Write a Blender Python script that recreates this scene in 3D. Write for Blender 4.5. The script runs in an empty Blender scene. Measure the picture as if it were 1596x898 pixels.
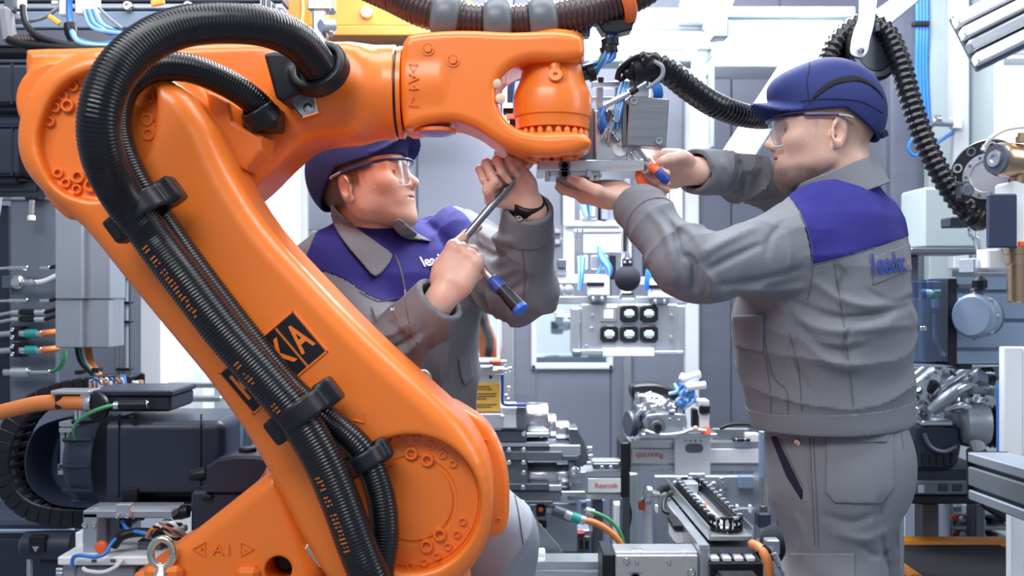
import bpy, math, random
import numpy as np
from mathutils import Vector, Matrix

# ------------------------------------------------------------------ camera, world, lights, exposure
SC = bpy.context.scene
COL = SC.collection
IMW, IMH, FPX, CAMZ = 1596, 898, 1600.0, 1.36
cam = bpy.data.cameras.new('camera')
cam_o = bpy.data.objects.new('camera', cam); COL.objects.link(cam_o)
cam_o.location = (0, 0, CAMZ); cam_o.rotation_euler = (math.pi/2, 0, 0)
cam.sensor_width = 36.0; cam.lens = 36.0*FPX/IMW; cam.clip_start = 0.05
cam.dof.use_dof = True; cam.dof.focus_distance = 1.95; cam.dof.aperture_fstop = 5.0
SC.camera = cam_o
SC.view_settings.view_transform = 'Standard'; SC.view_settings.look = 'None'
SC.view_settings.gamma = 1.0; SC.view_settings.use_curve_mapping = False
SC.view_settings.exposure = 0.0
wld = bpy.data.worlds.new('hall'); SC.world = wld; wld.use_nodes = True
_bg = wld.node_tree.nodes['Background']
_bg.inputs[0].default_value = (0.72, 0.83, 1.0, 1); _bg.inputs[1].default_value = 0.42
def area(name, loc, target, sx, sy, power, color=(1, 1, 1)):
    l = bpy.data.lights.new(name, 'AREA'); l.shape = 'RECTANGLE'; l.size = sx; l.size_y = sy
    l.energy = power; l.color = color
    o = bpy.data.objects.new(name, l); COL.objects.link(o); o.location = loc
    o.rotation_euler = (Vector(target)-Vector(loc)).to_track_quat('-Z', 'Y').to_euler()
    return o
area('hall_light_front', (-0.9, -0.4, 3.3), (0.0, 2.0, 1.2), 2.4, 0.9, 70, (1.0, 1.0, 1.0))
area('hall_light_top', (0.25, 1.75, 3.4), (0.25, 3.0, 0.8), 3.2, 1.0, 72, (0.95, 0.97, 1.0))
area('hall_light_rear', (0.35, 3.15, 2.85), (0.30, 2.3, 1.2), 2.0, 0.4, 100, (0.93, 0.97, 1.0))
area('hall_light_side', (3.2, 1.0, 2.9), (0.7, 2.0, 1.2), 1.2, 1.6, 30, (0.90, 0.95, 1.0))
area('fill_light_back', (0.30, 2.85, 2.38), (0.28, 3.6, 1.2), 1.3, 0.3, 26, (0.93, 0.97, 1.0))  # unseen fill lamp added to brighten the white handling frame
area('fill_light_far', (0.2, 6.6, 3.2), (0.1, 6.2, 0.8), 2.0, 1.0, 190, (0.93, 0.98, 1.0))  # unseen fill lamp added to brighten the machines beyond the windows

# ------------------------------------------------------------------ helpers
def P(px, py, Y):                       # photo pixel at distance Y -> point in the room (metres)
    return np.array([(px-IMW/2)/FPX*Y, Y, CAMZ-(py-IMH/2)/FPX*Y])
def S(px, Y): return px*Y/FPX           # pixel length at distance Y -> metres
def nrm(v):
    v = np.asarray(v, float); return v/np.linalg.norm(v)
def basis(axis, hint=(0, 0, 1)):        # columns: x = axis
    x = nrm(axis); h = np.asarray(hint, float)
    if abs(np.dot(x, nrm(h))) > 0.97: h = np.array([0, 1.0, 0])
    y = nrm(np.cross(h, x)); z = np.cross(x, y)
    return x, y, z
def spline(pts, n=8, closed=False):     # Catmull-Rom
    p = [np.asarray(q, float) for q in pts]; out = []
    m = len(p)
    rng = range(m) if closed else range(m-1)
    for i in rng:
        if closed: a, b, c, d = p[(i-1) % m], p[i], p[(i+1) % m], p[(i+2) % m]
        else: a, b, c, d = p[max(i-1, 0)], p[i], p[i+1], p[min(i+2, m-1)]
        for k in range(n):
            t = k/n
            out.append(0.5*((2*b)+(-a+c)*t+(2*a-5*b+4*c-d)*t*t+(-a+3*b-3*c+d)*t**3))
    if not closed: out.append(p[-1])
    return np.array(out)
def resample(pts, step):
    pts = np.asarray(pts); d = np.r_[0, np.cumsum(np.linalg.norm(np.diff(pts, axis=0), axis=1))]
    n = max(2, int(round(d[-1]/step))+1); s = np.linspace(0, d[-1], n)
    return np.stack([np.interp(s, d, pts[:, k]) for k in range(pts.shape[1])], 1)

# ------------------------------------------------------------------ materials
MATS = {}
def mat(name, color, rough=0.5, metal=0.0, bump=0.0, bscale=60.0, var=0.08, vscale=6.0, spec=0.5,
        coat=0.0, sss=0.0, brushed=None, dirt=0.0, dirtcol=None):
    if name in MATS: return MATS[name]
    m = bpy.data.materials.new(name); m.use_nodes = True; nt = m.node_tree; N = nt.nodes; L = nt.links
    b = N['Principled BSDF']
    b.inputs['Roughness'].default_value = rough; b.inputs['Metallic'].default_value = metal
    b.inputs['Specular IOR Level'].default_value = spec
    b.inputs['Coat Weight'].default_value = coat; b.inputs['Coat Roughness'].default_value = 0.12
    if sss: 
        b.inputs['Subsurface Weight'].default_value = sss; b.inputs['Subsurface Radius'].default_value = (0.012, 0.005, 0.003)
        b.inputs['Subsurface Scale'].default_value = 0.6
    tc = N.new('ShaderNodeTexCoord'); mp = N.new('ShaderNodeMapping'); L.new(tc.outputs['Object'], mp.inputs[0])
    if brushed: mp.inputs['Scale'].default_value = brushed
    nz = N.new('ShaderNodeTexNoise'); nz.inputs['Scale'].default_value = vscale; nz.inputs['Detail'].default_value = 5
    L.new(mp.outputs[0], nz.inputs['Vector'])
    mx = N.new('ShaderNodeMix'); mx.data_type = 'RGBA'
    c = np.array(color[:3])
    mx.inputs['A'].default_value = (*np.clip(c*(1-var), 0, 1), 1); mx.inputs['B'].default_value = (*np.clip(c*(1+var), 0, 1), 1)
    L.new(nz.outputs['Fac'], mx.inputs['Factor']); last = mx.outputs['Result']
    if dirt:
        n2 = N.new('ShaderNodeTexNoise'); n2.inputs['Scale'].default_value = vscale*2.3; n2.inputs['Detail'].default_value = 8
        L.new(tc.outputs['Object'], n2.inputs['Vector'])
        rp = N.new('ShaderNodeValToRGB'); rp.color_ramp.elements[0].position = 0.58; rp.color_ramp.elements[1].position = 0.75
        rp.color_ramp.elements[1].color = (dirt, dirt, dirt, 1)
        L.new(n2.outputs['Fac'], rp.inputs[0])
        m2 = N.new('ShaderNodeMix'); m2.data_type = 'RGBA'; L.new(rp.outputs[0], m2.inputs['Factor']); L.new(last, m2.inputs['A'])
        dc = dirtcol or tuple(c*0.4); m2.inputs['B'].default_value = (*dc, 1); last = m2.outputs['Result']
    L.new(last, b.inputs['Base Color'])
    rr = N.new('ShaderNodeMapRange'); rr.inputs['To Min'].default_value = max(0.02, rough-0.06); rr.inputs['To Max'].default_value = min(1, rough+0.06)
    L.new(nz.outputs['Fac'], rr.inputs['Value']); L.new(rr.outputs[0], b.inputs['Roughness'])
    if bump:
        n3 = N.new('ShaderNodeTexNoise'); n3.inputs['Scale'].default_value = bscale; n3.inputs['Detail'].default_value = 3
        L.new(mp.outputs[0], n3.inputs['Vector'])
        bp = N.new('ShaderNodeBump'); bp.inputs['Strength'].default_value = bump; bp.inputs['Distance'].default_value = 0.002
        L.new(n3.outputs['Fac'], bp.inputs['Height']); L.new(bp.outputs[0], b.inputs['Normal'])
    MATS[name] = m; return m
def mat_emit(name, color, strength):
    if name in MATS: return MATS[name]
    m = bpy.data.materials.new(name); m.use_nodes = True; b = m.node_tree.nodes['Principled BSDF']
    b.inputs['Base Color'].default_value = (*color, 1); b.inputs['Emission Color'].default_value = (*color, 1)
    b.inputs['Emission Strength'].default_value = strength; MATS[name] = m; return m
def mat_clear(name, tint, alpha=0.12, rough=0.05):
    if name in MATS: return MATS[name]
    m = bpy.data.materials.new(name); m.use_nodes = True; nt = m.node_tree; N = nt.nodes; L = nt.links
    N.remove(N['Principled BSDF']); out = N['Material Output']
    tr = N.new('ShaderNodeBsdfTransparent'); tr.inputs[0].default_value = (*tint, 1)
    gl = N.new('ShaderNodeBsdfGlossy'); gl.inputs['Roughness'].default_value = rough
    fr = N.new('ShaderNodeFresnel'); fr.inputs[0].default_value = 1.35
    mn = N.new('ShaderNodeMath'); mn.operation = 'MINIMUM'; mn.inputs[1].default_value = 0.22; L.new(fr.outputs[0], mn.inputs[0])
    ad = N.new('ShaderNodeMath'); ad.operation = 'ADD'; ad.inputs[1].default_value = alpha; L.new(mn.outputs[0], ad.inputs[0])
    mx = N.new('ShaderNodeMixShader'); L.new(ad.outputs[0], mx.inputs[0]); L.new(tr.outputs[0], mx.inputs[1]); L.new(gl.outputs[0], mx.inputs[2])
    L.new(mx.outputs[0], out.inputs[0]); MATS[name] = m; return m

ORANGE = mat('robot_orange_paint', (0.88, 0.196, 0.020), 0.34, 0, bump=0.05, bscale=140, var=0.04, vscale=5, spec=0.5, coat=0.25)
BLACK = mat('black_plastic', (0.010, 0.011, 0.016), 0.36, 0, bump=0.05, bscale=90, var=0.2, spec=0.35)
BLACKM = mat('black_motor_paint', (0.017, 0.023, 0.046), 0.40, 0.0, bump=0.08, bscale=160, var=0.2, dirt=0.25, dirtcol=(0.05, 0.06, 0.09))
RUBBER = mat('black_rubber', (0.008, 0.008, 0.011), 0.46, 0, bump=0.05, bscale=120, var=0.25, spec=0.35)
HOSE = mat('black_hose', (0.006, 0.0065, 0.009), 0.24, 0, var=0.2, bump=0.03, bscale=120, spec=0.42)
BROWNHOSE = mat('brown_hose', (0.055, 0.030, 0.032), 0.33, 0, var=0.15)
GREYPL = mat('grey_plastic', (0.13, 0.145, 0.165), 0.36, 0, var=0.08, bump=0.03)
ALU = mat('brushed_aluminium', (0.62, 0.65, 0.70), 0.30, 0.85, bump=0.10, bscale=30, brushed=(1, 1, 14), var=0.07, vscale=12)
ALUD = mat('dull_aluminium', (0.36, 0.40, 0.46), 0.42, 0.6, bump=0.06, bscale=60, var=0.1)
STEEL = mat('polished_steel', (0.72, 0.74, 0.77), 0.20, 1.0, var=0.06, bump=0.03)
DSTEEL = mat('dark_steel', (0.12, 0.135, 0.17), 0.38, 0.5, bump=0.06, bscale=70, var=0.15)
WHITEP = mat('white_paint', (0.80, 0.83, 0.87), 0.40, 0, var=0.03, bump=0.03)
PANELD = mat('dark_grey_panel', (0.19, 0.205, 0.27), 0.34, 0.35, bump=0.05, bscale=14, brushed=(1, 1, 9), var=0.12, vscale=2.0)
PANEL = mat('grey_panel', (0.255, 0.275, 0.35), 0.36, 0.35, bump=0.05, bscale=14, brushed=(1, 1, 9), var=0.09, vscale=2.2)
PALEG = mat('pale_green_grey', (0.36, 0.43, 0.455), 0.45, 0, var=0.06, bump=0.03)
BLUEGREY = mat('blue_grey_paint', (0.20, 0.27, 0.38), 0.42, 0.1, var=0.08, bump=0.04)
CABBLUE = mat('blue_cable', (0.03, 0.19, 0.62), 0.35, 0, var=0.1)
CABLIGHT = mat('light_blue_tube', (0.30, 0.55, 0.85), 0.25, 0, var=0.1)
CABORANGE = mat('orange_cable', (0.62, 0.20, 0.055), 0.5, 0, var=0.1)
CABGREEN = mat('green_cable', (0.06, 0.30, 0.13), 0.45, 0, var=0.1)
CABWHITE = mat('white_cable', (0.72, 0.74, 0.76), 0.4, 0, var=0.05)
CABGREY = mat('grey_cable', (0.25, 0.26, 0.30), 0.45, 0, var=0.08)
TEAL = mat('teal_ring', (0.02, 0.30, 0.30), 0.4, 0)
YELLOW = mat('yellow_label', (0.86, 0.50, 0.09), 0.5, 0, var=0.05)
CRANE = mat('crane_yellow_paint', (0.46, 0.155, 0.008), 0.4, 0, var=0.08, bump=0.04)
REDOR = mat('red_orange_plastic', (0.85, 0.12, 0.03), 0.4, 0)
BRASS = mat('brass', (0.52, 0.37, 0.24), 0.28, 1.0, var=0.08)
BLUEPL = mat('blue_grip_plastic', (0.02, 0.06, 0.33), 0.38, 0)
INKRED = mat('red_ink', (0.65, 0.10, 0.08), 0.5, 0)
INKDARK = mat('dark_ink', (0.20, 0.12, 0.03), 0.6, 0)
FOAM = mat('black_foam', (0.014, 0.016, 0.028), 0.9, 0, bump=0.9, bscale=420, var=0.6, vscale=200)
CHROME = mat('zinc_plating', (0.74, 0.70, 0.60), 0.25, 1.0, var=0.15, vscale=12)
LENS = mat_clear('clear_lens', (0.97, 0.98, 1.0), 0.09, 0.12)
CLEAR = mat_clear('clear_plastic', (0.96, 0.97, 1.0), 0.03)
PLEXI = mat_clear('tinted_plexiglass', (0.62, 0.72, 0.85), 0.10)
GLASS = mat_clear('window_glass', (0.90, 0.95, 0.97), 0.05)
LAMP = mat_emit('lamp_tube', (0.93, 0.98, 1.0), 7.0)
LAMPSOFT = mat_emit('lamp_diffuser', (0.93, 0.97, 1.0), 3.0)
GLOWBACK = mat_emit('glow_backing', (0.93, 0.97, 1.0), 1.5)  # self-glowing colour for the sheets added behind bright windows

# ------------------------------------------------------------------ scene objects
def wloc(o):
    v = Vector((0, 0, 0))
    while o: v += o.location; o = o.parent
    return v
def tag(o, label=None, cat=None, group=None, kind=None):
    if label: o['label'] = label
    if cat: o['category'] = cat
    if group: o['group'] = group
    if kind: o['kind'] = kind
    return o
def thing(name, label, cat, loc=(0, 0, 0), group=None):
    o = bpy.data.objects.new(name, None); COL.objects.link(o); o.location = tuple(loc); o.empty_display_size = 0.1
    return tag(o, label, cat, group)
def finish(name, verts, faces, material, parent=None, sharp=35, normals=None, matidx=None):
    v = np.asarray(verts, float)
    c = (v.min(0)+v.max(0))/2
    me = bpy.data.meshes.new(name)
    fl = faces if isinstance(faces, list) else faces.tolist()
    me.from_pydata((v-c).tolist(), [], fl)
    for mm in (material if isinstance(material, (list, tuple)) else [material]): me.materials.append(mm)
    me.polygons.foreach_set('use_smooth', [True]*len(me.polygons))
    if matidx is not None: me.polygons.foreach_set('material_index', matidx)
    if sharp and normals is None: me.set_sharp_from_angle(angle=math.radians(sharp))
    me.validate()
    if normals is not None: me.normals_split_custom_set_from_vertices(normals.tolist())
    o = bpy.data.objects.new(name, me); COL.objects.link(o)
    if parent is not None: o.parent = parent; o.location = Vector(c)-wloc(parent)
    else: o.location = Vector(c)
    return o
def copy_tree(o, delta, parent=None, label=None):
    c = o.copy(); COL.objects.link(c)
    if parent is None: c.location = o.location+Vector(delta)
    else: c.parent = parent
    if label: c['label'] = label
    for ch in list(o.children): copy_tree(ch, (0, 0, 0), c)
    return c
def piece(name, src, parent, loc, rot=None, scale=None):       # a copy sharing mesh data, at a world place
    o = bpy.data.objects.new(name, src.data); COL.objects.link(o)
    o.parent = parent; o.location = Vector(loc)-(wloc(parent) if parent else Vector((0, 0, 0)))
    if rot is not None: o.rotation_euler = rot
    if scale is not None: o.scale = scale
    return o

class MB:
    def __init__(s): s.v = []; s.f = []
    def add(s, v, f):
        n = len(s.v); s.v += [tuple(map(float, q)) for q in v]; s.f += [[i+n for i in q] for q in f]; return s
    def box(s, c, size, bevel=0.0, R=None):
        h = np.array(size, float)/2; c = np.asarray(c, float)
        R = np.eye(3) if R is None else np.asarray(R, float)
        b = min(bevel, 0.49*2*min(h))
        if b <= 0:
            v = [(x*h[0], y*h[1], z*h[2]) for x in (-1, 1) for y in (-1, 1) for z in (-1, 1)]
            f = [(0, 1, 3, 2), (4, 6, 7, 5), (0, 4, 5, 1), (2, 3, 7, 6), (0, 2, 6, 4), (1, 5, 7, 3)]
        else:
            v = []; idx = {}
            for sx in (-1, 1):
                for sy in (-1, 1):
                    for sz in (-1, 1):
                        for a in range(3):
                            q = np.array([sx*h[0], sy*h[1], sz*h[2]]); sg = np.array([sx, sy, sz])
                            for k in range(3):
                                if k != a: q[k] -= sg[k]*b
                            idx[(sx, sy, sz, a)] = len(v); v.append(q)
            f = []
            def face(ids, n):
                ps = [v[i] for i in ids]; cc = sum(ps)/len(ps)
                nn = np.cross(ps[1]-ps[0], ps[2]-ps[1])
                f.append(ids if np.dot(nn, n) > 0 else ids[::-1])
            for a in range(3):
                o1, o2 = [k for k in range(3) if k != a]
                for sa in (-1, 1):
                    ids = []
                    for s1, s2 in ((-1, -1), (1, -1), (1, 1), (-1, 1)):
                        sg = [0, 0, 0]; sg[a] = sa; sg[o1] = s1; sg[o2] = s2; ids.append(idx[(*sg, a)])
                    n = np.zeros(3); n[a] = sa; face(ids, n)
                for s1 in (-1, 1):
                    for s2 in (-1, 1):
                        k = []
                        for sa in (-1, 1):
                            sg = [0, 0, 0]; sg[a] = sa; sg[o1] = s1; sg[o2] = s2; k.append(sg)
                        n = np.zeros(3); n[o1] = s1; n[o2] = s2
                        face([idx[(*k[0], o1)], idx[(*k[1], o1)], idx[(*k[1], o2)], idx[(*k[0], o2)]], n)
            for sx in (-1, 1):
                for sy in (-1, 1):
                    for sz in (-1, 1):
                        face([idx[(sx, sy, sz, a)] for a in range(3)], np.array([sx, sy, sz]))
        return s.add([R@np.asarray(q)+c for q in v], f)
    def pbox(s, x0, y0, x1, y1, Y, depth, bevel=0.003):         # photo rectangle on plane Y, going back by depth
        a = P(x0, y0, Y); b = P(x1, y1, Y)
        return s.box(((a[0]+b[0])/2, Y+depth/2, (a[2]+b[2])/2), (abs(b[0]-a[0]), depth, abs(a[2]-b[2])), bevel)
    def lathe(s, origin, axis, prof, seg=24, arc=None):          # prof: (t along axis, radius)
        x, y, z = basis(axis); o = np.asarray(origin, float); m = len(prof); v = []; f = []
        for k in range(seg):
            a = 2*math.pi*k/seg; d = math.cos(a)*y+math.sin(a)*z
            for t, r in prof: v.append(o+x*t+d*r)
        for k in range(seg):
            k2 = (k+1) % seg
            for i in range(m-1): f.append([k*m+i, k2*m+i, k2*m+i+1, k*m+i+1])
        if prof[0][1] > 1e-6: f.append([k*m for k in range(seg)][::-1])
        if prof[-1][1] > 1e-6: f.append([k*m+m-1 for k in range(seg)])
        return s.add(v, f)
    def cyl(s, a, b, r, seg=20, bevel=0.0, r2=None):
        a = np.asarray(a, float); b = np.asarray(b, float); L = np.linalg.norm(b-a); r2 = r if r2 is None else r2
        if bevel > 0: pr = [(0, max(r-bevel, 1e-4)), (bevel, r), (L-bevel, r2), (L, max(r2-bevel, 1e-4))]
        else: pr = [(0, r), (L, r2)]
        return s.lathe(a, b-a, pr, seg)
    def tube(s, path, rad, seg=10, caps=True, flat=1.0, hint=None):
        p = np.asarray(path, float); n = len(p)
        rad = np.full(n, rad) if np.isscalar(rad) else np.asarray(rad)
        T = np.gradient(p, axis=0); T /= np.linalg.norm(T, axis=1)[:, None]+1e-12
        h = np.array([0, 1.0, 0]) if hint is None else np.asarray(hint, float)
        if abs(np.dot(h, T[0])) > 0.9: h = np.array([0, 0, 1.0])
        u = nrm(np.cross(T[0], h)); v = []; f = []
        for i in range(n):
            u = u-T[i]*np.dot(u, T[i]); u = u/np.linalg.norm(u); w = np.cross(T[i], u)
            for k in range(seg):
                a = 2*math.pi*k/seg; v.append(p[i]+rad[i]*(math.cos(a)*u+math.sin(a)*flat*w))
        for i in range(n-1):
            for k in range(seg):
                k2 = (k+1) % seg; f.append([i*seg+k, i*seg+k2, (i+1)*seg+k2, (i+1)*seg+k])
        if caps: f.append(list(range(seg))[::-1]); f.append([(n-1)*seg+k for k in range(seg)])
        return s.add(v, f)
    def hose(s, path, r, pitch, depth, seg=20, sharp=0.0):       # corrugated
        pth = resample(path, pitch/4); n = len(pth); ph = np.arange(n) % 4
        rad = np.where((ph == 1) | (ph == 2), r, r-depth)
        return s.tube(pth, rad, seg)
    def prism(s, poly, y0, y1, bevel=0.0):                       # poly (x,z) extruded along Y, bevelled on the y0 face
        p = np.asarray(poly, float)
        A = 0.5*np.sum(p[:, 0]*np.roll(p[:, 1], -1)-np.roll(p[:, 0], -1)*p[:, 1])
        if A < 0: p = p[::-1]
        n = len(p); rings = []
        if bevel > 0:
            e = np.roll(p, -1, 0)-p; e /= np.linalg.norm(e, axis=1)[:, None]+1e-12; nn = np.stack([-e[:, 1], e[:, 0]], 1)
            vn = nn+np.roll(nn, 1, 0); vn /= np.linalg.norm(vn, axis=1)[:, None]+1e-12
            rings.append((p+vn*bevel, y0)); rings.append((p, y0+bevel)); rings.append((p, y1))
        else: rings = [(p, y0), (p, y1)]
        v = []; f = []
        for q, y in rings: v += [(a, y, b) for a, b in q]
        f.append(list(range(n)))
        for r in range(len(rings)-1):
            for i in range(n):
                j = (i+1) % n; f.append([r*n+j, r*n+i, (r+1)*n+i, (r+1)*n+j])
        k = (len(rings)-1)*n; f.append([k+i for i in range(n)][::-1])
        return s.add(v, f)
    def pprism(s, pts, Y, depth, bevel=0.0):
        return s.prism([P(a, b, Y)[[0, 2]] for a, b in pts], Y, Y+depth, bevel)
    def build(s, name, material, parent=None, sharp=35): return finish(name, s.v, s.f, material, parent, sharp)
def text_mesh(txt, size, extrude=0.001, bold=False):
    cu = bpy.data.curves.new('writing', 'FONT'); cu.body = txt; cu.size = size; cu.extrude = extrude
    cu.align_x = 'CENTER'; cu.align_y = 'CENTER'; cu.offset = 0.02*size if bold else 0
    o = bpy.data.objects.new('writing', cu); COL.objects.link(o)
    dg = bpy.context.evaluated_depsgraph_get(); dg.update()
    m = o.evaluated_get(dg).to_mesh()
    v = np.array([x.co[:] for x in m.vertices]).reshape(-1, 3); f = [list(p.vertices) for p in m.polygons]
    o.evaluated_get(dg).to_mesh_clear(); bpy.data.objects.remove(o); bpy.data.curves.remove(cu)
    return v, f
def text(name, txt, size, origin, right, up, material, parent, extrude=0.001, bold=False, stretch=1.0):
    v, f = text_mesh(txt, size, extrude, bold); r = nrm(right); u = nrm(up); w = np.cross(r, u)
    pts = np.asarray(origin)+v[:, :1]*stretch*r+v[:, 1:2]*u+v[:, 2:3]*w
    return finish(name, pts, f, material, parent, 20)

# ------------------------------------------------------------------ signed distance modelling
def ln(a): return np.sqrt(np.einsum('ij,ij->i', a, a))
def d_sphere(c, r): c = np.asarray(c, float); return lambda p: ln(p-c)-r
def d_ell(c, r, R=None):                # R: rows = local axes
    c = np.asarray(c, float); r = np.asarray(r, float)
    def f(p):
        q = p-c
        if R is not None: q = q@R.T
        k0 = ln(q/r); k1 = ln(q/(r*r)); return k0*(k0-1)/np.maximum(k1, 1e-9)
    return f
def d_cone(a, b, ra, rb):               # round cone
    a = np.asarray(a, float); b = np.asarray(b, float); ba = b-a; L2 = max(ba@ba, 1e-12)
    def f(p):
        pa = p-a; t = np.clip(pa@ba/L2, 0, 1)
        return ln(pa-t[:, None]*ba)-(ra+(rb-ra)*t)
    return f
def d_econe(a, b, ra, rb, w, flat):     # round cone flattened along direction w
    w = nrm(w); g = d_cone(a, b, ra, rb); a = np.asarray(a, float)
    def f(p):
        k = (p-a)@w; return g(p+np.outer(k*(1/flat-1), w))*min(1, flat+0.25)
    return f
def d_box(c, h, R=None, r=0.0):
    c = np.asarray(c, float); h = np.asarray(h, float)-r
    def f(p):
        q = p-c
        if R is not None: q = q@R.T
        q = np.abs(q)-h; return ln(np.maximum(q, 0))+np.minimum(q.max(1), 0)-r
    return f
def d_cyl(a, b, rad, r=0.0):
    a = np.asarray(a, float); b = np.asarray(b, float); L = np.linalg.norm(b-a); x = (b-a)/L
    def f(p):
        q = p-a; t = q@x; rr = ln(q-np.outer(t, x))-rad+r; tt = np.abs(t-L/2)-L/2+r
        return np.minimum(np.maximum(rr, tt), 0)+np.sqrt(np.maximum(rr, 0)**2+np.maximum(tt, 0)**2)-r
    return f
def poly2(poly):
    V = np.asarray(poly, float); Wn = np.roll(V, -1, 0)
    def f(q):
        d = np.full(len(q), 1e9); s = np.ones(len(q))
        for a, b in zip(V, Wn):
            e = b-a; w = q-a; t = np.clip(w@e/max(e@e, 1e-12), 0, 1)
            bb = w-t[:, None]*e; d = np.minimum(d, bb[:, 0]**2+bb[:, 1]**2)
            c1 = q[:, 1] >= a[1]; c2 = q[:, 1] < b[1]; c3 = e[0]*w[:, 1] > e[1]*w[:, 0]
            fl = (c1 & c2 & c3) | (~c1 & ~c2 & ~c3); s = np.where(fl, -s, s)
        return s*np.sqrt(d)
    return f
def d_extr(poly, y0, y1, r=0.0):        # poly in (x,z), along Y
    g = poly2(poly); yc = (y0+y1)/2; h = (y1-y0)/2
    def f(p):
        a = g(p[:, [0, 2]])+r; b = np.abs(p[:, 1]-yc)-h+r
        return np.minimum(np.maximum(a, b), 0)+np.sqrt(np.maximum(a, 0)**2+np.maximum(b, 0)**2)-r
    return f
def pp(pts, Y): return [P(a, b, Y)[[0, 2]] for a, b in pts]
def su(a, b, k):
    if k <= 0: return np.minimum(a, b)
    h = np.maximum(k-np.abs(a-b), 0)/k; return np.minimum(a, b)-h*h*k*0.25
def ss(a, b, k): return -su(-a, b, k)   # a minus b
def si(a, b, k): return -su(-a, -b, k)
def union(fs, k=0.0):
    def f(p):
        d = fs[0](p)
        for g in fs[1:]: d = su(d, g(p), k)
        return d
    return f
def minus(a, b, k=0.0): return lambda p: ss(a(p), b(p), k)
def inter(a, b, k=0.0): return lambda p: si(a(p), b(p), k)
def offset(a, t): return lambda p: a(p)-t
def halfspace(o, n): o = np.asarray(o, float); n = nrm(n); return lambda p: (p-o)@n
def bounded(f, c, r, m=0.05):
    c = np.asarray(c, float)
    def g(p):
        d = ln(p-c)-r; k = d < m; out = np.maximum(d, m*0.6)
        if k.any(): out[k] = f(p[k])
        return out
    return g
_rng = np.random.RandomState(7); _LAT = _rng.rand(32, 32, 32).astype(np.float32)
def vnoise(q):
    i = np.floor(q).astype(int); t = q-i; t = t*t*(3-2*t); i0 = i & 31; i1 = (i+1) & 31; r = 0
    for a in (0, 1):
        wa = t[:, 0] if a else 1-t[:, 0]; xa = i1[:, 0] if a else i0[:, 0]
        for b in (0, 1):
            wb = t[:, 1] if b else 1-t[:, 1]; yb = i1[:, 1] if b else i0[:, 1]
            r = r+wa*wb*((1-t[:, 2])*_LAT[xa, yb, i0[:, 2]]+t[:, 2]*_LAT[xa, yb, i1[:, 2]])
    return r
def ridged(q): return (1-np.abs(2*vnoise(q)-1))**2
def grad(f, p, e=0.0006):
    K = np.array([[1, -1, -1], [-1, -1, 1], [-1, 1, -1], [1, 1, 1.0]]); g = 0
    for k in K: g = g+f(p+k*e)[:, None]*k
    return g/(4*e)
def ev(f, p, n=400000): return np.concatenate([f(p[i:i+n]) for i in range(0, len(p), n)])
class Grid:                              # sampled distance field, quick to look up
    def __init__(s, D, lo, h): s.D, s.lo, s.h, s.n = D, lo, h, np.array(D.shape)
    def __call__(s, p):
        q = (p-s.lo)/s.h; qc = np.clip(q, 0, s.n-1.001); out = ln(q-qc)*s.h; i = qc.astype(int); t = qc-i; D = s.D; r = 0
        for a in (0, 1):
            wa = t[:, 0] if a else 1-t[:, 0]
            for b in (0, 1):
                w = wa*(t[:, 1] if b else 1-t[:, 1])
                r = r+w*((1-t[:, 2])*D[i[:, 0]+a, i[:, 1]+b, i[:, 2]]+t[:, 2]*D[i[:, 0]+a, i[:, 1]+b, i[:, 2]+1])
        return np.where(out > 0, np.minimum(r, 0.03)*0+0.02+out*0.7, r)
LAST = [None]
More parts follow.
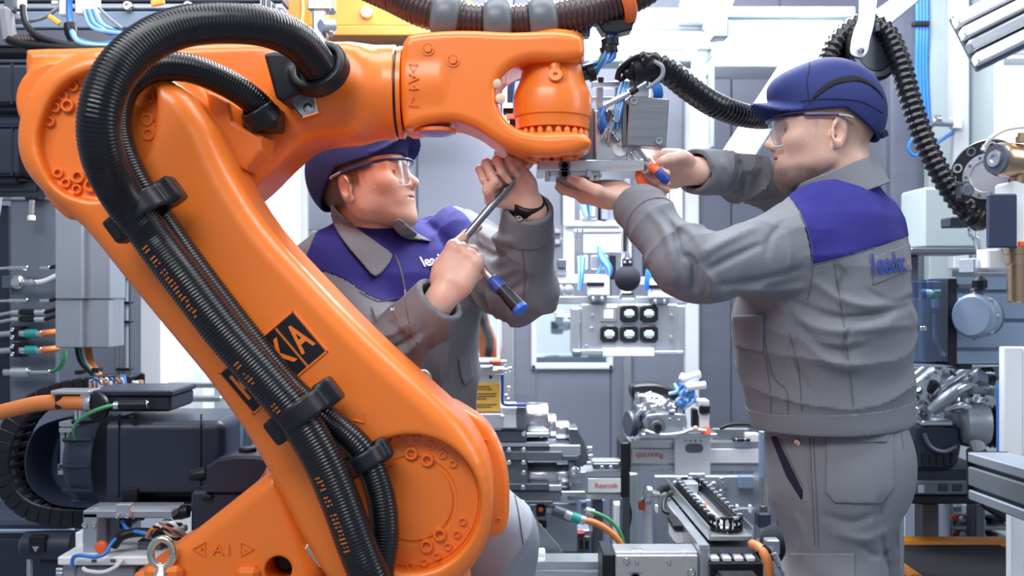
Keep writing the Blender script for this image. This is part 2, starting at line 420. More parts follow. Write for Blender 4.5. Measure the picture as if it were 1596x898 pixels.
def sdf_mesh(f, lo, hi, h, proj=2):
    lo = np.asarray(lo, float); hi = np.asarray(hi, float); B = 4
    nb = np.ceil((hi-lo)/(h*B)).astype(int)+1; n = nb*B
    bi = np.stack(np.meshgrid(*[np.arange(k) for k in nb], indexing='ij'), -1).reshape(-1, 3)
    d = ev(f, lo+(bi*B+1.5)*h)
    D = np.repeat(np.repeat(np.repeat(d.reshape(nb).astype(np.float32), B, 0), B, 1), B, 2)
    act = bi[np.abs(d) < 0.87*B*h*1.35+h]
    off = np.stack(np.meshgrid(*[np.arange(B)]*3, indexing='ij'), -1).reshape(-1, 3)
    g = (act[:, None]*B+off[None]).reshape(-1, 3)
    D[g[:, 0], g[:, 1], g[:, 2]] = ev(f, lo+g*h)
    LAST[0] = Grid(D, lo, h)
    D[0] = D[-1] = 1; D[:, 0] = D[:, -1] = 1; D[:, :, 0] = D[:, :, -1] = 1
    s = D < 0
    cnt = np.zeros(n-1, np.int8)
    C8 = [(a, b, c) for a in (0, 1) for b in (0, 1) for c in (0, 1)]
    for a, b, c in C8: cnt += s[a:n[0]-1+a, b:n[1]-1+b, c:n[2]-1+c]
    ci = np.argwhere((cnt > 0) & (cnt < 8)); idx = np.full(n-1, -1, np.int32); idx[ci[:, 0], ci[:, 1], ci[:, 2]] = np.arange(len(ci))
    val = np.stack([D[ci[:, 0]+a, ci[:, 1]+b, ci[:, 2]+c] for a, b, c in C8], 1).astype(float)
    acc = np.zeros((len(ci), 3)); k = np.zeros(len(ci)); C8a = np.array(C8, float)
    for i in range(8):
        for j in range(i+1, 8):
            if np.abs(C8a[i]-C8a[j]).sum() != 1: continue
            m = (val[:, i] < 0) != (val[:, j] < 0)
            t = np.where(m, val[:, i]/np.where(m, val[:, i]-val[:, j], 1), 0)
            acc += np.where(m[:, None], C8a[i]+t[:, None]*(C8a[j]-C8a[i]), 0); k += m
    v = lo+(ci+acc/k[:, None])*h
    F = []
    for ax in range(3):
        sl0 = [slice(None)]*3; sl1 = [slice(None)]*3; sl0[ax] = slice(0, n[ax]-1); sl1[ax] = slice(1, n[ax])
        e = np.argwhere(s[tuple(sl0)] != s[tuple(sl1)]); u, w = (ax+1) % 3, (ax+2) % 3
        q = []
        for du, dw in ((0, 0), (1, 0), (1, 1), (0, 1)):
            c = e.copy(); c[:, u] -= 1-du; c[:, w] -= 1-dw; q.append(idx[c[:, 0], c[:, 1], c[:, 2]])
        q = np.stack(q, 1); fl = s[e[:, 0], e[:, 1], e[:, 2]]
        q[~fl] = q[~fl][:, ::-1]; F.append(q)
    F = np.concatenate(F); F = F[(F >= 0).all(1)]
    for _ in range(proj):
        gr = grad(f, v); gl = np.maximum(ln(gr), 0.3)
        step = np.clip(f(v)/gl, -0.6*h, 0.6*h); v = v-(gr/np.maximum(gl, 1e-6)[:, None])*step[:, None]
    gr = grad(f, v, 0.001); gr /= np.maximum(ln(gr), 1e-6)[:, None]
    return v, F, gr
def keep_largest(v, F, gr):              # drop stray islands
    lab = np.arange(len(v))
    for _ in range(400):
        m = lab[F].min(1); new = lab.copy()
        for k in range(4): np.minimum.at(new, F[:, k], m)
        new = new[new]
        if (new == lab).all(): break
        lab = new
    u, c = np.unique(lab, return_counts=True); k = lab == u[c.argmax()]; idx = np.cumsum(k)-1
    return v[k], idx[F[k[F].all(1)]], gr[k]
def sdf_obj(name, f, lo, hi, h, material, parent=None, proj=2, matfn=None, largest=False):
    v, F, gr = sdf_mesh(f, lo, hi, h, proj)
    if largest: v, F, gr = keep_largest(v, F, gr)
    mi = None
    if matfn is not None: mi = matfn(v[F].mean(1)).astype(int).tolist()
    return finish(name, v, F, material, parent, None, gr, mi)
CAMP = np.array([0, 0, CAMZ])
def hit(f, px, py, t0=1.0, off=0.0):    # where the sight line through a photo pixel meets a surface
    d = nrm(P(px, py, 1.0)-CAMP); t = t0
    for _ in range(200):
        q = CAMP+d*t; s = float(f(q[None])[0])
        if abs(s) < 2e-4: break
        t += s*0.7
        if t > 6: break
    n = grad(f, q[None])[0]; n = n/max(np.linalg.norm(n), 1e-6)
    return q+n*off, n
def drape(f, pts, t0=1.0, off=0.001, n=6):   # photo polyline laid on a surface
    pl = spline([np.array(p, float) for p in pts], n) if len(pts) > 2 else np.array([np.array(pts[0])+(np.array(pts[1])-np.array(pts[0]))*k/10 for k in range(11)], float)
    q = np.array([hit(f, a, b, t0, off)[0] for a, b in pl]); k = q[:, 1] < 4.5
    return q[k] if k.sum() > 2 else q
def line_on(name, f, pts, r, material, parent, t0=1.0, off=0.0005, flat=1.0):
    return MB().tube(drape(f, pts, t0, off), r, 6).build(name, material, parent, 50)
# ------------------------------------------------------------------ the setting
def struct(o): o['kind'] = 'structure'; return o
FLOORM = mat('factory_floor', (0.22, 0.24, 0.28), 0.35, 0, bump=0.05, bscale=30, var=0.15, vscale=3)
struct(MB().box((0, 3.0, -0.05), (9.0, 10.5, 0.1)).build('floor', FLOORM))
def sgroup(name, loc):
    o = bpy.data.objects.new(name, None); COL.objects.link(o); o.location = tuple(loc); return struct(o)
WBY = 4.6
PALEW = mat('pale_grey_paint', (0.48, 0.52, 0.56), 0.42, 0, var=0.05, bump=0.03)
wb = sgroup('wall_back', (0.3, WBY, 0))
def pan(x0, y0, x1, y1, Y=WBY, m=PANEL, par=wb, d=0.05, name='panel'): return MB().pbox(x0+0.6, y0+0.6, x1-0.6, y1-0.6, Y, d, 0.004).build(name, m, par)
for r in ((478, -120, 650, 360), (478, 360, 650, 920), (650, -120, 782, 360), (650, 360, 734, 920), (734, 360, 782, 456), (734, 562, 782, 920), (800, -120, 875, 372), (800, 372, 836, 920), (836, 372, 952, 468),
          (836, 574, 952, 920), (875, -120, 1066, 372), (952, 372, 972, 920), (984, 372, 1068, 920), ): pan(*r)
for r in ((1090, -120, 1140, 920), (1140, -120, 1215, 920), (1215, -120, 1400, 920)): pan(*r, m=PANELD)
for x0, x1 in ((782, 800), (972, 984), (1068, 1090)):
    MB().pbox(x0, -120, x1, 920, WBY-0.05, 0.09, 0.006).build('post', ALU if x0 < 1000 else WHITEP, wb)
for y in (355, 372):
    MB().pbox(650, y, 874, y+9, WBY-0.03, 0.04, 0.004).build('rail', ALU, wb)
def window(name, x0, y0, x1, y1, Y, fw=8, sill=True):
    w = sgroup(name, P((x0+x1)/2, y1, Y))
    m = MB()
    for a in ((x0, y0, x0+fw, y1), (x1-fw, y0, x1, y1), (x0, y0, x1, y0+fw*0.7), (x0, y1-fw, x1, y1)): MB().pbox(*a, Y-0.03, 0.10, 0.005).build('window_frame', WHITEP, w)
    MB().pbox(x0+fw, y0+fw*0.7, x1-fw, y1-fw, Y+0.02, 0.006, 0.0005).build('pane', GLASS, w)
    return w
window('window_1', 828, 464, 956, 576, WBY)
window('window_2', 732, 452, 780, 566, WBY, 6)
w3 = window('window_3', 380, 120, 479, 640, WBY, 10)
struct(MB().pbox(300, 100, 500, 660, 5.4, 0.05, 0.01).build('glow_sheet_left', GLOWBACK))  # glowing sheet added outside the left window to make it bright
struct(MB().pbox(500, 350, 1100, 800, 8.4, 0.06, 0.01).build('wall_far', WHITEP))
# left side wall of the cell, right side wall
wl = sgroup('wall_left', P(120, 898, 3.6)*[1, 1, 0])
pan(-300, -200, 206, 1000, 3.6, PANEL, wl); pan(300, 640, 480, 1000, 4.4, PANEL, wl); pan(206, -200, 380, 130, 4.5, PANEL, wl)
MB().pbox(204, 180, 256, 640, 3.3, 0.12, 0.012).build('column', WHITEP, wl); MB().pbox(258, 180, 322, 1000, 3.42, 0.10, 0.012).build('column', WHITEP, wl)
MB().pbox(324, 180, 382, 1000, 3.6, 0.05, 0.01).build('column', PALEG, wl)
for y in (596, 618): MB().pbox(260, y, 345, y+9, 3.25, 0.05, 0.004).build('rail', ALU, wl)
wr_ = sgroup('wall_right', P(1500, 898, 3.5)*[1, 1, 0])
pan(1388, -150, 1448, 470, 3.7, PANELD, wr_); pan(1448, -150, 1486, 470, 3.62, PALEG, wr_); pan(1486, -150, 1512, 420, 3.5, PALEW, wr_); pan(1514, -150, 1560, 420, 3.55, PALEG, wr_); pan(1560, -150, 1840, 86, 3.6, PALEG, wr_)
pan(1560, 240, 1840, 420, 3.6, PALEG, wr_); pan(1400, 420, 1840, 1000, 3.9, PALEG, wr_)
MB().pbox(1440, 292, 1524, 386, 3.0, 0.18, 0.006).build('wall_box', PALEG, wr_); MB().pbox(1420, 386, 1530, 396, 2.98, 0.2, 0.004).build('ledge', DSTEEL, wr_)
MB().pbox(1418, 398, 1432, 470, 3.1, 0.06, 0.004).build('post', DSTEEL, wr_)
w4 = window('window_4', 1556, 86, 1700, 244, 3.55, 10)
struct(MB().pbox(1500, 40, 1760, 290, 4.1, 0.05, 0.01).build('glow_sheet_right', GLOWBACK))  # added glowing sheet, makes the right window look bright
# overhead beams
tr = sgroup('trim_1', P(1200, 90, 3.4))
MB().pbox(1112, 24, 1334, 86, 3.3, 0.16, 0.006).build('beam', PALEG, tr); MB().pbox(1112, 86, 1240, 104, 3.28, 0.2, 0.004).build('beam_flange', PALEW, tr); MB().pbox(1112, 10, 1334, 26, 3.28, 0.2, 0.004).build('beam_flange', PALEG, tr)
MB().pprism([(1312, 96), (1330, 40), (1430, -30), (1470, -30), (1400, 30), (1350, 70), (1336, 112)], 3.1, 0.10, 0.006).build('brace', PALEG, tr)
MB().pprism([(1228, 84), (1330, 70), (1330, 92), (1246, 112), (1224, 120)], 3.2, 0.08, 0.004).build('brace', PALEW, tr)
MB().pbox(1108, 100, 1114, 230, 3.2, 0.05, 0.004).build('post', ALUD, tr)
tr2 = sgroup('trim_2', P(1040, 40, 3.5))
for i, (y0, y1, m) in enumerate(((12, 36, PALEW), (37, 46, ALUD), (47, 54, PALEG), (78, 96, PALEG))): MB().pbox(880, y0, 1122, y1, 3.5, 0.12, 0.005).build('beam', m, tr2)
MB().pprism([(1060, 34), (1070, -40), (1130, -40), (1118, 34)], 3.45, 0.08, 0.005).build('brace', PALEW, tr2)
MB().pprism([(1108, 24), (1128, -40), (1160, -40), (1122, 60), (1110, 58)], 3.15, 0.06, 0.004).build('brace', PALEG, tr2)
MB().pbox(1112, 30, 1136, 58, 3.12, 0.06, 0.004).build('junction_box', DSTEEL, tr2)
MB().pbox(1082, 70, 1104, 250, 3.45, 0.07, 0.005).build('post', WHITEP, tr2)
# ------------------------------------------------------------------ the orange robot
rob = thing('robot_arm', 'large orange six-axis robot arm with black corrugated hoses strapped along it', 'robot', (P(470, 898, 1.95)[0], 1.95, 0))
LF, LB = 1.62, 1.80                      # front and back planes of the link arm
link_out = spline([(36, 225), (44, 170), (72, 122), (112, 94), (160, 80), (205, 86), (240, 104), (266, 124), (303, 150), (338, 205), (368, 270),
                   (420, 352), (500, 440), (582, 524), (660, 595), (720, 652), (757, 712), (768, 780), (757, 845), (725, 893), (680, 925), (620, 935),
                   (560, 935), (520, 905), (478, 838), (430, 745), (385, 668), (330, 590), (268, 515), (200, 432), (140, 358), (84, 310), (48, 268)], 3, True)
rec_top = spline([(67, 228), (74, 184), (97, 142), (134, 116), (180, 106), (222, 113), (243, 136), (246, 168), (243, 205), (232, 240), (208, 274), (192, 296),
                  (156, 312), (118, 306), (86, 282)], 3, True)
f_link0 = d_extr(pp(link_out, 1.665), LF, LB, 0.036)
f_rect = d_extr(pp([(a-(a < 130)*5, b) for a, b in rec_top], LF+0.010), LF-0.1, LF+0.026, 0.006)
cB = P(640, 787, LF)
f_recb = d_cyl((cB[0], LF-0.1, cB[2]), (cB[0], LF+0.036, cB[2]), S(108, LF), 0.006)
f_link = lambda p: ss(ss(f_link0(p), f_rect(p), 0.010), f_recb(p), 0.010)
def fold_ridge(p):                       # raised spine that runs down from the top of the casting
    return f_link(p)
link = sdf_obj('link_arm', f_link, np.array([*P(20, 945, 1.74)])*[1, 0, 1]+[0, LF-0.02, 0], np.array([*P(790, 70, 1.74)])*[1, 0, 1]+[0, LB+0.02, 0], 0.0042, ORANGE, rob)
# discs in the recesses
m = MB().lathe((cB[0], LF+0.036, cB[2]), (0, -1, 0), [(0, S(104, LF)), (0.003, S(104, LF)), (0.003, S(72, LF)), (0.0005, S(70, LF)), (0.0005, S(66, LF)), (0.004, S(63, LF)), (0.004, 0.0)], 64)
m.build('gear_cover', ORANGE, link)
cT = P(196, 218, LF+0.04)
MB().lathe((cT[0], LF+0.026, cT[2]), (0, -1, 0), [(0, S(58, LF)), (0.006, S(56, LF)), (0.006, 0)], 56).build('gear_cover', ORANGE, link)
# socket head bolts (one mesh, many places)
bolt0 = MB().lathe((0, 0, 0), (0, -1, 0), [(0, 1.0), (0.75, 1.0), (0.9, 0.9), (0.9, 0.58), (0.25, 0.55), (0.25, 0)], 14).build('bolt', ORANGE, link)
first_bolt = [True]
def bolt(px, py, Y, r, parent):
    q = P(px, py, Y)
    if first_bolt[0]:
        first_bolt[0] = False; bolt0.parent = parent; bolt0.location = Vector(q)-wloc(parent); bolt0.scale = (r, r*1.5, r); return bolt0
    return piece('bolt', bolt0, parent, q, None, (r, r*1.5, r))
for x, y in [(79, 190), (88, 168), (100, 150), (116, 135), (92, 270), (104, 285), (121, 295), (235, 152)]: bolt(x, y, LF+0.025, 0.0085, link)
for x, y in [(107, 165), (123, 276), (143, 289), (231, 187), (233, 210)]: bolt(x, y, LF+0.025, 0.0112, link)
for x, y in [(607, 684), (630, 683), (650, 685), (671, 694), (690, 708), (706, 722), (721, 812), (712, 832), (698, 851), (681, 866), (661, 876), (640, 881)]: bolt(x, y, LF+0.034, 0.0072, link)
for x, y in [(641, 706), (666, 716), (685, 832), (665, 850)]: bolt(x, y, LF+0.034, 0.0112, link)
# letter plates across the link
ud, rd = np.array([-0.645, 0, 0.763]), np.array([0.763, 0, 0.645])
K0 = P(383, 601, LF)
for i, ch in enumerate('KUKA'):
    c = K0+rd*0.0365*i*1.04+np.array([0, -0.0012, 0])
    R = np.stack([rd, [0, 1, 0], ud], 1)
    pl = MB().box(c, (0.034, 0.003, 0.078), 0.0004, R).build('letter_plate', BLACK, link)
    text('letter', ch, 0.066, c+np.array([0, -0.002, 0]), rd, ud, ORANGE, pl, 0.0012, True, 0.58)
fr = MB()
for a, b in ((-0.0195, 0), (0.0365*3.12+0.0195, 0)):
    fr.box(K0+rd*a+np.array([0, -0.001, 0]), (0.003, 0.003, 0.086), 0.0005, R)
for s_ in (-1, 1): fr.box(K0+rd*0.057+ud*0.0415*s_+np.array([0, -0.001, 0]), (0.156, 0.003, 0.003), 0.0005, R)
fr.build('logo_frame', ORANGE, link)
# embossed arrow
a0 = P(560, 650, LF)
MB().tube([a0+rd*0.012+[0, -0.001, 0], a0-ud*0.012+[0, -0.001, 0], a0-rd*0.010+ud*0.002+[0, -0.001, 0]], 0.0016, 6).build('embossed_arrow', ORANGE, link)

# axis 2 cover behind the lower end of the link
q = P(655, 765, 1.85)
f_a2 = union([d_cyl((q[0], 1.785, q[2]), (q[0], 1.95, q[2]), S(121, 1.85), 0.02),
              d_extr(pp(spline([(690, 630), (735, 640), (766, 668), (787, 715), (794, 765), (790, 812), (772, 829), (740, 822), (700, 760)], 4, True), 1.83), 1.79, 1.87, 0.008)], 0.012)
a2 = sdf_obj('axis_cover', f_a2, [q[0]-0.18, 1.77, q[2]-0.18], [q[0]+0.18, 1.97, q[2]+0.18], 0.0045, ORANGE, rob)
for x, y in ((757, 688), (777, 810)): bolt(x, y, 1.789, 0.004, a2)
# turning column and base
col_l = spline([(212, 910), (236, 880), (290, 838), (360, 783), (418, 738), (440, 733), (456, 760), (470, 800), (486, 850), (500, 910), (500, 1100), (212, 1100)], 3, True)
col_b = [(420, 730), (560, 730), (720, 800), (740, 1100), (420, 1100)]
f_col = union([d_extr(pp(col_l, 1.72), 1.675, 2.02, 0.028), d_extr(pp(col_b, 1.85), 1.82, 2.03, 0.03),
               d_extr(pp([(440, 760), (452, 756), (505, 880), (492, 892)], 1.72), 1.70, 1.9, 0.004)], 0.03)
q1 = P(430, 893, 1.66)
f_col = minus(f_col, d_cyl((q1[0], 1.60, q1[2]), (q1[0], 1.80, q1[2]), S(21, 1.66), 0.004), 0.006)
col = sdf_obj('turning_column', f_col, P(190, 1120, 1.82)*[1, 0, 1]+[0, 1.64, 0], P(760, 715, 1.82)*[1, 0, 1]+[0, 2.12, 0], 0.006, ORANGE, rob)
MB().lathe((q1[0], 1.79, q1[2]), (0, -1, 0), [(0, S(18, 1.66)), (0.05, S(18, 1.66)), (0.06, S(13, 1.66)), (0.06, 0)], 24).build('plug', RUBBER, col)
MB().lathe((P(470, 0, 1.84)[0], 1.84, 0), (0, 0, 1), [(0, 0.24), (0.06, 0.24), (0.07, 0.20), (0.5, 0.18), (0.68, 0.18), (0.70, 0.16)], 48).build('base_pedestal', ORANGE, rob)
text('axis_mark', 'A1', 0.024, P(347, 857, 1.674), (1, 0, -0.05), (0, 0, 1), ORANGE, col, 0.0022, False, 1.2)
for sx, cx in ((-1, 311), (1, 385)):
    t = [P(cx+11*sx, 856, 1.674), P(cx-9*sx, 845, 1.674), P(cx-9*sx, 867, 1.674), P(cx+11*sx, 856, 1.674)]
    MB().tube(t, 0.0013, 6).build('axis_arrow', ORANGE, col)
    text('axis_sign', '+' if sx < 0 else '-', 0.013, P(cx-3*sx, 856, 1.674), (1, 0, 0), (0, 0, 1), ORANGE, col, 0.002)
for x0, x1, y0 in ((222, 282, 884), (365, 402, 886)):
    MB().pbox(x0, y0, x1, 930, 1.655, 0.05, 0.008).build('cast_boss', ORANGE, col)
# lifting eye
q = P(253, 862, 1.665); eb = MB()
th = np.linspace(0, 2*math.pi, 33); eb.tube(np.stack([q[0]+S(18, 1.66)*np.cos(th), q[1]+0*th, q[2]+S(22, 1.66)*np.sin(th)], 1), S(6, 1.66), 12)
eb.lathe(q-[0, 0, S(38, 1.66)], (0, 0, 1), [(0, S(15, 1.66)), (0.006, S(16, 1.66)), (0.012, S(12, 1.66)), (0.018, S(9, 1.66))], 20)
eb.build('eye_bolt', CHROME, rob)
q = P(660, 594, 1.80); eb = MB()
eb.tube(np.stack([q[0]+S(9, 1.8)*np.cos(th), q[1]+S(4, 1.8)*np.cos(th), q[2]+S(15, 1.8)*np.sin(th)], 1), S(4.5, 1.8), 12)
eb.lathe(q-[0, 0, S(26, 1.8)], (0, 0, 1), [(0, S(10, 1.8)), (0.010, S(10, 1.8)), (0.014, S(6, 1.8))], 16)
eb.build('eye_bolt', CHROME, rob)
# metal catch on the column
cb = MB(); R2 = np.stack([nrm([0.6, 0, -0.8]), [0, 1, 0], nrm([0.8, 0, 0.6])], 1); q = P(493, 863, 1.69)
cb.box(q, (0.044, 0.012, 0.026), 0.005, R2)
o_ = cb.build('catch_plate', CHROME, rob)
for k in (-0.014, 0, 0.013): MB().cyl(q+R2[:, 0]*k+[0, -0.005, 0], q+R2[:, 0]*k+[0, -0.012, 0], 0.006, 12, 0.001).build('screw', CHROME, o_)

# forearm casting
FY = 1.87
fa_out = spline([(52, 150), (52, 90), (62, 82), (140, 80), (260, 76), (380, 72), (440, 72), (500, 78), (560, 82), (580, 145), (560, 206), (515, 216), (478, 226), (440, 258), (404, 294),
                 (360, 326), (300, 340), (200, 330), (90, 300), (55, 240)], 3, True)
f_fa = union([d_extr(pp(fa_out, 1.83), 1.79, 1.96, 0.02), d_cyl(P(440, 145, FY), P(622, 146, FY), S(72, FY), 0.012)], 0.045)
f_fa = union([f_fa, d_cyl(P(205, 225, 1.79)*[1, 0, 1]+[0, 1.752, 0], P(205, 225, 1.79)*[1, 0, 1]+[0, 1.83, 0], S(146, 1.79), 0.006)], 0.01)
pad = d_cyl(P(95, 160, 1.8)*[1, 0, 1]+[0, 1.775, 0], P(95, 160, 1.8)*[1, 0, 1]+[0, 1.82, 0], S(62, 1.8), 0.008)
f_fa = union([f_fa, pad], 0.012)
stop = d_extr(pp([(322, 142), (338, 147), (360, 160), (364, 190), (392, 206), (410, 212), (408, 236), (384, 266), (352, 258), (338, 222)], 1.73), 1.72, 1.82, 0.006)
f_fa = union([f_fa, stop], 0.006)
fa = sdf_obj('forearm', f_fa, P(40, 350, 1.9)*[1, 0, 1]+[0, 1.70, 0], P(640, 60, 1.9)*[1, 0, 1]+[0, 1.99, 0], 0.0045, ORANGE, rob)
tu = MB(); A = P(540, 145, FY); k_ = FY/FPX
tu.lathe(A, (1, 0, 0), [(0, 70*k_), (0.002, 73.5*k_), (S(33, FY), 74.5*k_), (S(34.5, FY), 72.0*k_), (S(36, FY), 73.0*k_), (S(78, FY), 73.0*k_), (S(79.5, FY), 71*k_), (S(79.5, FY), 66*k_),
                        (S(83.5, FY), 66*k_), (S(83.5, FY), 71*k_), (S(90, FY), 71*k_)], 64)
tu.build('roll_tube', ORANGE, rob)
MB().lathe(P(618.5, 145, FY), (1, 0, 0), [(0, 60*k_), (0.0005, 69.5*k_), (S(7, FY), 69.5*k_), (S(7.2, FY), 60*k_)], 64).build('dark_gap_ring', BLACK, rob)  # black ring added to paint in the dark gap before the wrist
for x, y in ((280, 137), (304, 155), (315, 168), (320, 180), (331, 207), (336, 238), (333, 262)): bolt(x, y, 1.752, 0.0075, fa)
bp = MB(); q = P(367, 262, 1.74); bp.lathe(q, (0, 0, 1), [(0, 0.013), (0.002, 0.0165), (S(35, 1.74), 0.0165), (S(37, 1.74), 0.012)], 24); bp.build('rubber_stop', RUBBER, fa)
# motors on the rear end
for y0, y1, x1 in ((100, 163, 49), (200, 274, 34)):
    mo = MB(); mo.pbox(-70, y0, x1, y1, 1.84, 0.14, 0.006); mo.pbox(-60, y1-1, x1-6, y1+12, 1.855, 0.11, 0.004); mo.pbox(-60, y0-8, x1-2, y0+1, 1.85, 0.12, 0.004)
    mo.pbox(16, y0-1, 20, y1, 1.8385, 0.01, 0.001)
    mo.build('drive_motor', BLACKM, rob)
for y0, y1, x1 in ((170, 200, 46), (282, 300, 60)): MB().pbox(-60, y0, x1, y1, 1.87, 0.1, 0.004).build('motor_bracket', BLACKM, rob)

# wrist fork
WY = 1.87
wr_out = spline([(629, 92), (634, 68), (650, 58), (720, 53), (800, 56), (862, 54), (900, 60), (909, 76), (905, 96), (870, 101), (832, 100), (804, 107), (783, 124), (774, 146),
                 (778, 172), (790, 192), (812, 206), (850, 212), (896, 210), (917, 218), (918, 232), (890, 243), (850, 247), (812, 240), (776, 226), (742, 204), (706, 193), (664, 198), (640, 204), (630, 190)], 3, True)
f_wr = d_extr(pp(wr_out, 1.83), 1.792, 1.945, 0.016)
cx = P(861, 0, WY)[0]
zf = lambda y: P(0, y, WY)[2]
f_wr = union([f_wr, d_cyl((cx, WY, zf(97)), (cx, WY, zf(56)), S(50, WY), 0.008), d_cyl((cx, WY, zf(238)), (cx, WY, zf(214)), S(57, WY), 0.007),
              d_cyl(P(630, 145, WY), P(700, 142, WY), S(69, WY), 0.015)], 0.010)
f_wr = minus(f_wr, d_cyl((cx, WY, zf(260)), (cx, WY, zf(231)), S(40, WY), 0.002), 0.003)
f_wr = minus(f_wr, d_extr(pp(spline([(700, 150), (760, 118), (800, 80), (768, 140), (780, 190), (740, 180)], 3, True), 1.8), 1.70, 1.80, 0.006), 0.012) if False else f_wr
wr = sdf_obj('wrist_fork', f_wr, P(620, 262, 1.9)*[1, 0, 1]+[0, 1.77, 0], P(935, 40, 1.9)*[1, 0, 1]+[0, 1.97, 0], 0.0038, ORANGE, rob)
for x, y in ((667, 76), (706, 94)):
    w, n = hit(f_wr, x, y, 1.5)
    o_ = MB().lathe(w+[0, 0.002, 0], (0, -1, 0), [(0, 0.012), (0.004, 0.012), (0.004, 0.0085), (0.001, 0.0085), (0.001, 0.0)], 20).build('screw_recess', ORANGE, wr)
    MB().lathe(w+[0, 0.001, 0], (0, -1, 0), [(0, 0.0075), (0.006, 0.0075), (0.006, 0)], 6).build('hex_screw', ORANGE, o_)
w, n = hit(f_wr, 644, 128, 1.5)
text('axis_mark', 'A4', 0.026, w+[0, -0.001, 0], (0, 0, -1), (1, 0, 0), ORANGE, wr, 0.002)
for yy, sx in ((106, 1), (158, -1)):
    t = [P(644+dx, yy+dy*sx, w[1]-0.0005) for dx, dy in ((-7, -6), (7, -6), (0, 7), (-7, -6))]; MB().tube(t, 0.0012, 6).build('axis_arrow', ORANGE, wr)
q = P(679, 204, 1.84); MB().lathe((q[0], q[1], q[2]-0.008), (0, 0, 1), [(0, 0.026), (0.003, 0.031), (0.012, 0.031)], 32).build('level_cap', mat('violet_cap', (0.35, 0.30, 0.75), 0.3), wr)
MB().lathe((q[0], q[1], q[2]-0.004), (0, 0, 1), [(0, 0.033), (0.0, 0.037), (0.006, 0.037)], 32).build('cap_ring', ORANGE, wr)
for x, y in ((772, 131), (779, 155)):
    q = P(x, y, 1.805); MB().lathe(q, (0.2, -1, 0), [(0, 0.009), (0.008, 0.009), (0.010, 0.006), (0.010, 0)], 14).build('plastic_plug', mat('cream_plastic', (0.75, 0.55, 0.38), 0.4), wr)
# hand body hanging in the fork
hb = MB(); PR = [(212, 46), (204, 47), (203, 57), (186, 58), (184, 60.5), (176, 61), (152, 60.5), (144, 58), (126, 50.5), (108, 46), (100, 43), (94, 41)]
hb.lathe((cx, WY, zf(212)), (0, 0, 1), [(zf(y)-zf(212), S(r, WY)) for y, r in PR], 64)
hand = hb.build('wrist_body', ORANGE, rob, 30)
for a in range(24):
    t = 2*math.pi*(a+0.5)/24
    MB().lathe((cx+S(52, WY)*math.cos(t), WY+S(52, WY)*math.sin(t), zf(214)), (0, 0, 1), [(0, 0.0058), (0.0070, 0.0058), (0.0120, 0.003), (0.0125, 0)], 10).build('bolt', ORANGE, hand)
q = P(863, 112, WY); yf = WY-S(48, WY)
MB().cyl((q[0], WY-S(51, WY), zf(130)), (q[0], WY-S(43, WY), zf(98)), 0.0105, 16, 0.003).build('boss', ORANGE, hand)
MB().lathe((q[0], WY-S(53, WY)-0.003, zf(129)), (0, -1, 0.25), [(0, 0.012), (0.006, 0.012), (0.006, 0.004), (0.001, 0.004), (0.001, 0)], 24).build('plug_ring', ORANGE, hand)
# plate with bolts under the fork
up = MB(); up.lathe((cx, WY, zf(241)), (0, 0, 1), [(0, S(37, WY)), (0.012, S(37, WY))], 40)
under = up.build('bearing_cover', ORANGE, wr)
for a in range(10):
    t = 2*math.pi*a/10; MB().lathe((cx+S(27, WY)*math.cos(t), WY+S(27, WY)*math.sin(t), zf(241)), (0, 0, -1), [(0, 0.007), (0.008, 0.007), (0.009, 0.005), (0.009, 0)], 10).build('bolt', ORANGE, under)

# hoses along the arm
H1 = spline([(*P(502, 112, 1.70)[[0]], 1.70, P(502, 112, 1.70)[2]), P(470, 70, 1.64), P(420, 44, 1.58), P(350, 36, 1.53), P(280, 43, 1.49), P(221, 71, 1.455), P(176, 119, 1.43), P(155, 182, 1.425),
             P(161, 246, 1.45), P(190, 306, 1.505), P(234, 366, 1.54), P(290, 440, 1.54), P(350, 518, 1.54), P(412, 590, 1.54), P(462, 650, 1.54), P(500, 712, 1.54), P(530, 780, 1.54), P(556, 850, 1.54), P(588, 930, 1.55), P(640, 1060, 1.62)], 14)
h1 = MB().hose(H1, 0.0305, 0.0052, 0.0012, 26).build('hose', HOSE, rob, 60)
tag(h1, 'thick black corrugated hose with orange print')
H2 = spline([P(420, 190, 1.735), P(398, 160, 1.72), P(350, 128, 1.69), P(290, 106, 1.65), P(232, 108, 1.615), P(192, 142, 1.60), P(182, 200, 1.595), P(200, 262, 1.592), P(240, 330, 1.592), P(300, 415, 1.592), P(380, 520, 1.592),
             P(450, 605, 1.592), P(510, 655, 1.592), P(562, 702, 1.592), P(590, 762, 1.592), P(599, 830, 1.592), P(592, 930, 1.60), P(640, 1050, 1.65)], 14)
MB().hose(H2, 0.0235, 0.0050, 0.0012, 22).build('hose', HOSE, rob, 60)
# orange print on the hose
INKOR = mat('orange_print', (0.60, 0.16, 0.04), 0.5)
rng = random.Random(4); H1r = resample(H1, 0.0063/2); Tn = np.gradient(H1r, axis=0)
def print_run(i0, i1, side):
    i = i0; prt = MB()
    while i < i1:
        T = nrm(Tn[i]); B = nrm(np.cross(T, (0, 1, 0)))
        ang = side
        for row in (-1.5, -0.5, 0.5, 1.5):
            if rng.random() < 0.8:
                a = ang+row*0.085; d = math.cos(a)*np.array([0, -1, 0])+math.sin(a)*B
                c = H1r[i]+d*0.0306; prt.box(c, (0.0022, 0.0024, 0.0012), 0, np.stack([T, nrm(np.cross(d, T)), d], 1))
        i += 2 if rng.random() < 0.9 else 4
    prt.build('hose_print', INKOR, h1)['kind'] = 'stuff'
fr_ = lambda px, py: int(np.argmin([abs(P(px, py, q[1])[0]-q[0])+abs(P(px, py, q[1])[2]-q[2]) for q in H1r]))
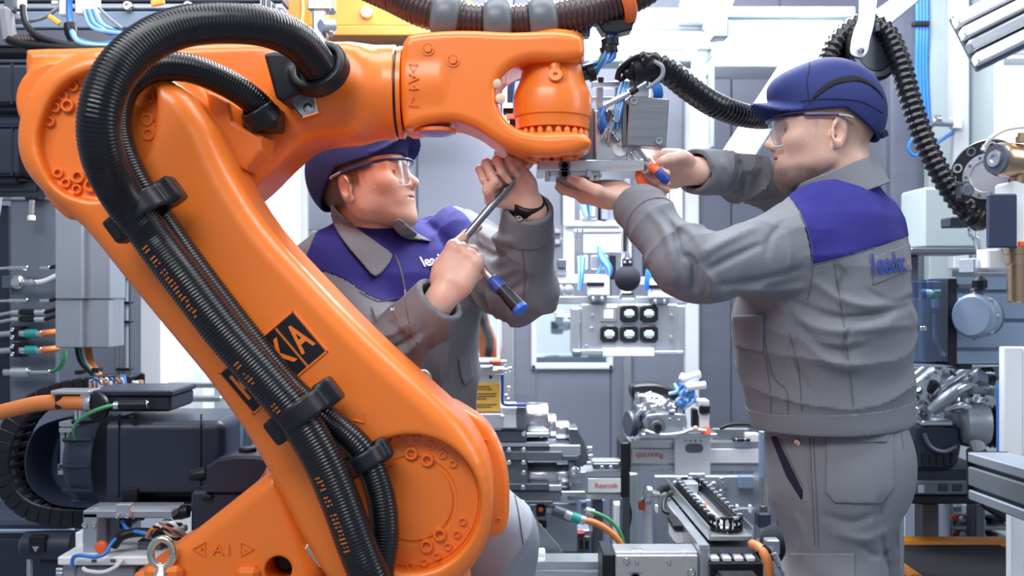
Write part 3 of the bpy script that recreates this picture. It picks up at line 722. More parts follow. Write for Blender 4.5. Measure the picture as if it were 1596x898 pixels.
for a, b in (((158, 240), (185, 300)), ((245, 380), (330, 492)), ((385, 558), (415, 594)), ((440, 624), (452, 638)), ((510, 735), (530, 785)), ((535, 792), (556, 850))):
    print_run(fr_(*a), fr_(*b), -0.35)
# clamps on the hoses
def clamp(px, py, Y, tangent, rin, w, ears, name='hose_clamp'):
    c = P(px, py, Y); t = nrm(tangent); s = nrm(np.cross((0, 1, 0), t))
    R = np.stack([t, [0, 1, 0], s])
    f = union([d_cyl(c-t*w, c+t*w, rin*1.30, 0.005), d_box(c+[0, rin*0.75, 0], (w, rin*0.75, ears), R, 0.006),
               d_box(c+s*(ears-0.01)+[0, rin*0.5, 0], (w*1.15, rin*0.6, 0.012), R, 0.003), d_box(c-s*(ears-0.01)+[0, rin*0.5, 0], (w*1.15, rin*0.6, 0.012), R, 0.003)], 0.01)
    f = minus(f, d_cyl(c-t*0.08, c+t*0.08, rin*0.98), 0.002)
    return sdf_obj(name, f, c-0.10, c+0.10, 0.0036, BLACK, rob)
clamp(221, 326, 1.535, (0.60, 0.03, -0.80), 0.0310, 0.017, 0.058)
clamp(471, 642, 1.545, (0.60, 0, -0.80), 0.0310, 0.017, 0.058)
clamp(571, 716, 1.592, (0.50, 0, -0.86), 0.0235, 0.014, 0.036)
# flange at the upper end of the big hose
c = P(497, 106, 1.70); t = nrm(H1[0]-H1[10])
f = union([d_cyl(c-t*0.012, c+t*0.020, 0.050, 0.006), d_extr(pp([(415, 88), (432, 84), (500, 96), (502, 136), (444, 162), (434, 156)], 1.72), 1.70, 1.78, 0.005)], 0.008)
f = minus(f, d_cyl(c-t*0.1, c+t*0.006, 0.036), 0.002)
fl = sdf_obj('hose_flange', f, c-[0.12, 0.09, 0.09], c+[0.08, 0.10, 0.08], 0.004, GREYPL if False else BLACK, rob)
o_ = MB().prism([P(a, b, 1.755)[[0, 2]] for a, b in ((450, 158), (488, 140), (497, 176), (472, 184))], 1.752, 1.80, 0.002).build('mounting_bracket', STEEL, rob)
MB().lathe(P(481, 169, 1.751), (0, -1, 0), [(0, 0.009), (0.004, 0.009), (0.006, 0.006), (0.006, 0.003), (0.002, 0.003), (0.002, 0)], 16).build('screw', STEEL, o_)
c = P(405, 178, 1.725); t = nrm(H2[0]-H2[8])
f = union([d_cyl(c-t*0.012, c+t*0.022, 0.030, 0.005), d_box(c+[0.0, 0.03, -0.005], (0.030, 0.03, 0.020), None, 0.006)], 0.008)
sdf_obj('hose_fitting', minus(f, d_cyl(c-t*0.1, c+t*0.002, 0.0236), 0.002), c-0.075, c+0.085, 0.0036, BLACK, rob)

# brown hose over the wrist with grey ball clamps
HB = spline([P(560, -30, 1.90), P(610, -8, 1.88), P(660, 16, 1.86), P(712, 29, 1.85), P(770, 34, 1.85), P(846, 31, 1.85), P(905, 20, 1.85), P(955, 6, 1.86), P(1000, -14, 1.87), P(1030, -40, 1.88)], 12)
bh = MB().hose(HB, S(27, 1.85), 0.0092, 0.0036, 26).build('hose', BROWNHOSE, rob, 60); tag(bh, 'brown ribbed hose over the wrist')
for x, y in ((699, 24), (773, 34), (848, 33)):
    c = P(x, y, 1.85); i = int(np.argmin(ln(HB-c))); t = nrm(HB[i+1]-HB[i-1])
    prof = [(-0.025, 0.0318), (-0.0235, 0.0365), (-0.017, 0.0415), (-0.008, 0.0442), (0, 0.0450), (0.008, 0.0442), (0.017, 0.0415), (0.0235, 0.0365), (0.025, 0.0318)]
    mb = MB(); mb.lathe(HB[i], t, prof, 32); k = mb.build('ball_clamp', GREYPL, rob)
    MB().lathe(HB[i]+np.array([0, -0.026, 0.030]), (0, -0.65, 0.75), [(0, 0.006), (0.004, 0.006), (0.004, 0.003), (0.001, 0.003), (0.001, 0)], 12).build('screw', BLACK, k)
ms = MB().box(P(770, 62, 1.87), (0.21, 0.05, 0.008), 0.002).build('clamp_rail', DSTEEL, rob)
c = P(966, 2, 1.86); t = nrm(HB[-12]-HB[-30]); mb = MB()
mb.lathe(c, t, [(-0.004, 0.030), (-0.012, 0.040), (-0.006, 0.047), (0.008, 0.047), (0.014, 0.040), (0.010, 0.030)], 32); mb.build('hose_end_ring', mat('orange_red_ring', (0.80, 0.16, 0.04), 0.4), rob)
q = P(962, 36, 1.87); MB().pprism([(930, 32), (990, 28), (985, 46), (962, 52), (940, 50)], 1.85, 0.04, 0.003).build('hose_bracket', BLACK, rob)
MB().pbox(900, 38, 920, 56, 1.86, 0.03, 0.002).build('hose_bracket', DSTEEL, rob)
bun = P(950, 60, 1.87)
for i in range(9):
    a = i*2.4; dx, dz = 0.011*math.cos(a)*math.sqrt(i/9), 0.011*math.sin(a)*math.sqrt(i/9)
    pth = spline([P(955, 40, 1.87)+[dx, dz, 0], P(950, 72, 1.87)+[dx, dz, 0], P(944, 92, 1.87)+[dx*1.4, dz, dz*0.5], P(928, 108, 1.88)+[0, dz, dx*1.4], P(905, 116, 1.90)+[0, dz, dx*1.4], P(870, 120, 1.94)+[0, dz, dx*1.4]], 8)
    MB().tube(pth, 0.0036, 8).build('cable', [CABBLUE, CABBLUE, CABLIGHT, CABBLUE, CABGREEN, CABBLUE, CABWHITE, CABBLUE, CABBLUE][i], rob)
for (x, y, ax) in ((951, 66, (0.1, 0, -1)), (949, 78, (0.2, 0, -1)), (921, 113, (-1, 0, -0.35))):
    MB().lathe(P(x, y, 1.872)-nrm(ax)*0.006, ax, [(0, 0.0165), (0.012, 0.0165)], 18).build('cable_tie', RUBBER, rob)
# ------------------------------------------------------------------ people
def skin_mat():
    m = bpy.data.materials.new('skin'); m.use_nodes = True; nt = m.node_tree; N = nt.nodes; L = nt.links; b = N['Principled BSDF']
    b.inputs['Roughness'].default_value = 0.45; b.inputs['Subsurface Weight'].default_value = 0.12
    b.inputs['Subsurface Radius'].default_value = (0.010, 0.004, 0.002); b.inputs['Subsurface Scale'].default_value = 0.5
    tc = N.new('ShaderNodeTexCoord'); nz = N.new('ShaderNodeTexNoise'); nz.inputs['Scale'].default_value = 28; nz.inputs['Detail'].default_value = 4
    L.new(tc.outputs['Object'], nz.inputs['Vector'])
    mx = N.new('ShaderNodeMix'); mx.data_type = 'RGBA'; mx.inputs['A'].default_value = (0.66, 0.385, 0.295, 1); mx.inputs['B'].default_value = (0.80, 0.525, 0.425, 1)
    L.new(nz.outputs['Fac'], mx.inputs['Factor']); last = mx.outputs['Result']
    at = N.new('ShaderNodeAttribute'); at.attribute_name = 'mask'; sp = N.new('ShaderNodeSeparateXYZ'); L.new(at.outputs['Vector'], sp.inputs[0])
    sn = N.new('ShaderNodeTexNoise'); sn.inputs['Scale'].default_value = 900; L.new(tc.outputs['Object'], sn.inputs['Vector'])
    for i, (col, w) in enumerate((((0.10, 0.065, 0.055), 1.5), ((0.56, 0.26, 0.22), 0.9), ((0.085, 0.055, 0.035), 1.35))):
        x = N.new('ShaderNodeMix'); x.data_type = 'RGBA'; x.inputs['B'].default_value = (*col, 1); L.new(last, x.inputs['A'])
        if i == 1: L.new(sp.outputs[i], x.inputs['Factor'])
        else:
            mu = N.new('ShaderNodeMath'); mu.operation = 'MULTIPLY'; L.new(sp.outputs[i], mu.inputs[0]); L.new(sn.outputs['Fac'], mu.inputs[1])
            mv = N.new('ShaderNodeMath'); mv.operation = 'MULTIPLY'; mv.use_clamp = True; mv.inputs[1].default_value = w*1.5; L.new(mu.outputs[0], mv.inputs[0]); L.new(mv.outputs[0], x.inputs['Factor'])
        last = x.outputs['Result']
    L.new(last, b.inputs['Base Color'])
    bp = N.new('ShaderNodeBump'); bp.inputs['Strength'].default_value = 0.15; bp.inputs['Distance'].default_value = 0.001
    n3 = N.new('ShaderNodeTexNoise'); n3.inputs['Scale'].default_value = 320; L.new(tc.outputs['Object'], n3.inputs['Vector']); L.new(n3.outputs['Fac'], bp.inputs['Height']); L.new(bp.outputs[0], b.inputs['Normal'])
    return m
SKIN = skin_mat()
def cloth(name, c): return mat(name, c, 0.82, 0, bump=0.30, bscale=420, var=0.06, vscale=9, spec=0.25)
JGREY = cloth('grey_workwear', (0.187, 0.194, 0.220)); JBLUE = cloth('blue_workwear', (0.025, 0.022, 0.185)); CAPBLUE = cloth('navy_cap_cloth', (0.022, 0.032, 0.135))
SEAM = cloth('dark_seam', (0.125, 0.125, 0.135)); NAVYTRIM = cloth('navy_trim', (0.014, 0.016, 0.04)); MESHBLK = cloth('black_mesh', (0.012, 0.012, 0.018))
LJEAN = cloth('light_grey_trousers', (0.33, 0.36, 0.42)); BOOT = mat('black_leather', (0.015, 0.015, 0.016), 0.5)
FRAMEB = mat('blue_frame', (0.02, 0.03, 0.16), 0.3); EYEW = mat('eye_white', (0.75, 0.73, 0.70), 0.15); IRIS = mat('iris', (0.08, 0.12, 0.16), 0.2); PUP = mat('pupil', (0.004, 0.004, 0.004), 0.1)
WHITEINK = mat('white_print', (0.75, 0.76, 0.82), 0.6); BLUEINK = mat('blue_print', (0.015, 0.05, 0.30), 0.6); ORINK = mat('orange_print_square', (0.85, 0.25, 0.06), 0.6)
TIP = mat('grey_rubber_tip', (0.33, 0.35, 0.38), 0.5)

def toloc(p, O, R): return (p-O)@R                # R columns: local axes in the room
def xf(f, O, R): O = np.asarray(O, float); return lambda p: f(toloc(p, O, R))
def frame(fwd, roll=0.0):                        # x forward, y left, z up
    x = nrm(fwd); y = nrm(np.cross((0, 0, 1), x)); z = np.cross(x, y)
    c, s = math.cos(roll), math.sin(roll)
    return np.stack([x, c*y+s*z, -s*y+c*z], 1)

def head_local(heavy=0.0):
    A = np.array
    fs = [d_ell((-0.008, 0, 0.045), (0.096, 0.074, 0.092)), d_ell((0.030, 0, 0.025), (0.062, 0.063, 0.075))]
    base = union(fs, 0.03)
    jaw = union([d_cone((0.008, 0.047, -0.040), (0.070, 0.018, -0.072), 0.017, 0.018), d_cone((0.008, -0.047, -0.040), (0.070, -0.018, -0.072), 0.017, 0.018),
                 d_ell((0.040, 0, -0.030), (0.054, 0.051, 0.050)), d_ell((0.077, 0, -0.074), (0.015, 0.022, 0.016)),
                 d_cone((0.01, 0.046, -0.010), (0.01, 0.050, -0.045), 0.018, 0.018), d_cone((0.01, -0.046, -0.010), (0.01, -0.050, -0.045), 0.018, 0.018)], 0.028)
    mz = d_ell((0.078, 0, -0.034), (0.018, 0.030, 0.026))
    cheeks = union([d_ell((0.066, s*0.042, -0.002), (0.019, 0.019, 0.018)) for s in (-1, 1)], 0.0)
    brow = union([d_cone((0.088, s*0.010, 0.036), (0.074, s*0.046, 0.036), 0.0085, 0.008) for s in (-1, 1)], 0.01)
    nose = union([d_cone((0.089, 0, 0.026), (0.108, 0, -0.003), 0.0065, 0.0082), d_sphere((0.1095, 0, -0.007), 0.0096)], 0.006)
    wings = union([d_ell((0.098, s*0.0120, -0.012), (0.0095, 0.0062, 0.0075)) for s in (-1, 1)], 0.0)
    sockets = union([d_ell((0.097, s*0.032, 0.019), (0.016, 0.019, 0.013)) for s in (-1, 1)], 0.0)
    lids = union([d_sphere((0.0705, s*0.032, 0.0185), 0.0142) for s in (-1, 1)], 0.0)
    slit = union([d_ell((0.088, s*0.032, 0.0180), (0.012, 0.0115, 0.0042)) for s in (-1, 1)], 0.0)
    upper = d_ell((0.0915, 0, -0.0320), (0.0085, 0.020, 0.0052)); lower = d_ell((0.0900, 0, -0.0420), (0.0080, 0.018, 0.0058))
    mouth = d_ell((0.102, 0, -0.0368), (0.010, 0.022, 0.0014))
    nostr = union([d_ell((0.098, s*0.0065, -0.0170), (0.0050, 0.0030, 0.0040)) for s in (-1, 1)], 0.0)
    ears = []
    for s in (-1, 1):
        Re = frame((1, s*0.55, 0)); tilt = math.radians(12)
        Re = Re@np.array([[math.cos(tilt), 0, -math.sin(tilt)], [0, 1, 0], [math.sin(tilt), 0, math.cos(tilt)]])
        c = A([-0.012, s*0.0785, 0.003])
        e = d_ell(c, (0.0190, 0.0065, 0.0315), Re.T); con = d_ell(c+A([0.003, s*0.0065, -0.002]), (0.0108, 0.0100, 0.0170), Re.T)
        scaf = d_ell(c+A([-0.004, s*0.0072, 0.014]), (0.0105, 0.0062, 0.0110), Re.T); lobe = d_ell(c+A([0.006, -s*0.001, -0.026]), (0.0085, 0.006, 0.009))
        trag = d_ell(c+A([0.0135, s*0.002, -0.004]), (0.0045, 0.0055, 0.008))
        ears.append((e, con, scaf, lobe, trag))
    def f(p):
        d = su(base(p), jaw(p), 0.035); d = su(d, mz(p), 0.02); d = su(d, cheeks(p), 0.022)
        d = su(d, brow(p), 0.014); d = ss(d, sockets(p), 0.014); d = su(d, lids(p), 0.004); d = ss(d, slit(p), 0.002)
        d = su(d, nose(p), 0.013); d = su(d, wings(p), 0.006); d = ss(d, nostr(p), 0.002)
        d = su(d, upper(p), 0.006); d = su(d, lower(p), 0.006); d = ss(d, mouth(p), 0.003)
        for e, con, scaf, lobe, trag in ears:
            x = su(ss(ss(e(p), con(p), 0.004), scaf(p), 0.003), lobe(p), 0.006); x = su(x, trag(p), 0.004); d = su(d, x, 0.004)
        if heavy: d = su(d, d_ell((0.045, 0, -0.082), (0.045, 0.045, 0.022))(p), 0.03)
        return d
    return f
def hand_sdf(W, X, N, right, curls, thumb, spread=0.0, scale=1.0):
    """curls: four (a1,a2,a3) in degrees, index first; thumb: list of two local directions (along fingers, towards thumb, out of the back)"""
    X = nrm(X); N = nrm(np.asarray(N)-X*np.dot(N, X)); T = np.cross(N, X)*(1 if right else -1); W = np.asarray(W, float); k = scale
    L = lambda x, t, n: W+(X*x+T*t+N*n)*k
    R = np.stack([X, T, N])
    palm = union([d_box(L(0.062, 0.002, 0), (0.036*k, 0.038*k, 0.0125*k), R, 0.0115*k), d_cone(L(-0.02, 0, 0), L(0.030, 0, 0), 0.0255*k, 0.0240*k),
                  d_ell(L(0.045, 0.026, -0.008), (0.034*k, 0.018*k, 0.016*k), R), d_ell(L(0.045, -0.024, -0.006), (0.036*k, 0.016*k, 0.015*k), R)], 0.018*k)
    fingers = []; tips = []
    for i, (t0, ls, r0) in enumerate(((0.029, (0.042, 0.025, 0.021), 0.0092), (0.0095, (0.046, 0.029, 0.022), 0.0096), (-0.0100, (0.043, 0.027, 0.022), 0.0091), (-0.0285, (0.034, 0.020, 0.019), 0.0080))):
        p = L((0.092, 0.095, 0.091, 0.084)[i], t0, 0.000); a = 0; segs = []; fan = spread*(1.5-i)
        for j in range(3):
            a += math.radians(curls[i][j]); d = nrm((X*math.cos(a)-N*math.sin(a))+T*fan*math.cos(a))
            q = p+d*ls[j]*k; r = r0*(1, 0.93, 0.84)[j]*k; r2 = r0*(0.95, 0.86, 0.76)[j]*k
            segs.append(d_cone(p, q, r, r2))
            if j == 0: segs.append(d_sphere(p+N*0.002*k, r*1.10))
            p = q
        fingers.append(union(segs, 0.004*k)); tips.append(p)
    tp = L(0.022, 0.028, -0.008); ts = []
    for j, (dv, ll, r1, r2) in enumerate(((thumb[0], 0.046, 0.0125, 0.0108), (thumb[1], 0.032, 0.0108, 0.0100), (thumb[1] if len(thumb) < 3 else thumb[2], 0.026, 0.0100, 0.0080))):
        d = nrm(X*dv[0]+T*dv[1]+N*dv[2]); q = tp+d*ll*k; ts.append(d_cone(tp, q, r1*k, r2*k)); tp = q
    th_ = union(ts, 0.006*k)
    def f(p):
        d = fingers[0](p)
        for g in fingers[1:]: d = su(d, g(p), 0.0022*k)
        d = su(palm(p), d, 0.010*k); return su(d, th_(p), 0.007*k)
    return bounded(f, L(0.08, 0, -0.02), 0.15*k), tips, tp
def loft(keys, fwd, z0, z1):                     # keys: (z, cx, cy, a, b); a along fwd, b sideways
    K = np.array(keys); fw = nrm(fwd)[:2]; lf = np.array([-fw[1], fw[0]])
    def f(p):
        z = p[:, 2]; cx, cy, a, b = [np.interp(z, K[:, 0], K[:, i]) for i in (1, 2, 3, 4)]
        dx, dy = p[:, 0]-cx, p[:, 1]-cy; u = dx*fw[0]+dy*fw[1]; w = dx*lf[0]+dy*lf[1]
        e = 2.35; k = (np.abs(u/a)**e+np.abs(w/b)**e+1e-9)**(1/e); r = np.sqrt(u*u+w*w)
        d = r*(1-1/np.maximum(k, 1e-3)); d = np.where(k < 0.35, -np.minimum(a, b)*0.6, d)*0.92
        return su(-su(-d, -(z-z1), 0.01), -1e3*np.ones(len(d)), 0) if False else np.maximum(np.maximum(d, z-z1), z0-z)
    return f
def rayprism(pts, y0, y1, Yref=2.0):             # the wedge of space that a photo polygon covers between two distances
    g = poly2([((a-IMW/2)/FPX*Yref, -(b-IMH/2)/FPX*Yref) for a, b in pts])
    def f(p):
        y = np.maximum(p[:, 1], 0.2); q = np.stack([p[:, 0]/y*Yref, (p[:, 2]-CAMZ)/y*Yref], 1)
        return np.maximum(g(q), np.maximum(p[:, 1]-y1, y0-p[:, 1]))
    return f
def panel(name, base, pts, off, y0, y1, material, parent, h=0.0035, smooth=3, k=0.002, deep=0.006):
    pl = spline(pts, smooth, True) if smooth > 1 else np.array(pts, float)
    rp = rayprism(pl, y0, y1); f = lambda p: np.maximum(si(base(p)-off, rp(p), k), -(base(p)+deep))
    ym = (y0+y1)/2; xs = pl[:, 0]; zs = pl[:, 1]
    lo = np.minimum(P(xs.min(), zs.max(), y0), P(xs.min(), zs.max(), y1))-0.01; hi = np.maximum(P(xs.max(), zs.min(), y0), P(xs.max(), zs.min(), y1))+0.01
    lo[1] = y0-0.01; hi[1] = y1+0.01
    return sdf_obj(name, f, lo, hi, h, material, parent, largest=True)
def button(f, px, py, t0, parent, r=0.0062, material=None):
    q, n = hit(f, px, py, t0)
    return MB().lathe(q-n*0.001, n, [(0, r), (0.003, r), (0.0042, r*0.8), (0.003, r*0.62), (0.0036, 0)], 14).build('snap_button', material or STEEL, parent)
def set_mask(o, v, fn):
    at = o.data.attributes.new('mask', 'FLOAT_VECTOR', 'POINT'); at.data.foreach_set('vector', fn(v).astype(np.float32).ravel())
def sm(x, a, b):
    t = np.clip((x-a)/(b-a), 0, 1); return t*t*(3-2*t)
def face_mask(O, R, beard, hairback):
    def fn(v):
        q = toloc(v, O, R); x, y, z = q.T; near = (ln(q) < 0.16)
        lips = sm(-((y/0.021)**2+((z+0.0370)/0.0105)**2), -1.1, -0.75)*(x > 0.078)
        st = beard(x, y, z)*near; hb = hairback(x, y, z)*near
        brow = sm(-(((np.abs(y)-0.032)/0.022)**2+((z-0.040)/0.0055)**2), -1.3, -0.6)*(x > 0.05)
        return np.stack([np.clip(st*(1-lips), 0, 1), np.clip(lips*near, 0, 1), np.clip(hb+brow*near, 0, 1)], 1)
    return fn
def make_head_kit(person, O, R, blen, capcut, brim_z, brim_tilt):
    """cap, glasses and eyes on a head"""
    A = np.array
    dome = d_ell((-0.010, 0, 0.050), (0.112, 0.089, 0.111)); inner = d_ell((-0.010, 0, 0.046), (0.104, 0.081, 0.103))
    peak = d_ell((0.060, 0, 0.098), (0.050, 0.052, 0.036))
    def shell(p):
        d = su(dome(p), peak(p), 0.03); zc = capcut(p[:, 0])
        d = si(d, zc-p[:, 2], 0.004); return ss(d, inner(p), 0.003)
    def brim(p):
        x, y, z = p.T; zt = brim_z+brim_tilt*(x-0.08)-4.0*y*y
        d = np.sqrt(((x-0.075)/blen)**2+(y/0.079)**2)-1; d = np.maximum(d*0.075, 0.055-x)
        return np.maximum(d, np.abs(z-zt)*0.8-0.0026)
    fcap = lambda p: su(shell(p), brim(p), 0.006); wcap = xf(fcap, O, R)
    cap = sdf_obj('cap', wcap, O-0.20, O+0.20, 0.0034, CAPBLUE, person); wcap = LAST[0]
    # glasses
    gl = bpy.data.objects.new('safety_glasses', None); COL.objects.link(gl); gl.parent = person; gl.location = Vector(O)-wloc(person)
    W = lambda x, y, z: O+R@A([x, y, z])
    v = []; f = []; ny, nz = 25, 7
    def lx(y): return 0.111-9*y*y-1100*y**4
    for t in (0, 0.0018):
        for j in range(nz):
            for i in range(ny):
                y = -0.066+0.132*i/(ny-1); u = j/(nz-1)
                zb = -0.010+0.021*math.exp(-(y/0.011)**2)-0.004*math.cos(min(abs(y)-0.034, 0.03)/0.03*1.5); zt = 0.040
                v.append(W(lx(y)-t-0.004*(1-u), y, zb+(zt-zb)*u))
    n1 = ny*nz
    for j in range(nz-1):
        for i in range(ny-1):
            a = j*ny+i; f.append([a, a+1, a+ny+1, a+ny]); f.append([n1+a, n1+a+ny, n1+a+ny+1, n1+a+1])
    rim = [j*ny for j in range(nz)]+[(nz-1)*ny+i for i in range(1, ny)]+[j*ny+ny-1 for j in range(nz-2, -1, -1)]+[i for i in range(ny-2, 0, -1)]
    for i in range(len(rim)):
        a, b = rim[i], rim[(i+1) % len(rim)]; f.append([a, b, n1+b, n1+a])
    finish('lens', v, f, LENS, gl, 40)
    MB().tube([np.array(v[i]) for i in rim]+[np.array(v[rim[0]])], 0.0009, 6).build('lens_edge', WHITEP, gl)
    bt = [W(lx(y)+0.001, y, 0.041) for y in np.linspace(-0.066, 0.066, 25)]
    MB().tube(bt, 0.0032, 8, flat=0.8).build('brow_bar', FRAMEB, gl)
    for s in (-1, 1):
        x0 = lx(0.066)
        MB().tube([W(x0, s*0.066, 0.040), W(0.050, s*0.0765, 0.038), W(0.02, s*0.0815, 0.036), W(-0.012, s*0.0845, 0.033)], 0.0042, 8, flat=0.6, hint=(0, 0, 1)).build('temple', FRAMEB, gl)
        MB().tube([W(-0.010, s*0.0845, 0.033), W(-0.030, s*0.0845, 0.029), W(-0.036, s*0.083, 0.026)], 0.0046, 8, flat=0.6, hint=(0, 0, 1)).build('temple_tip', TIP, gl)
        sh = MB(); q = [W(x0-0.001, s*0.0665, 0.036), W(x0-0.024, s*0.0755, 0.034), W(x0-0.024, s*0.0745, 0.004), W(x0-0.012, s*0.069, -0.006), W(x0-0.003, s*0.066, -0.004)]
        q2 = [a+R@A([0, -s*0.0012, 0]) for a in q]; sh.add(q+q2, [[0, 1, 2, 3, 4], [9, 8, 7, 6, 5]]+[[i, i+5, (i+1) % 5+5, (i+1) % 5] for i in range(5)]); sh.build('side_shield', CLEAR, gl)
        e = MB(); c = W(0.0705, s*0.032, 0.0185); fx = nrm(R@A([1, 0, 0.0]))
        e.lathe(c, fx, [(0.0125*math.cos(t), 0.0125*math.sin(t)) for t in np.linspace(math.pi, 0, 14)], 20); eo = e.build('eye', EYEW, person, 80)
        MB().lathe(c+fx*0.0108, fx, [(0, 0.0062), (0.0012, 0.0060), (0.0018, 0.004), (0.0020, 0.0)], 16).build('iris', IRIS, eo)
        MB().lathe(c+fx*0.0118, fx, [(0, 0.0030), (0.0012, 0.0028), (0.0014, 0)], 12).build('pupil', PUP, eo)
    return cap, wcap, gl
def limb_wr(a, b, amp, fa, fr, seed):            # folds around a limb
    a = np.asarray(a, float); t = nrm(np.asarray(b)-a); x, y, z = basis(t)
    def f(p):
        q = p-a; s = q@x; u = q@y; w = q@z
        sk = s+0.35*u+0.25*w+0.02*vnoise(p*14+seed)
        n1 = (1-np.abs(2*vnoise(np.stack([sk*fa+seed, u*fr+seed*1.7, w*fr], 1))-1))**2.6
        n2 = (1-np.abs(2*vnoise(np.stack([sk*fa*2.1+seed*3, u*fr*1.8, w*fr*1.8+seed], 1))-1))**2.0
        return amp*(n1-0.4)+amp*0.35*(n2-0.4)
    return f
def strokes(lst, ymax):                          # single folds pressed into or raised out of the cloth
    L = [(np.asarray(spline([np.array(q, float) for q in pts], 4)), w, a) for pts, w, a in lst]
    def f(p):
        y = np.maximum(p[:, 1], 0.2); X = p[:, 0]/y*FPX+IMW/2; Z = IMH/2-(p[:, 2]-CAMZ)/y*FPX; out = np.zeros(len(p))
        for pl, w, a in L:
            lo = pl.min(0)-3*w; hi = pl.max(0)+3*w
            k = (X > lo[0]) & (X < hi[0]) & (Z > lo[1]) & (Z < hi[1]) & (p[:, 1] < ymax)
            if not k.any(): continue
            x, z = X[k], Z[k]; d2 = np.full(len(x), 1e9); n = len(pl)-1; tt = np.zeros(len(x))
            for i in range(n):
                ax, az = pl[i]; ex, ez = pl[i+1]-pl[i]; t = np.clip(((x-ax)*ex+(z-az)*ez)/(ex*ex+ez*ez+1e-9), 0, 1)
                dd = (x-ax-t*ex)**2+(z-az-t*ez)**2; m = dd < d2; d2 = np.where(m, dd, d2); tt = np.where(m, (i+t)/n, tt)
            out[k] += a*np.exp(-d2/(w*w))*np.sin(np.pi*np.clip(tt, 0.02, 0.98))**0.5
        return out
    return f

# ================================================================== the worker with his back turned (right)
RY = 2.05
rf = np.array([-0.85, 0.53, 0.0]); rf = nrm(rf); rl = np.cross((0, 0, 1), rf)
def rz(y): return CAMZ-(y-449)*RY/FPX
man_r = thing('person', 'worker in grey and blue workwear seen from behind, raising both hands to the gripper', 'person', (P(1305, 0, RY)[0], RY, 0))
HO = P(1303, 208, 1.985)+np.array([0.0, 0.070, 0.0]); HR = frame((-0.985, 0.10, -0.04))
hl = head_local(0.5)
f_headR = bounded(xf(hl, HO, HR), HO+np.array([0, 0, 0.02]), 0.16)
SL, EL, WL = P(1226, 392, 1.915), P(1074, 420, 1.760), P(990, 317, 1.900)
SR, ER, WR = P(1290, 330, 2.24), P(1192, 270, 2.25), P(1078, 266, 2.03)
hLf, tipsL, thL = hand_sdf(WL+nrm(WL-EL)*0.01, (-0.76, 0.42, 0.20), (0.10, 0.40, -0.88), False, [(8, 22, 14), (14, 26, 18), (20, 30, 20), (28, 34, 22)], [(0.50, 0.66, -0.50), (0.95, 0.10, -0.30), (1.0, -0.15, -0.12)], 0.03, 0.98)
hRf, tipsR, thR = hand_sdf(WR, (-0.90, -0.30, 0.05), (0.18, 0.80, 0.55), True, [(52, 62, 28), (56, 66, 30), (60, 66, 32), (62, 66, 34)], [(0.70, 0.45, -0.55), (0.92, -0.05, -0.38)], 0.0, 0.98)
cR = lambda z, px: (P(px, 0, RY)[0], RY)
tor = loft([(0.90, *cR(0, 1306), .05, .07), (1.00, *cR(0, 1304), .08, .11), (1.06, *cR(0, 1302), .10, .135), (1.25, *cR(0, 1292), .125, .17), (1.42, *cR(0, 1293), .12, .175), (1.50, *cR(0, 1300), .09, .14), (1.55, *cR(0, 1306), .06, .07)], rf, 0.90, 1.56)
NB = np.array([P(1318, 0, RY)[0], RY, 1.52])
f_bodyR = union([f_headR, d_cone(HO+HR@np.array([-0.022, 0, -0.01]), NB, 0.056, 0.066), bounded(tor, (P(1300, 0, RY)[0], RY, 1.2), 0.45),
                 d_cone(NB, SL, 0.05, 0.055), d_cone(SL, EL, 0.042, 0.027), d_cone(EL, WL, 0.027, 0.025), hLf,
                 d_cone(NB, SR, 0.05, 0.055), d_cone(SR, ER, 0.042, 0.030), d_cone(ER, WR, 0.030, 0.026), hRf], 0.012)
v, F, g = sdf_mesh(f_bodyR, [0.08, 1.66, 0.84], [0.88, 2.42, 1.80], 0.0034)
bodyR = finish('body', v, F, SKIN, man_r, None, g)
bd = lambda x, y, z: 0.85*sm(-z-0.25*np.maximum(0.06-x, 0), 0.040, 0.066)*sm(x, 0.0, 0.04)+0.45*sm(x, 0.084, 0.090)*sm(-np.abs(z+0.026), -0.007, -0.003)
hb = lambda x, y, z: 0.35*sm(-x, 0.010, 0.035)*sm(z, -0.045, -0.01)
set_mask(bodyR, v, face_mask(HO, HR, bd, hb))
capcutR = lambda x: np.where(x > -0.025, 0.046+0.06*np.maximum(x-0.05, 0), 0.046-0.78*np.maximum(-0.025-x, 0))
capR, f_capR, glR = make_head_kit(man_r, HO, HR, 0.068, capcutR, 0.073, 0.02)
tag(capR, 'navy cap with dark mesh stripe')
panel('mesh_stripe', f_capR, [(1262, 160), (1275, 140), (1300, 123), (1330, 117), (1352, 124), (1372, 142), (1384, 168), (1372, 148), (1352, 132), (1330, 127), (1302, 133), (1278, 148)], 0.0016, 1.86, 2.06, MESHBLK, capR, 0.003, 3)
line_on('seam', f_capR, [(1262, 162), (1258, 130), (1262, 98)], 0.0011, NAVYTRIM, capR, 1.5)
line_on('seam', f_capR, [(1248, 158), (1290, 154), (1340, 158), (1376, 176)], 0.0009, NAVYTRIM, capR, 1.5)
MB().box(P(1377, 209, 1.99), (0.016, 0.010, 0.013), 0.001, frame((1, 0.5, 0.5))).build('cap_tag', NAVYTRIM, capR)
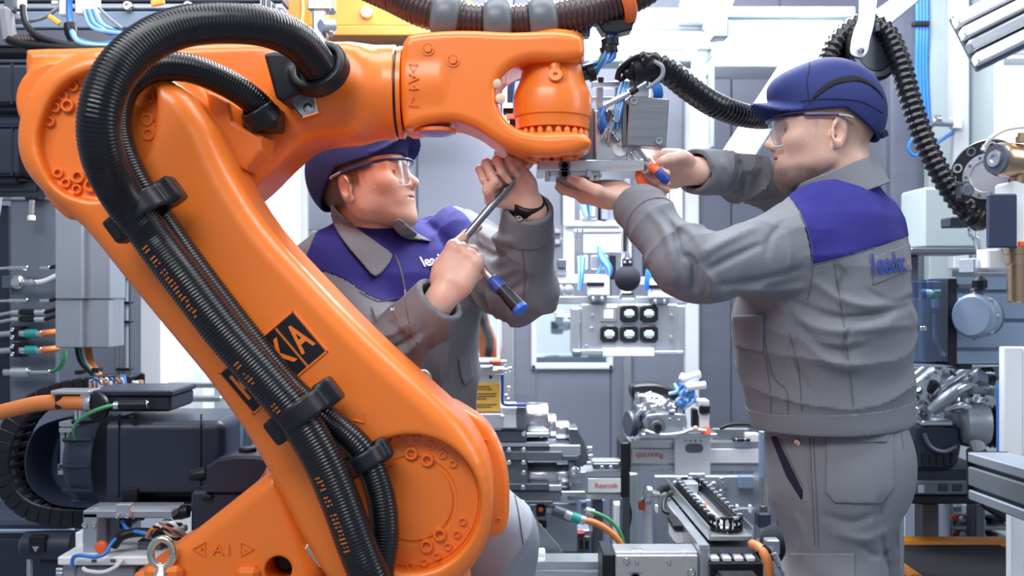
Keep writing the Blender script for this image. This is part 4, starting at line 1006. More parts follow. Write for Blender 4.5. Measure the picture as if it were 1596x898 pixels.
# jacket
torJ = loft([(1.045, *cR(0, 1298), .142, .184), (1.10, *cR(0, 1296), .150, .195), (1.20, *cR(0, 1288), .156, .206), (1.30, *cR(0, 1283), .160, .212), (1.40, *cR(0, 1285), .156, .208), (1.45, *cR(0, 1291), .140, .190), (1.50, *cR(0, 1303), .112, .160), (1.54, *cR(0, 1311), .080, .100), (1.562, *cR(0, 1316), .062, .068)], rf, 1.093, 1.566)
CL = EL+(WL-EL)*0.93; CR_ = ER+(WR-ER)*0.93
tl = nrm(WL-EL); tr = nrm(WR-ER)
armL = union([d_cone(np.array([*cR(0, 1300), 1.47])+rl*0.10, SL, 0.088, 0.070), d_cone(SL, EL+(SL-EL)*0.12, 0.072, 0.056), d_cone(EL+(SL-EL)*0.12, EL+(WL-EL)*0.1, 0.056, 0.053), d_cone(EL+(WL-EL)*0.1, CL, 0.053, 0.0440)], 0.03)
armR = union([d_cone(np.array([*cR(0, 1310), 1.47])-rl*0.10, SR, 0.090, 0.080), d_cone(SR, ER, 0.078, 0.064), d_cone(ER, CR_, 0.062, 0.045)], 0.03)
wrL = limb_wr(SL, EL, 0.008, 14, 6, 3.1); wrL2 = limb_wr(EL, WL, 0.008, 15, 6, 8.4); wrR = limb_wr(SR, WR, 0.019, 16, 6, 5.2)
stR = strokes([([(1265, 436), (1310, 466), (1370, 476), (1420, 452)], 8, 0.007), ([(1212, 474), (1260, 506), (1310, 516), (1360, 508), (1415, 492)], 9, 0.009), ([(1236, 470), (1300, 494), (1360, 492), (1422, 474)], 6, -0.007),
               ([(1232, 486), (1268, 532), (1310, 548), (1350, 540)], 7, -0.006), ([(1262, 540), (1300, 570), (1345, 572)], 10, 0.006), ([(1300, 412), (1314, 430), (1308, 455), (1318, 502)], 5, -0.006), ([(1330, 508), (1316, 536), (1322, 570)], 5, -0.006),
               ([(1222, 470), (1240, 520), (1232, 560), (1262, 610)], 6, -0.005), ([(1350, 452), (1390, 470), (1424, 462)], 5, -0.005), ([(1340, 520), (1390, 510), (1424, 506)], 7, 0.006),
               ([(1008, 325), (1032, 352), (1046, 396), (1050, 450)], 8, 0.007), ([(1028, 330), (1052, 362), (1064, 420)], 5, -0.007), ([(1044, 345), (1080, 362), (1096, 396)], 9, 0.008), ([(1064, 396), (1082, 412), (1080, 462)], 6, -0.009),
               ([(1182, 352), (1126, 378), (1086, 402)], 8, 0.007), ([(1190, 380), (1140, 402), (1098, 424)], 6, -0.008), ([(1250, 418), (1186, 436), (1116, 446)], 6, -0.007), ([(1258, 446), (1206, 456), (1150, 452)], 8, 0.007), ([(1095, 418), (1110, 440), (1104, 468)], 6, 0.006),
               ([(1224, 345), (1200, 372), (1196, 400)], 6, -0.005), ([(1096, 250), (1108, 266), (1104, 290)], 6, -0.008), ([(1126, 246), (1136, 270), (1130, 296)], 7, 0.008), ([(1150, 250), (1162, 275), (1156, 300)], 6, -0.008), ([(1180, 256), (1196, 280), (1192, 306)], 7, 0.007)], 2.35)
Rt = np.stack([nrm([0.2, 0, 1]), rf, rl], 1)
def backfold(p):                                 # creases across the small of the back and under the arm
    q = p@Rt; z = p[:, 2]
    w = sm(z, 1.10, 1.20)*(1-sm(z, 1.40, 1.46))
    return 0.016*w*(ridged(np.stack([q[:, 0]*15+4*0.12*q[:, 2]*10, q[:, 1]*4, q[:, 2]*4.5+9], 1))-0.4)+0.006*(vnoise(np.stack([z*7, q[:, 1]*9, q[:, 2]*9], 1))-0.5)
LGC = hit(torJ, 1391, 412, 1.4)[0]
def f_jackR(p):
    lgm = np.exp(-(ln(p-LGC)/0.085)**4); t = torJ(p)-backfold(p)*(1-lgm); a = armL(p); kk = sm((p-EL)@tl, -0.05, 0.05)
    a = a-wrL(p)*(1-kk)-wrL2(p)*kk*sm(0.24-(p-EL)@tl, 0.0, 0.07)
    b = armR(p)-wrR(p)*sm((CR_-p)@tr, 0.02, 0.09)
    d = su(su(t, a, 0.05), b, 0.05)-stR(p)*(1-lgm)
    for C, tt, r in ((CL, tl, 0.037), (CR_, tr, 0.037)):
        s = (p-C)@tt; d = np.where(ln(p-C) < 0.12, np.maximum(d, s-0.012), d)
        hol = np.maximum(ln((p-C)-np.outer(s, tt))-r, -s-0.05); d = np.where(ln(p-C) < 0.12, np.maximum(d, -hol), d)
    return d
jackR = sdf_obj('jacket', f_jackR, [0.10, 1.62, 1.03], [0.90, 2.40, 1.62], 0.0048, JGREY, man_r); f_jackR = LAST[0]
tag(jackR, 'grey work jacket with royal blue yoke and logo on the back')
yo = P(1264, 409, 1.90); yn = nrm(np.cross([0.253, 0.20, 0.066], rl*0+np.array([-0.85*0+0.25, -1, 0])))
ykp = rayprism(spline([(1222, 296), (1246, 330), (1258, 368), (1266, 412), (1330, 397), (1400, 374), (1450, 356), (1450, 230), (1330, 235), (1250, 265)], 1, True), 1.70, 2.40)
def f_yokeR(p):
    return si(f_jackR(p)-0.0016, ykp(p), 0.002)
ykR = sdf_obj('yoke', f_yokeR, [0.45, 1.78, 1.36], [0.90, 2.32, 1.60], 0.0042, JBLUE, jackR, largest=True)
# collar: a band around the neck, higher at the back
NC = np.array([P(1306, 0, RY)[0], RY, 1.558]); Nf = frame((-0.86, 0.10, -0.34)); nax = Nf[:, 2]
def f_colR(p):
    q = toloc(p, NC, Nf); x, y, z = q.T
    a, b = 0.088-0.15*(z), 0.081-0.12*(z); k = np.sqrt((x/a)**2+(y/b)**2); d = (k-1)*0.082
    return np.maximum(np.abs(d)*0.95-0.0035, np.maximum(z-0.036, -0.026-z))
sdf_obj('collar', f_colR, NC-0.14, NC+0.14, 0.0032, JGREY, jackR)
# cuffs, hem, pocket and seams
def cuff(f, C, tt, rad, length, parent, mt):
    def g(p):
        s = (p-C)@tt; return np.maximum(f(p)-0.0022, np.maximum(-s-length+0.012, ln(p-C)-0.085))
    return sdf_obj('cuff', g, C-0.09, C+0.09, 0.0036, mt, parent)
cuff(f_jackR, CL, tl, 0.05, 0.055, jackR, JGREY); cuff(f_jackR, CR_, tr, 0.05, 0.055, jackR, JGREY)
hemf = lambda p: np.maximum(f_jackR(p)-0.0028, p[:, 2]-1.134-0.05*(p[:, 0]-0.65))
sdf_obj('waistband', hemf, [0.40, 1.80, 1.03], [0.90, 2.32, 1.14], 0.0045, JGREY, jackR)
panel('pocket_flap', f_jackR, [(1141, 492), (1190, 490), (1190, 550), (1147, 541)], 0.006, 1.75, 2.05, JGREY, jackR, 0.0036, 1)
button(f_jackR, 1175, 534, 1.4, jackR)
for pts in ([(1246, 332), (1262, 372), (1266, 420), (1258, 468)], [(1300, 410), (1306, 450), (1314, 500), (1322, 560), (1330, 634)], [(1230, 520), (1244, 570), (1250, 640)], [(1190, 540), (1200, 600), (1202, 652)],
            [(1190, 520), (1205, 585), (1226, 610), (1228, 650)], [(1268, 412), (1330, 396), (1420, 366)]):
    line_on('seam', f_jackR, pts, 0.0008, SEAM, jackR, 1.4, 0.0012)
# logo on the back
lg = panel('logo_patch', f_jackR, [(1358, 402), (1422, 378), (1424, 420), (1360, 446)], 0.0016, 1.86, 2.2, JGREY, jackR, 0.0034, 1)
def flat_on(name, txt, size, px, py, f, right, up, material, parent, t0=1.4, stretch=1.0, off=0.003):
    vv, ff = text_mesh(txt, size, 0.0, True); o, n = hit(f, px, py, t0); r = nrm(np.asarray(right)-n*np.dot(right, n)); u = nrm(np.asarray(up)-n*np.dot(up, n)-r*np.dot(up, r))
    pts = []
    for a in vv:
        q = o+r*a[0]*stretch+u*a[1]; q = q+n*0.02
        for _ in range(30):
            s = float(f(q[None])[0])
            if abs(s-off) < 2e-4: break
            q = q-n*(s-off)*0.8
        pts.append(q)
    return finish(name, pts, ff, material, parent, 20)
flat_on('logo', 'leadec', 0.054, 1389, 411, f_jackR, -rl, (0, 0, 1), BLUEINK, jackR, 1.4, 0.92, 0.0045)
for x, y in ((1377, 431), (1413, 411)):
    q, n = hit(f_jackR, x, y, 1.4, 0.003); MB().box(q, (0.010, 0.002, 0.007), 0.0004, np.stack([-rl, rf, [0, 0, 1]], 1)).build('logo_accent', ORINK, jackR)
# trousers
thA = np.array([P(1292, 0, 1.97)[0], 1.965, 0.86]); thB = np.array([P(1325, 0, 2.14)[0], 2.14, 0.86])
hips = loft([(0.82, *cR(0, 1312), .060, .09), (0.88, *cR(0, 1310), .095, .125), (0.95, *cR(0, 1306), .124, .158), (1.04, *cR(0, 1302), .130, .166), (1.09, *cR(0, 1300), .126, .166)], rf, 0.82, 1.09)
butt = d_ell(P(1345, 730, 1.98), (0.092, 0.09, 0.110))
legN = union([d_cone(P(1298, 765, 1.965), P(1300, 905, 1.965), 0.100, 0.082), d_cone(P(1300, 905, 1.965), np.array([P(1302, 0, 1.97)[0], 1.97, 0.50]), 0.082, 0.082), d_cone(np.array([P(1306, 0, 1.97)[0], 1.97, 0.50]), np.array([P(1312, 0, 1.99)[0], 1.99, 0.09]), 0.082, 0.072)], 0.04)
legF = union([d_cone(P(1326, 770, 2.13), P(1330, 905, 2.13), 0.098, 0.078), d_cone(P(1330, 905, 2.13), np.array([P(1320, 0, 2.14)[0], 2.14, 0.50]), 0.078, 0.082), d_cone(np.array([P(1306, 0, 2.14)[0], 2.14, 0.50]), np.array([P(1310, 0, 2.14)[0], 2.14, 0.09]), 0.082, 0.072)], 0.04)
stT = strokes([([(1282, 802), (1330, 814), (1378, 794)], 7, -0.006), ([(1300, 830), (1350, 842), (1384, 826)], 8, 0.006), ([(1378, 770), (1370, 820), (1382, 890)], 6, -0.007), ([(1236, 800), (1250, 830), (1246, 870)], 7, 0.005), ([(1262, 690), (1256, 740), (1262, 780)], 6, -0.004), ([(1340, 850), (1362, 866), (1384, 860)], 6, -0.005)], 2.2)
wrT = limb_wr(P(1300, 680, 1.97), P(1300, 900, 1.97), 0.010, 11, 4, 2.2)
f_trR = lambda p: np.maximum(su(su(su(hips(p), butt(p), 0.06), legN(p), 0.05), legF(p), 0.05)-wrT(p)*sm(1.0-p[:, 2], 0.02, 0.15)-stT(p), 0.06-p[:, 2])
trR = sdf_obj('trousers', f_trR, [0.36, 1.78, 0.04], [0.92, 2.36, 1.10], 0.0058, JGREY, man_r); f_trR = LAST[0]
panel('back_pocket', f_trR, [(1288, 680), (1392, 664), (1394, 760), (1374, 786), (1300, 784), (1286, 768)], 0.0045, 1.75, 2.1, JGREY, trR, 0.004, 1)
panel('pocket_flap', f_trR, [(1286, 674), (1394, 658), (1382, 690), (1310, 690)], 0.0075, 1.75, 2.1, JGREY, trR, 0.004, 1)
panel('dark_trim', f_trR, [(1200, 680), (1210, 680), (1252, 766), (1250, 782), (1226, 744)], 0.0022, 1.75, 2.05, NAVYTRIM, trR, 0.0036, 1)
panel('leg_pocket', f_trR, [(1229, 862), (1332, 862), (1332, 930), (1232, 930)], 0.006, 1.75, 2.05, JGREY, trR, 0.004, 1)
for x, y in ((1346, 672), (1243, 690), (1311, 892)): button(f_trR, x, y, 1.4, trR, 0.0068, CHROME)
for pts in ([(1262, 682), (1266, 760), (1270, 850)], [(1268, 682), (1272, 760), (1276, 855)], [(1216, 684), (1240, 735), (1252, 758)], [(1404, 670), (1408, 720), (1396, 790), (1378, 830)]):
    line_on('seam', f_trR, pts, 0.0008, SEAM, trR, 1.4, 0.0008)
for (x, y) in ((P(1312, 0, 1.99)[0], 1.99), (P(1310, 0, 2.14)[0], 2.14)):
    fb = union([d_cone((x, y, 0.10), (x, y, 0.045), 0.06, 0.05), d_cone((x, y, 0.045), (x-0.16, y+0.06, 0.038), 0.045, 0.038)], 0.02)
    sdf_obj('boot', lambda p: np.maximum(fb(p), -p[:, 2]), [x-0.25, y-0.12, -0.01], [x+0.12, y+0.18, 0.18], 0.007, BOOT, man_r)

# ================================================================== the worker behind the robot (left)
LY = 2.20
lf = nrm([0.55, -0.83, 0.0]); ll_ = np.cross((0, 0, 1), lf)
cL = lambda px: (P(px, 0, LY)[0], LY)
man_l = thing('person', 'worker behind the robot arm, turning a ratchet with both hands under the wrist', 'person', (P(600, 0, LY)[0], LY, 0))
yaw, pit = math.radians(15), math.radians(13)
LR = frame((math.cos(yaw)*math.cos(pit), -math.sin(yaw)*math.cos(pit), math.sin(pit)), math.radians(-3))
LO = P(546, 292, 2.075)+LR[:, 1]*0.076
f_headL = bounded(xf(head_local(0.0), LO, LR), LO+np.array([0, 0, 0.02]), 0.16)
lSR, lER, lWR = P(500, 446, 2.09), P(592, 572, 1.945), P(690, 462, 1.865)
lSL, lEL, lWL = P(712, 388, 2.30), P(812, 446, 2.10), P(824, 319, 1.945)
hrf, tipr, thr = hand_sdf(lWR, (0.42, 0.06, 0.78), (-0.25, -0.95, 0.22), True, [(42, 10, 6), (78, 80, 40), (84, 84, 44), (88, 84, 46)], [(0.55, 0.45, -0.55), (0.80, -0.20, -0.55)], 0.0, 1.0)
hlf, tipl, thl_ = hand_sdf(lWL, (-0.56, -0.14, 0.80), (0.35, 0.92, 0.12), False, [(62, 78, 46), (64, 82, 46), (66, 82, 46), (68, 82, 48)], [(0.62, 0.40, -0.66), (0.62, -0.45, -0.62), (0.25, -0.90, -0.25)], 0.0, 0.96)
torl = loft([(0.90, *cL(612), .06, .08), (1.00, *cL(610), .09, .12), (1.10, *cL(602), .12, .165), (1.34, *cL(598), .12, .175), (1.44, *cL(592), .085, .13), (1.49, *cL(586), .06, .07)], lf, 0.90, 1.5)
NBl = np.array([P(582, 0, 2.18)[0], 2.18, 1.45])
f_bodyL = union([f_headL, d_cone(LO+LR@np.array([-0.018, 0, -0.015]), NBl, 0.056, 0.064), bounded(torl, (P(600, 0, LY)[0], LY, 1.15), 0.45),
                 d_cone(NBl, lSR, 0.05, 0.055), d_cone(lSR, lER, 0.042, 0.030), d_cone(lER, lWR, 0.030, 0.026), hrf,
                 d_cone(NBl, lSL, 0.05, 0.055), d_cone(lSL, lEL, 0.042, 0.030), d_cone(lEL, lWL, 0.030, 0.026), hlf], 0.012)
v, F, g = sdf_mesh(f_bodyL, [-0.52, 1.74, 0.84], [0.14, 2.44, 1.74], 0.0034)
f_bodyL = LAST[0]
bodyL = finish('body', v, F, SKIN, man_l, None, g)
bd = lambda x, y, z: 0.22*sm(-z, 0.025, 0.055)*sm(x, 0.005, 0.05)
hb = lambda x, y, z: np.clip(1.2*sm(-x, 0.014, 0.030)*sm(z, -0.050, -0.020)+1.1*sm(z, 0.020, 0.034)*sm(-x, -0.062, -0.040)*(np.abs(y) > 0.03)+0.9*sm(z, -0.012, 0.008)*sm(-np.abs(x-0.012), -0.014, -0.006)*(np.abs(y) > 0.05), 0, 1.2)
set_mask(bodyL, v, face_mask(LO, LR, bd, hb))
capcutL = lambda x: np.where(x > -0.02, 0.046+0.10*np.maximum(x, 0), 0.046-0.85*np.maximum(-0.02-x, 0))
capL, f_capL, glL = make_head_kit(man_l, LO, LR, 0.060, capcutL, 0.082, 0.10); tag(capL, 'navy cap')
# jacket
torJl = loft([(0.98, *cL(612), .138, .190), (1.08, *cL(606), .145, .198), (1.20, *cL(603), .150, .202), (1.32, *cL(600), .155, .208), (1.39, *cL(596), .138, .195), (1.44, *cL(590), .110, .155), (1.475, *cL(586), .085, .105), (1.50, *cL(584), .074, .078)], lf, 0.985, 1.505)
lCR = lER+(lWR-lER)*0.90; lCL = lEL+(lWL-lEL)*0.91; tlr = nrm(lWR-lER); tll = nrm(lWL-lEL)
armr = union([d_cone(np.array([*cL(585), 1.385])-ll_*0.09, lSR, 0.092, 0.082), d_cone(lSR, lER, 0.080, 0.066), d_cone(lER, lCR, 0.064, 0.050)], 0.03)
arml = union([d_cone(np.array([*cL(600), 1.40])+ll_*0.09, lSL, 0.090, 0.082), d_cone(lSL, lEL, 0.080, 0.070), d_cone(lEL, lCL, 0.068, 0.047)], 0.03)
wr1 = limb_wr(lSR, lER, 0.010, 15, 6, 1.3); wr2 = limb_wr(lER, lWR, 0.009, 15, 6, 6.4); wr3 = limb_wr(lSL, lEL, 0.016, 17, 6, 4.7); wr4 = limb_wr(lEL, lWL, 0.007, 12, 5, 9.1)
stL = strokes([([(556, 505), (596, 524), (640, 502)], 7, 0.008), ([(560, 530), (604, 546), (652, 520)], 6, -0.008), ([(590, 575), (625, 556), (668, 522)], 7, 0.007), ([(604, 500), (630, 530), (640, 570)], 6, -0.006),
               ([(742, 352), (768, 372), (800, 378)], 8, 0.009), ([(740, 380), (768, 398), (790, 396)], 6, -0.009), ([(744, 420), (772, 432), (800, 420)], 7, 0.008), ([(760, 452), (790, 456), (815, 440)], 6, -0.007),
               ([(660, 500), (668, 550), (664, 600)], 7, -0.006), ([(690, 480), (700, 540), (694, 600)], 8, 0.006), ([(520, 470), (548, 500), (560, 545)], 7, 0.006), ([(660, 345), (690, 370), (706, 410)], 7, -0.006)], 2.4)
def f_jackL(p):
    z = p[:, 2]; q = p@np.stack([[0, 0, 1], lf, ll_], 1)
    t = torJl(p)-0.013*(ridged(np.stack([q[:, 0]*9+2, q[:, 1]*5, q[:, 2]*10+3], 1))-0.4)*sm(1.40-z, 0, 0.1)
    k1 = sm((p-lER)@tlr, -0.05, 0.05); a = armr(p)-wr1(p)*(1-k1)-wr2(p)*k1*sm((lCR-p)@tlr, 0.01, 0.08)
    k2 = sm((p-lEL)@tll, -0.05, 0.05); b = arml(p)-wr3(p)*(1-k2)-wr4(p)*k2*sm((lCL-p)@tll, 0.01, 0.08)
    d = su(su(t, a, 0.05), b, 0.05)-stL(p)
    for C, tt, r in ((lCR, tlr, 0.041), (lCL, tll, 0.040)):
        s = (p-C)@tt; nr = ln(p-C) < 0.12; d = np.where(nr, np.maximum(d, s-0.012), d)
        hol = np.maximum(ln((p-C)-np.outer(s, tt))-r, -s-0.05); d = np.where(nr, np.maximum(d, -hol), d)
    return d
jackL = sdf_obj('jacket', f_jackL, [-0.56, 1.78, 0.96], [0.16, 2.44, 1.54], 0.0048, JGREY, man_l); f_jackL = LAST[0]
tag(jackL, 'grey work jacket with royal blue shoulders and open collar')
# blue shoulders: the upper chest of the jacket
ykpts = [(474, 420), (488, 372), (515, 330), (560, 318), (640, 318), (700, 318), (738, 350), (722, 372), (700, 430), (668, 450), (640, 462), (612, 470), (583, 466), (560, 452), (536, 436), (505, 424)]
panel('yoke', f_jackL, ykpts, 0.0016, 1.92, 2.40, JBLUE, jackL, 0.0044, 2, 0.002, 0.008)
panel('breast_pocket', f_jackL, [(668, 410), (690, 398), (712, 402), (706, 432), (676, 446)], 0.004, 1.95, 2.3, JBLUE, jackL, 0.0036, 1)
# collar wings and stand
f_skinL = lambda p: np.minimum(f_jackL(p), f_bodyL(p)-0.004)
panel('collar_wing', f_skinL, [(517, 318), (527, 330), (560, 358), (596, 384), (612, 398), (601, 418), (585, 432), (570, 418), (546, 390), (527, 364), (516, 338)], 0.010, 1.90, 2.30, JGREY, jackL, 0.0034, 2, 0.004, 0.002)
panel('collar_wing', f_skinL, [(612, 348), (622, 340), (634, 350), (654, 366), (672, 376), (650, 374), (632, 372), (618, 362)], 0.012, 1.90, 2.36, JGREY, jackL, 0.0032, 2, 0.004, 0.002)
line_on('zipper', f_jackL, [(616, 398), (625, 425), (632, 460), (640, 520)], 0.0022, SEAM, jackL, 1.85, 0.001)
panel('undershirt', f_skinL, [(598, 372), (612, 366), (618, 384), (612, 396), (604, 390)], 0.003, 1.95, 2.35, MESHBLK, man_l, 0.003, 1)
panel('pocket_flap', f_jackL, [(578, 478), (634, 470), (638, 492), (610, 512), (586, 502)], 0.004, 1.90, 2.2, JGREY, jackL, 0.0036, 1)
panel('pocket_flap', f_jackL, [(714, 560), (734, 548), (738, 590), (724, 602), (718, 588)], 0.004, 1.90, 2.3, JGREY, jackL, 0.0036, 1)
for x, y in ((613, 483), (727, 590)): button(f_jackL, x, y, 1.86, jackL)
cuff(f_jackL, lCR, tlr, 0.05, 0.070, jackL, JGREY); cl_ = cuff(f_jackL, lCL, tll, 0.05, 0.060, jackL, JGREY)
panel('cuff_tab', f_jackL, [(796, 333), (836, 330), (838, 347), (802, 358)], 0.005, 1.80, 2.05, JGREY, jackL, 0.0032, 1)
button(lambda p: f_jackL(p)-0.005, 809, 341, 1.6, jackL)
for pts in ([(808, 360), (815, 400), (818, 440), (812, 480)], [(486, 425), (520, 445), (536, 480), (545, 520)], [(560, 455), (590, 470), (625, 462)]):
    line_on('seam', f_jackL, pts, 0.0008, SEAM, jackL, 1.83, 0.001)
flat_on('logo', 'leadec', 0.034, 681, 406, lambda p: f_jackL(p)-0.004, (0.8, 0.2, 0.35), (0, 0, 1), WHITEINK, jackL, 1.9, 0.95, 0.002)
# wrist watch
cw = lWL+nrm(lWL-lEL)*0.0; MB().lathe(cw-tll*0.010, tll, [(0, 0.028), (0.002, 0.031), (0.020, 0.031), (0.022, 0.028)], 24).build('wristwatch', BLACK, man_l)
# trousers and boots
hipl = loft([(0.74, *cL(622), .12, .17), (0.90, *cL(620), .14, .18), (1.02, *cL(612), .13, .18)], lf, 0.74, 1.03)
kneeL, kneeR = P(786, 900, 2.15), np.array([P(600, 0, 2.20)[0], 2.20, 0.55])
legl = union([d_cone(P(700, 770, 2.22), P(772, 842, 2.17), 0.105, 0.088), d_cone(P(772, 842, 2.17), np.array([P(790, 0, 2.17)[0], 2.17, 0.50]), 0.082, 0.072), d_cone(np.array([P(790, 0, 2.17)[0], 2.17, 0.5]), np.array([P(776, 0, 2.2)[0], 2.2, 0.09]), 0.072, 0.066)], 0.04)
legr = union([d_cone(P(585, 760, 2.24), kneeR, 0.11, 0.085), d_cone(kneeR, np.array([P(585, 0, 2.2)[0], 2.2, 0.09]), 0.082, 0.07)], 0.04)
wt = limb_wr(P(700, 770, 2.2), P(790, 900, 2.2), 0.007, 11, 4, 7.7)
f_trL = lambda p: np.maximum(su(su(hipl(p), legl(p), 0.05), legr(p), 0.05)-wt(p), 0.06-p[:, 2])
trL = sdf_obj('trousers', f_trL, [-0.55, 1.95, 0.04], [0.16, 2.42, 1.04], 0.0062, LJEAN, man_l); f_trL = LAST[0]
line_on('seam', f_trL, [(794, 745), (806, 790), (814, 840), (822, 890)], 0.0016, SEAM, trL, 1.95, 0.001)
for (x, y) in ((P(776, 0, 2.2)[0], 2.2), (P(585, 0, 2.2)[0], 2.2)):
    fb = union([d_cone((x, y, 0.10), (x, y, 0.045), 0.06, 0.05), d_cone((x, y, 0.045), (x+0.11, y-0.13, 0.038), 0.045, 0.038)], 0.02)
    sdf_obj('boot', lambda p: np.maximum(fb(p), -p[:, 2]), [x-0.12, y-0.24, -0.01], [x+0.22, y+0.12, 0.18], 0.007, BOOT, man_l)
# ------------------------------------------------------------------ small builders used by the machines
def B(name, x0, y0, x1, y1, Y, d, material, parent, bevel=0.003): return MB().pbox(x0, y0, x1, y1, Y, d, bevel).build(name, material, parent)
def PT(pts, n=6): return spline([P(*q) for q in pts], n) if len(pts) > 2 else np.array([P(*q) for q in pts])
def T(name, pts, r, material, parent, n=6, seg=10): return MB().tube(PT(pts, n), r, seg).build(name, material, parent, 60)
def CY(name, a, b, r, material, parent, seg=20, bevel=0.0015): return MB().cyl(P(*a), P(*b), r, seg, bevel).build(name, material, parent)
def LA(name, o, axis, prof, material, parent, seg=24): return MB().lathe(P(*o), axis, prof, seg).build(name, material, parent)
def SCREW(px, py, Y, r, parent, material=STEEL, name='screw'):
    return MB().lathe(P(px, py, Y), (0, -1, 0), [(0, r), (r*0.7, r), (r*0.9, r*0.8), (r*0.9, r*0.45), (r*0.4, r*0.4), (r*0.4, 0)], 12).build(name, material, parent)
def beam_h(name, x0, x1, y0, y1, Y, d, material, parent, slots=2):      # slotted aluminium profile lying along X
    H = abs(P(0, y0, Y)[2]-P(0, y1, Y)[2]); zb = P(0, y1, Y)[2]; sw = min(0.010, H*0.16); dp = 0.010
    pts = [(Y, zb)]; step = H/slots
    prof = [(Y, zb)]
    for i in range(slots):
        zc = zb+step*(i+0.5); prof += [(Y, zc-sw/2), (Y+dp, zc-sw*0.9), (Y+dp, zc+sw*0.9), (Y, zc+sw/2)]
    prof += [(Y, zb+H), (Y+d, zb+H), (Y+d, zb)]
    xa, xb = P(x0, 0, Y)[0], P(x1, 0, Y)[0]; n = len(prof)
    v = [(xa, a, b) for a, b in prof]+[(xb, a, b) for a, b in prof]
    f = [[i, i+n, (i+1) % n+n, (i+1) % n] for i in range(n)]+[list(range(n)), list(range(2*n-1, n-1, -1))]
    return finish(name, v, f, material, parent, 30)
def beam_v(name, x0, x1, y0, y1, Y, d, material, parent, slots=1):
    Wd = abs(P(x0, 0, Y)[0]-P(x1, 0, Y)[0]); xa = P(x0, 0, Y)[0]; sw = min(0.010, Wd*0.18); dp = 0.010; step = Wd/slots
    prof = [(xa, Y)]
    for i in range(slots):
        xc = xa+step*(i+0.5); prof += [(xc-sw/2, Y), (xc-sw*0.9, Y+dp), (xc+sw*0.9, Y+dp), (xc+sw/2, Y)]
    prof += [(xa+Wd, Y), (xa+Wd, Y+d), (xa, Y+d)]; za, zb = P(0, y1, Y)[2], P(0, y0, Y)[2]; n = len(prof)
    v = [(a, b, za) for a, b in prof]+[(a, b, zb) for a, b in prof]
    f = [[i, (i+1) % n, (i+1) % n+n, i+n] for i in range(n)]+[list(range(n))[::-1], list(range(n, 2*n))]
    return finish(name, v, f, material, parent, 30)

# ------------------------------------------------------------------ ratchet in the left worker's hands
rt = thing('ratchet', 'steel ratchet with long extension bar and blue-black grip in both hands', 'tool', P(722, 392, 1.86))
top_, joint, gend = P(825, 252, 1.926), P(716, 380, 1.902), P(814, 485, 1.83)
MB().cyl(joint, top_, 0.0075, 16, 0.001).build('extension_bar', DSTEEL if False else mat('satin_steel', (0.30, 0.31, 0.35), 0.35, 0.9), rt)
MB().lathe(top_-nrm(top_-joint)*0.016, top_-joint, [(0, 0.011), (0.022, 0.011), (0.024, 0.009)], 6).build('socket', STEEL, rt)
MB().box(joint, (0.030, 0.022, 0.034), 0.008, np.stack([nrm(gend-joint), [0, 1, 0], nrm(np.cross(gend-joint, [0, 1, 0]))], 1)).build('ratchet_head', STEEL, rt)
gd = nrm(gend-joint); gl_ = np.linalg.norm(gend-joint)
MB().lathe(joint, gd, [(0, 0.0075), (gl_*0.50, 0.0070), (gl_*0.55, 0.0085)], 18).build('handle_shaft', STEEL, rt)
MB().lathe(joint+gd*gl_*0.53, gd, [(0, 0.0105), (0.004, 0.0125), (0.012, 0.0118), (0.024, 0.0135), (0.028, 0.013)], 20).build('grip_collar', BLUEPL, rt)
MB().lathe(joint+gd*(gl_*0.53+0.027), gd, [(0, 0.0128), (0.010, 0.0120), (0.022, 0.0132), (gl_*0.47-0.040, 0.0145), (gl_*0.47-0.036, 0.014)], 20).build('grip', BLACK, rt)
MB().lathe(joint+gd*(gl_-0.010), gd, [(0, 0.0146), (0.008, 0.0146), (0.012, 0.010), (0.012, 0)], 20).build('end_cap', mat('bright_blue_plastic', (0.03, 0.12, 0.62), 0.4), rt)

# ------------------------------------------------------------------ pliers in the right worker's far hand
pl_ = thing('pliers', 'combination pliers with orange and blue handles gripped at the gripper plate', 'tool', P(1003, 262, 1.930))
f = union([d_cone(P(984, 238, 1.925), P(1004, 262, 1.930), 0.0035, 0.010), d_cone(P(990, 234, 1.925), P(1008, 258, 1.930), 0.0035, 0.009), d_cyl(P(1004, 261, 1.920), P(1004, 261, 1.945), 0.012, 0.002)], 0.004)
sdf_obj('jaw', f, P(1000, 260, 1.930)-0.05, P(1000, 260, 1.930)+0.06, 0.0024, STEEL, pl_)
MB().cyl(P(1004, 261, 1.917), P(1004, 261, 1.923), 0.006, 14, 0.001).build('pivot', DSTEEL, pl_)
MB().tube(PT([(1000, 262, 1.927), (996, 274, 1.925), (1003, 288, 1.930), (1016, 300, 1.940)]), [0.007]*6+[0.008]*6+[0.0075]*7, 12, flat=0.8).build('handle', REDOR, pl_)
MB().tube(PT([(1008, 260, 1.930), (1018, 262, 1.920), (1026, 268, 1.915)]), 0.0085, 12).build('handle', REDOR, pl_)
MB().tube(PT([(1025, 267, 1.915), (1032, 274, 1.913), (1040, 284, 1.917)]), [0.0092]*6+[0.0094]*5+[0.007]*2, 12).build('handle_end', BLUEPL, pl_)

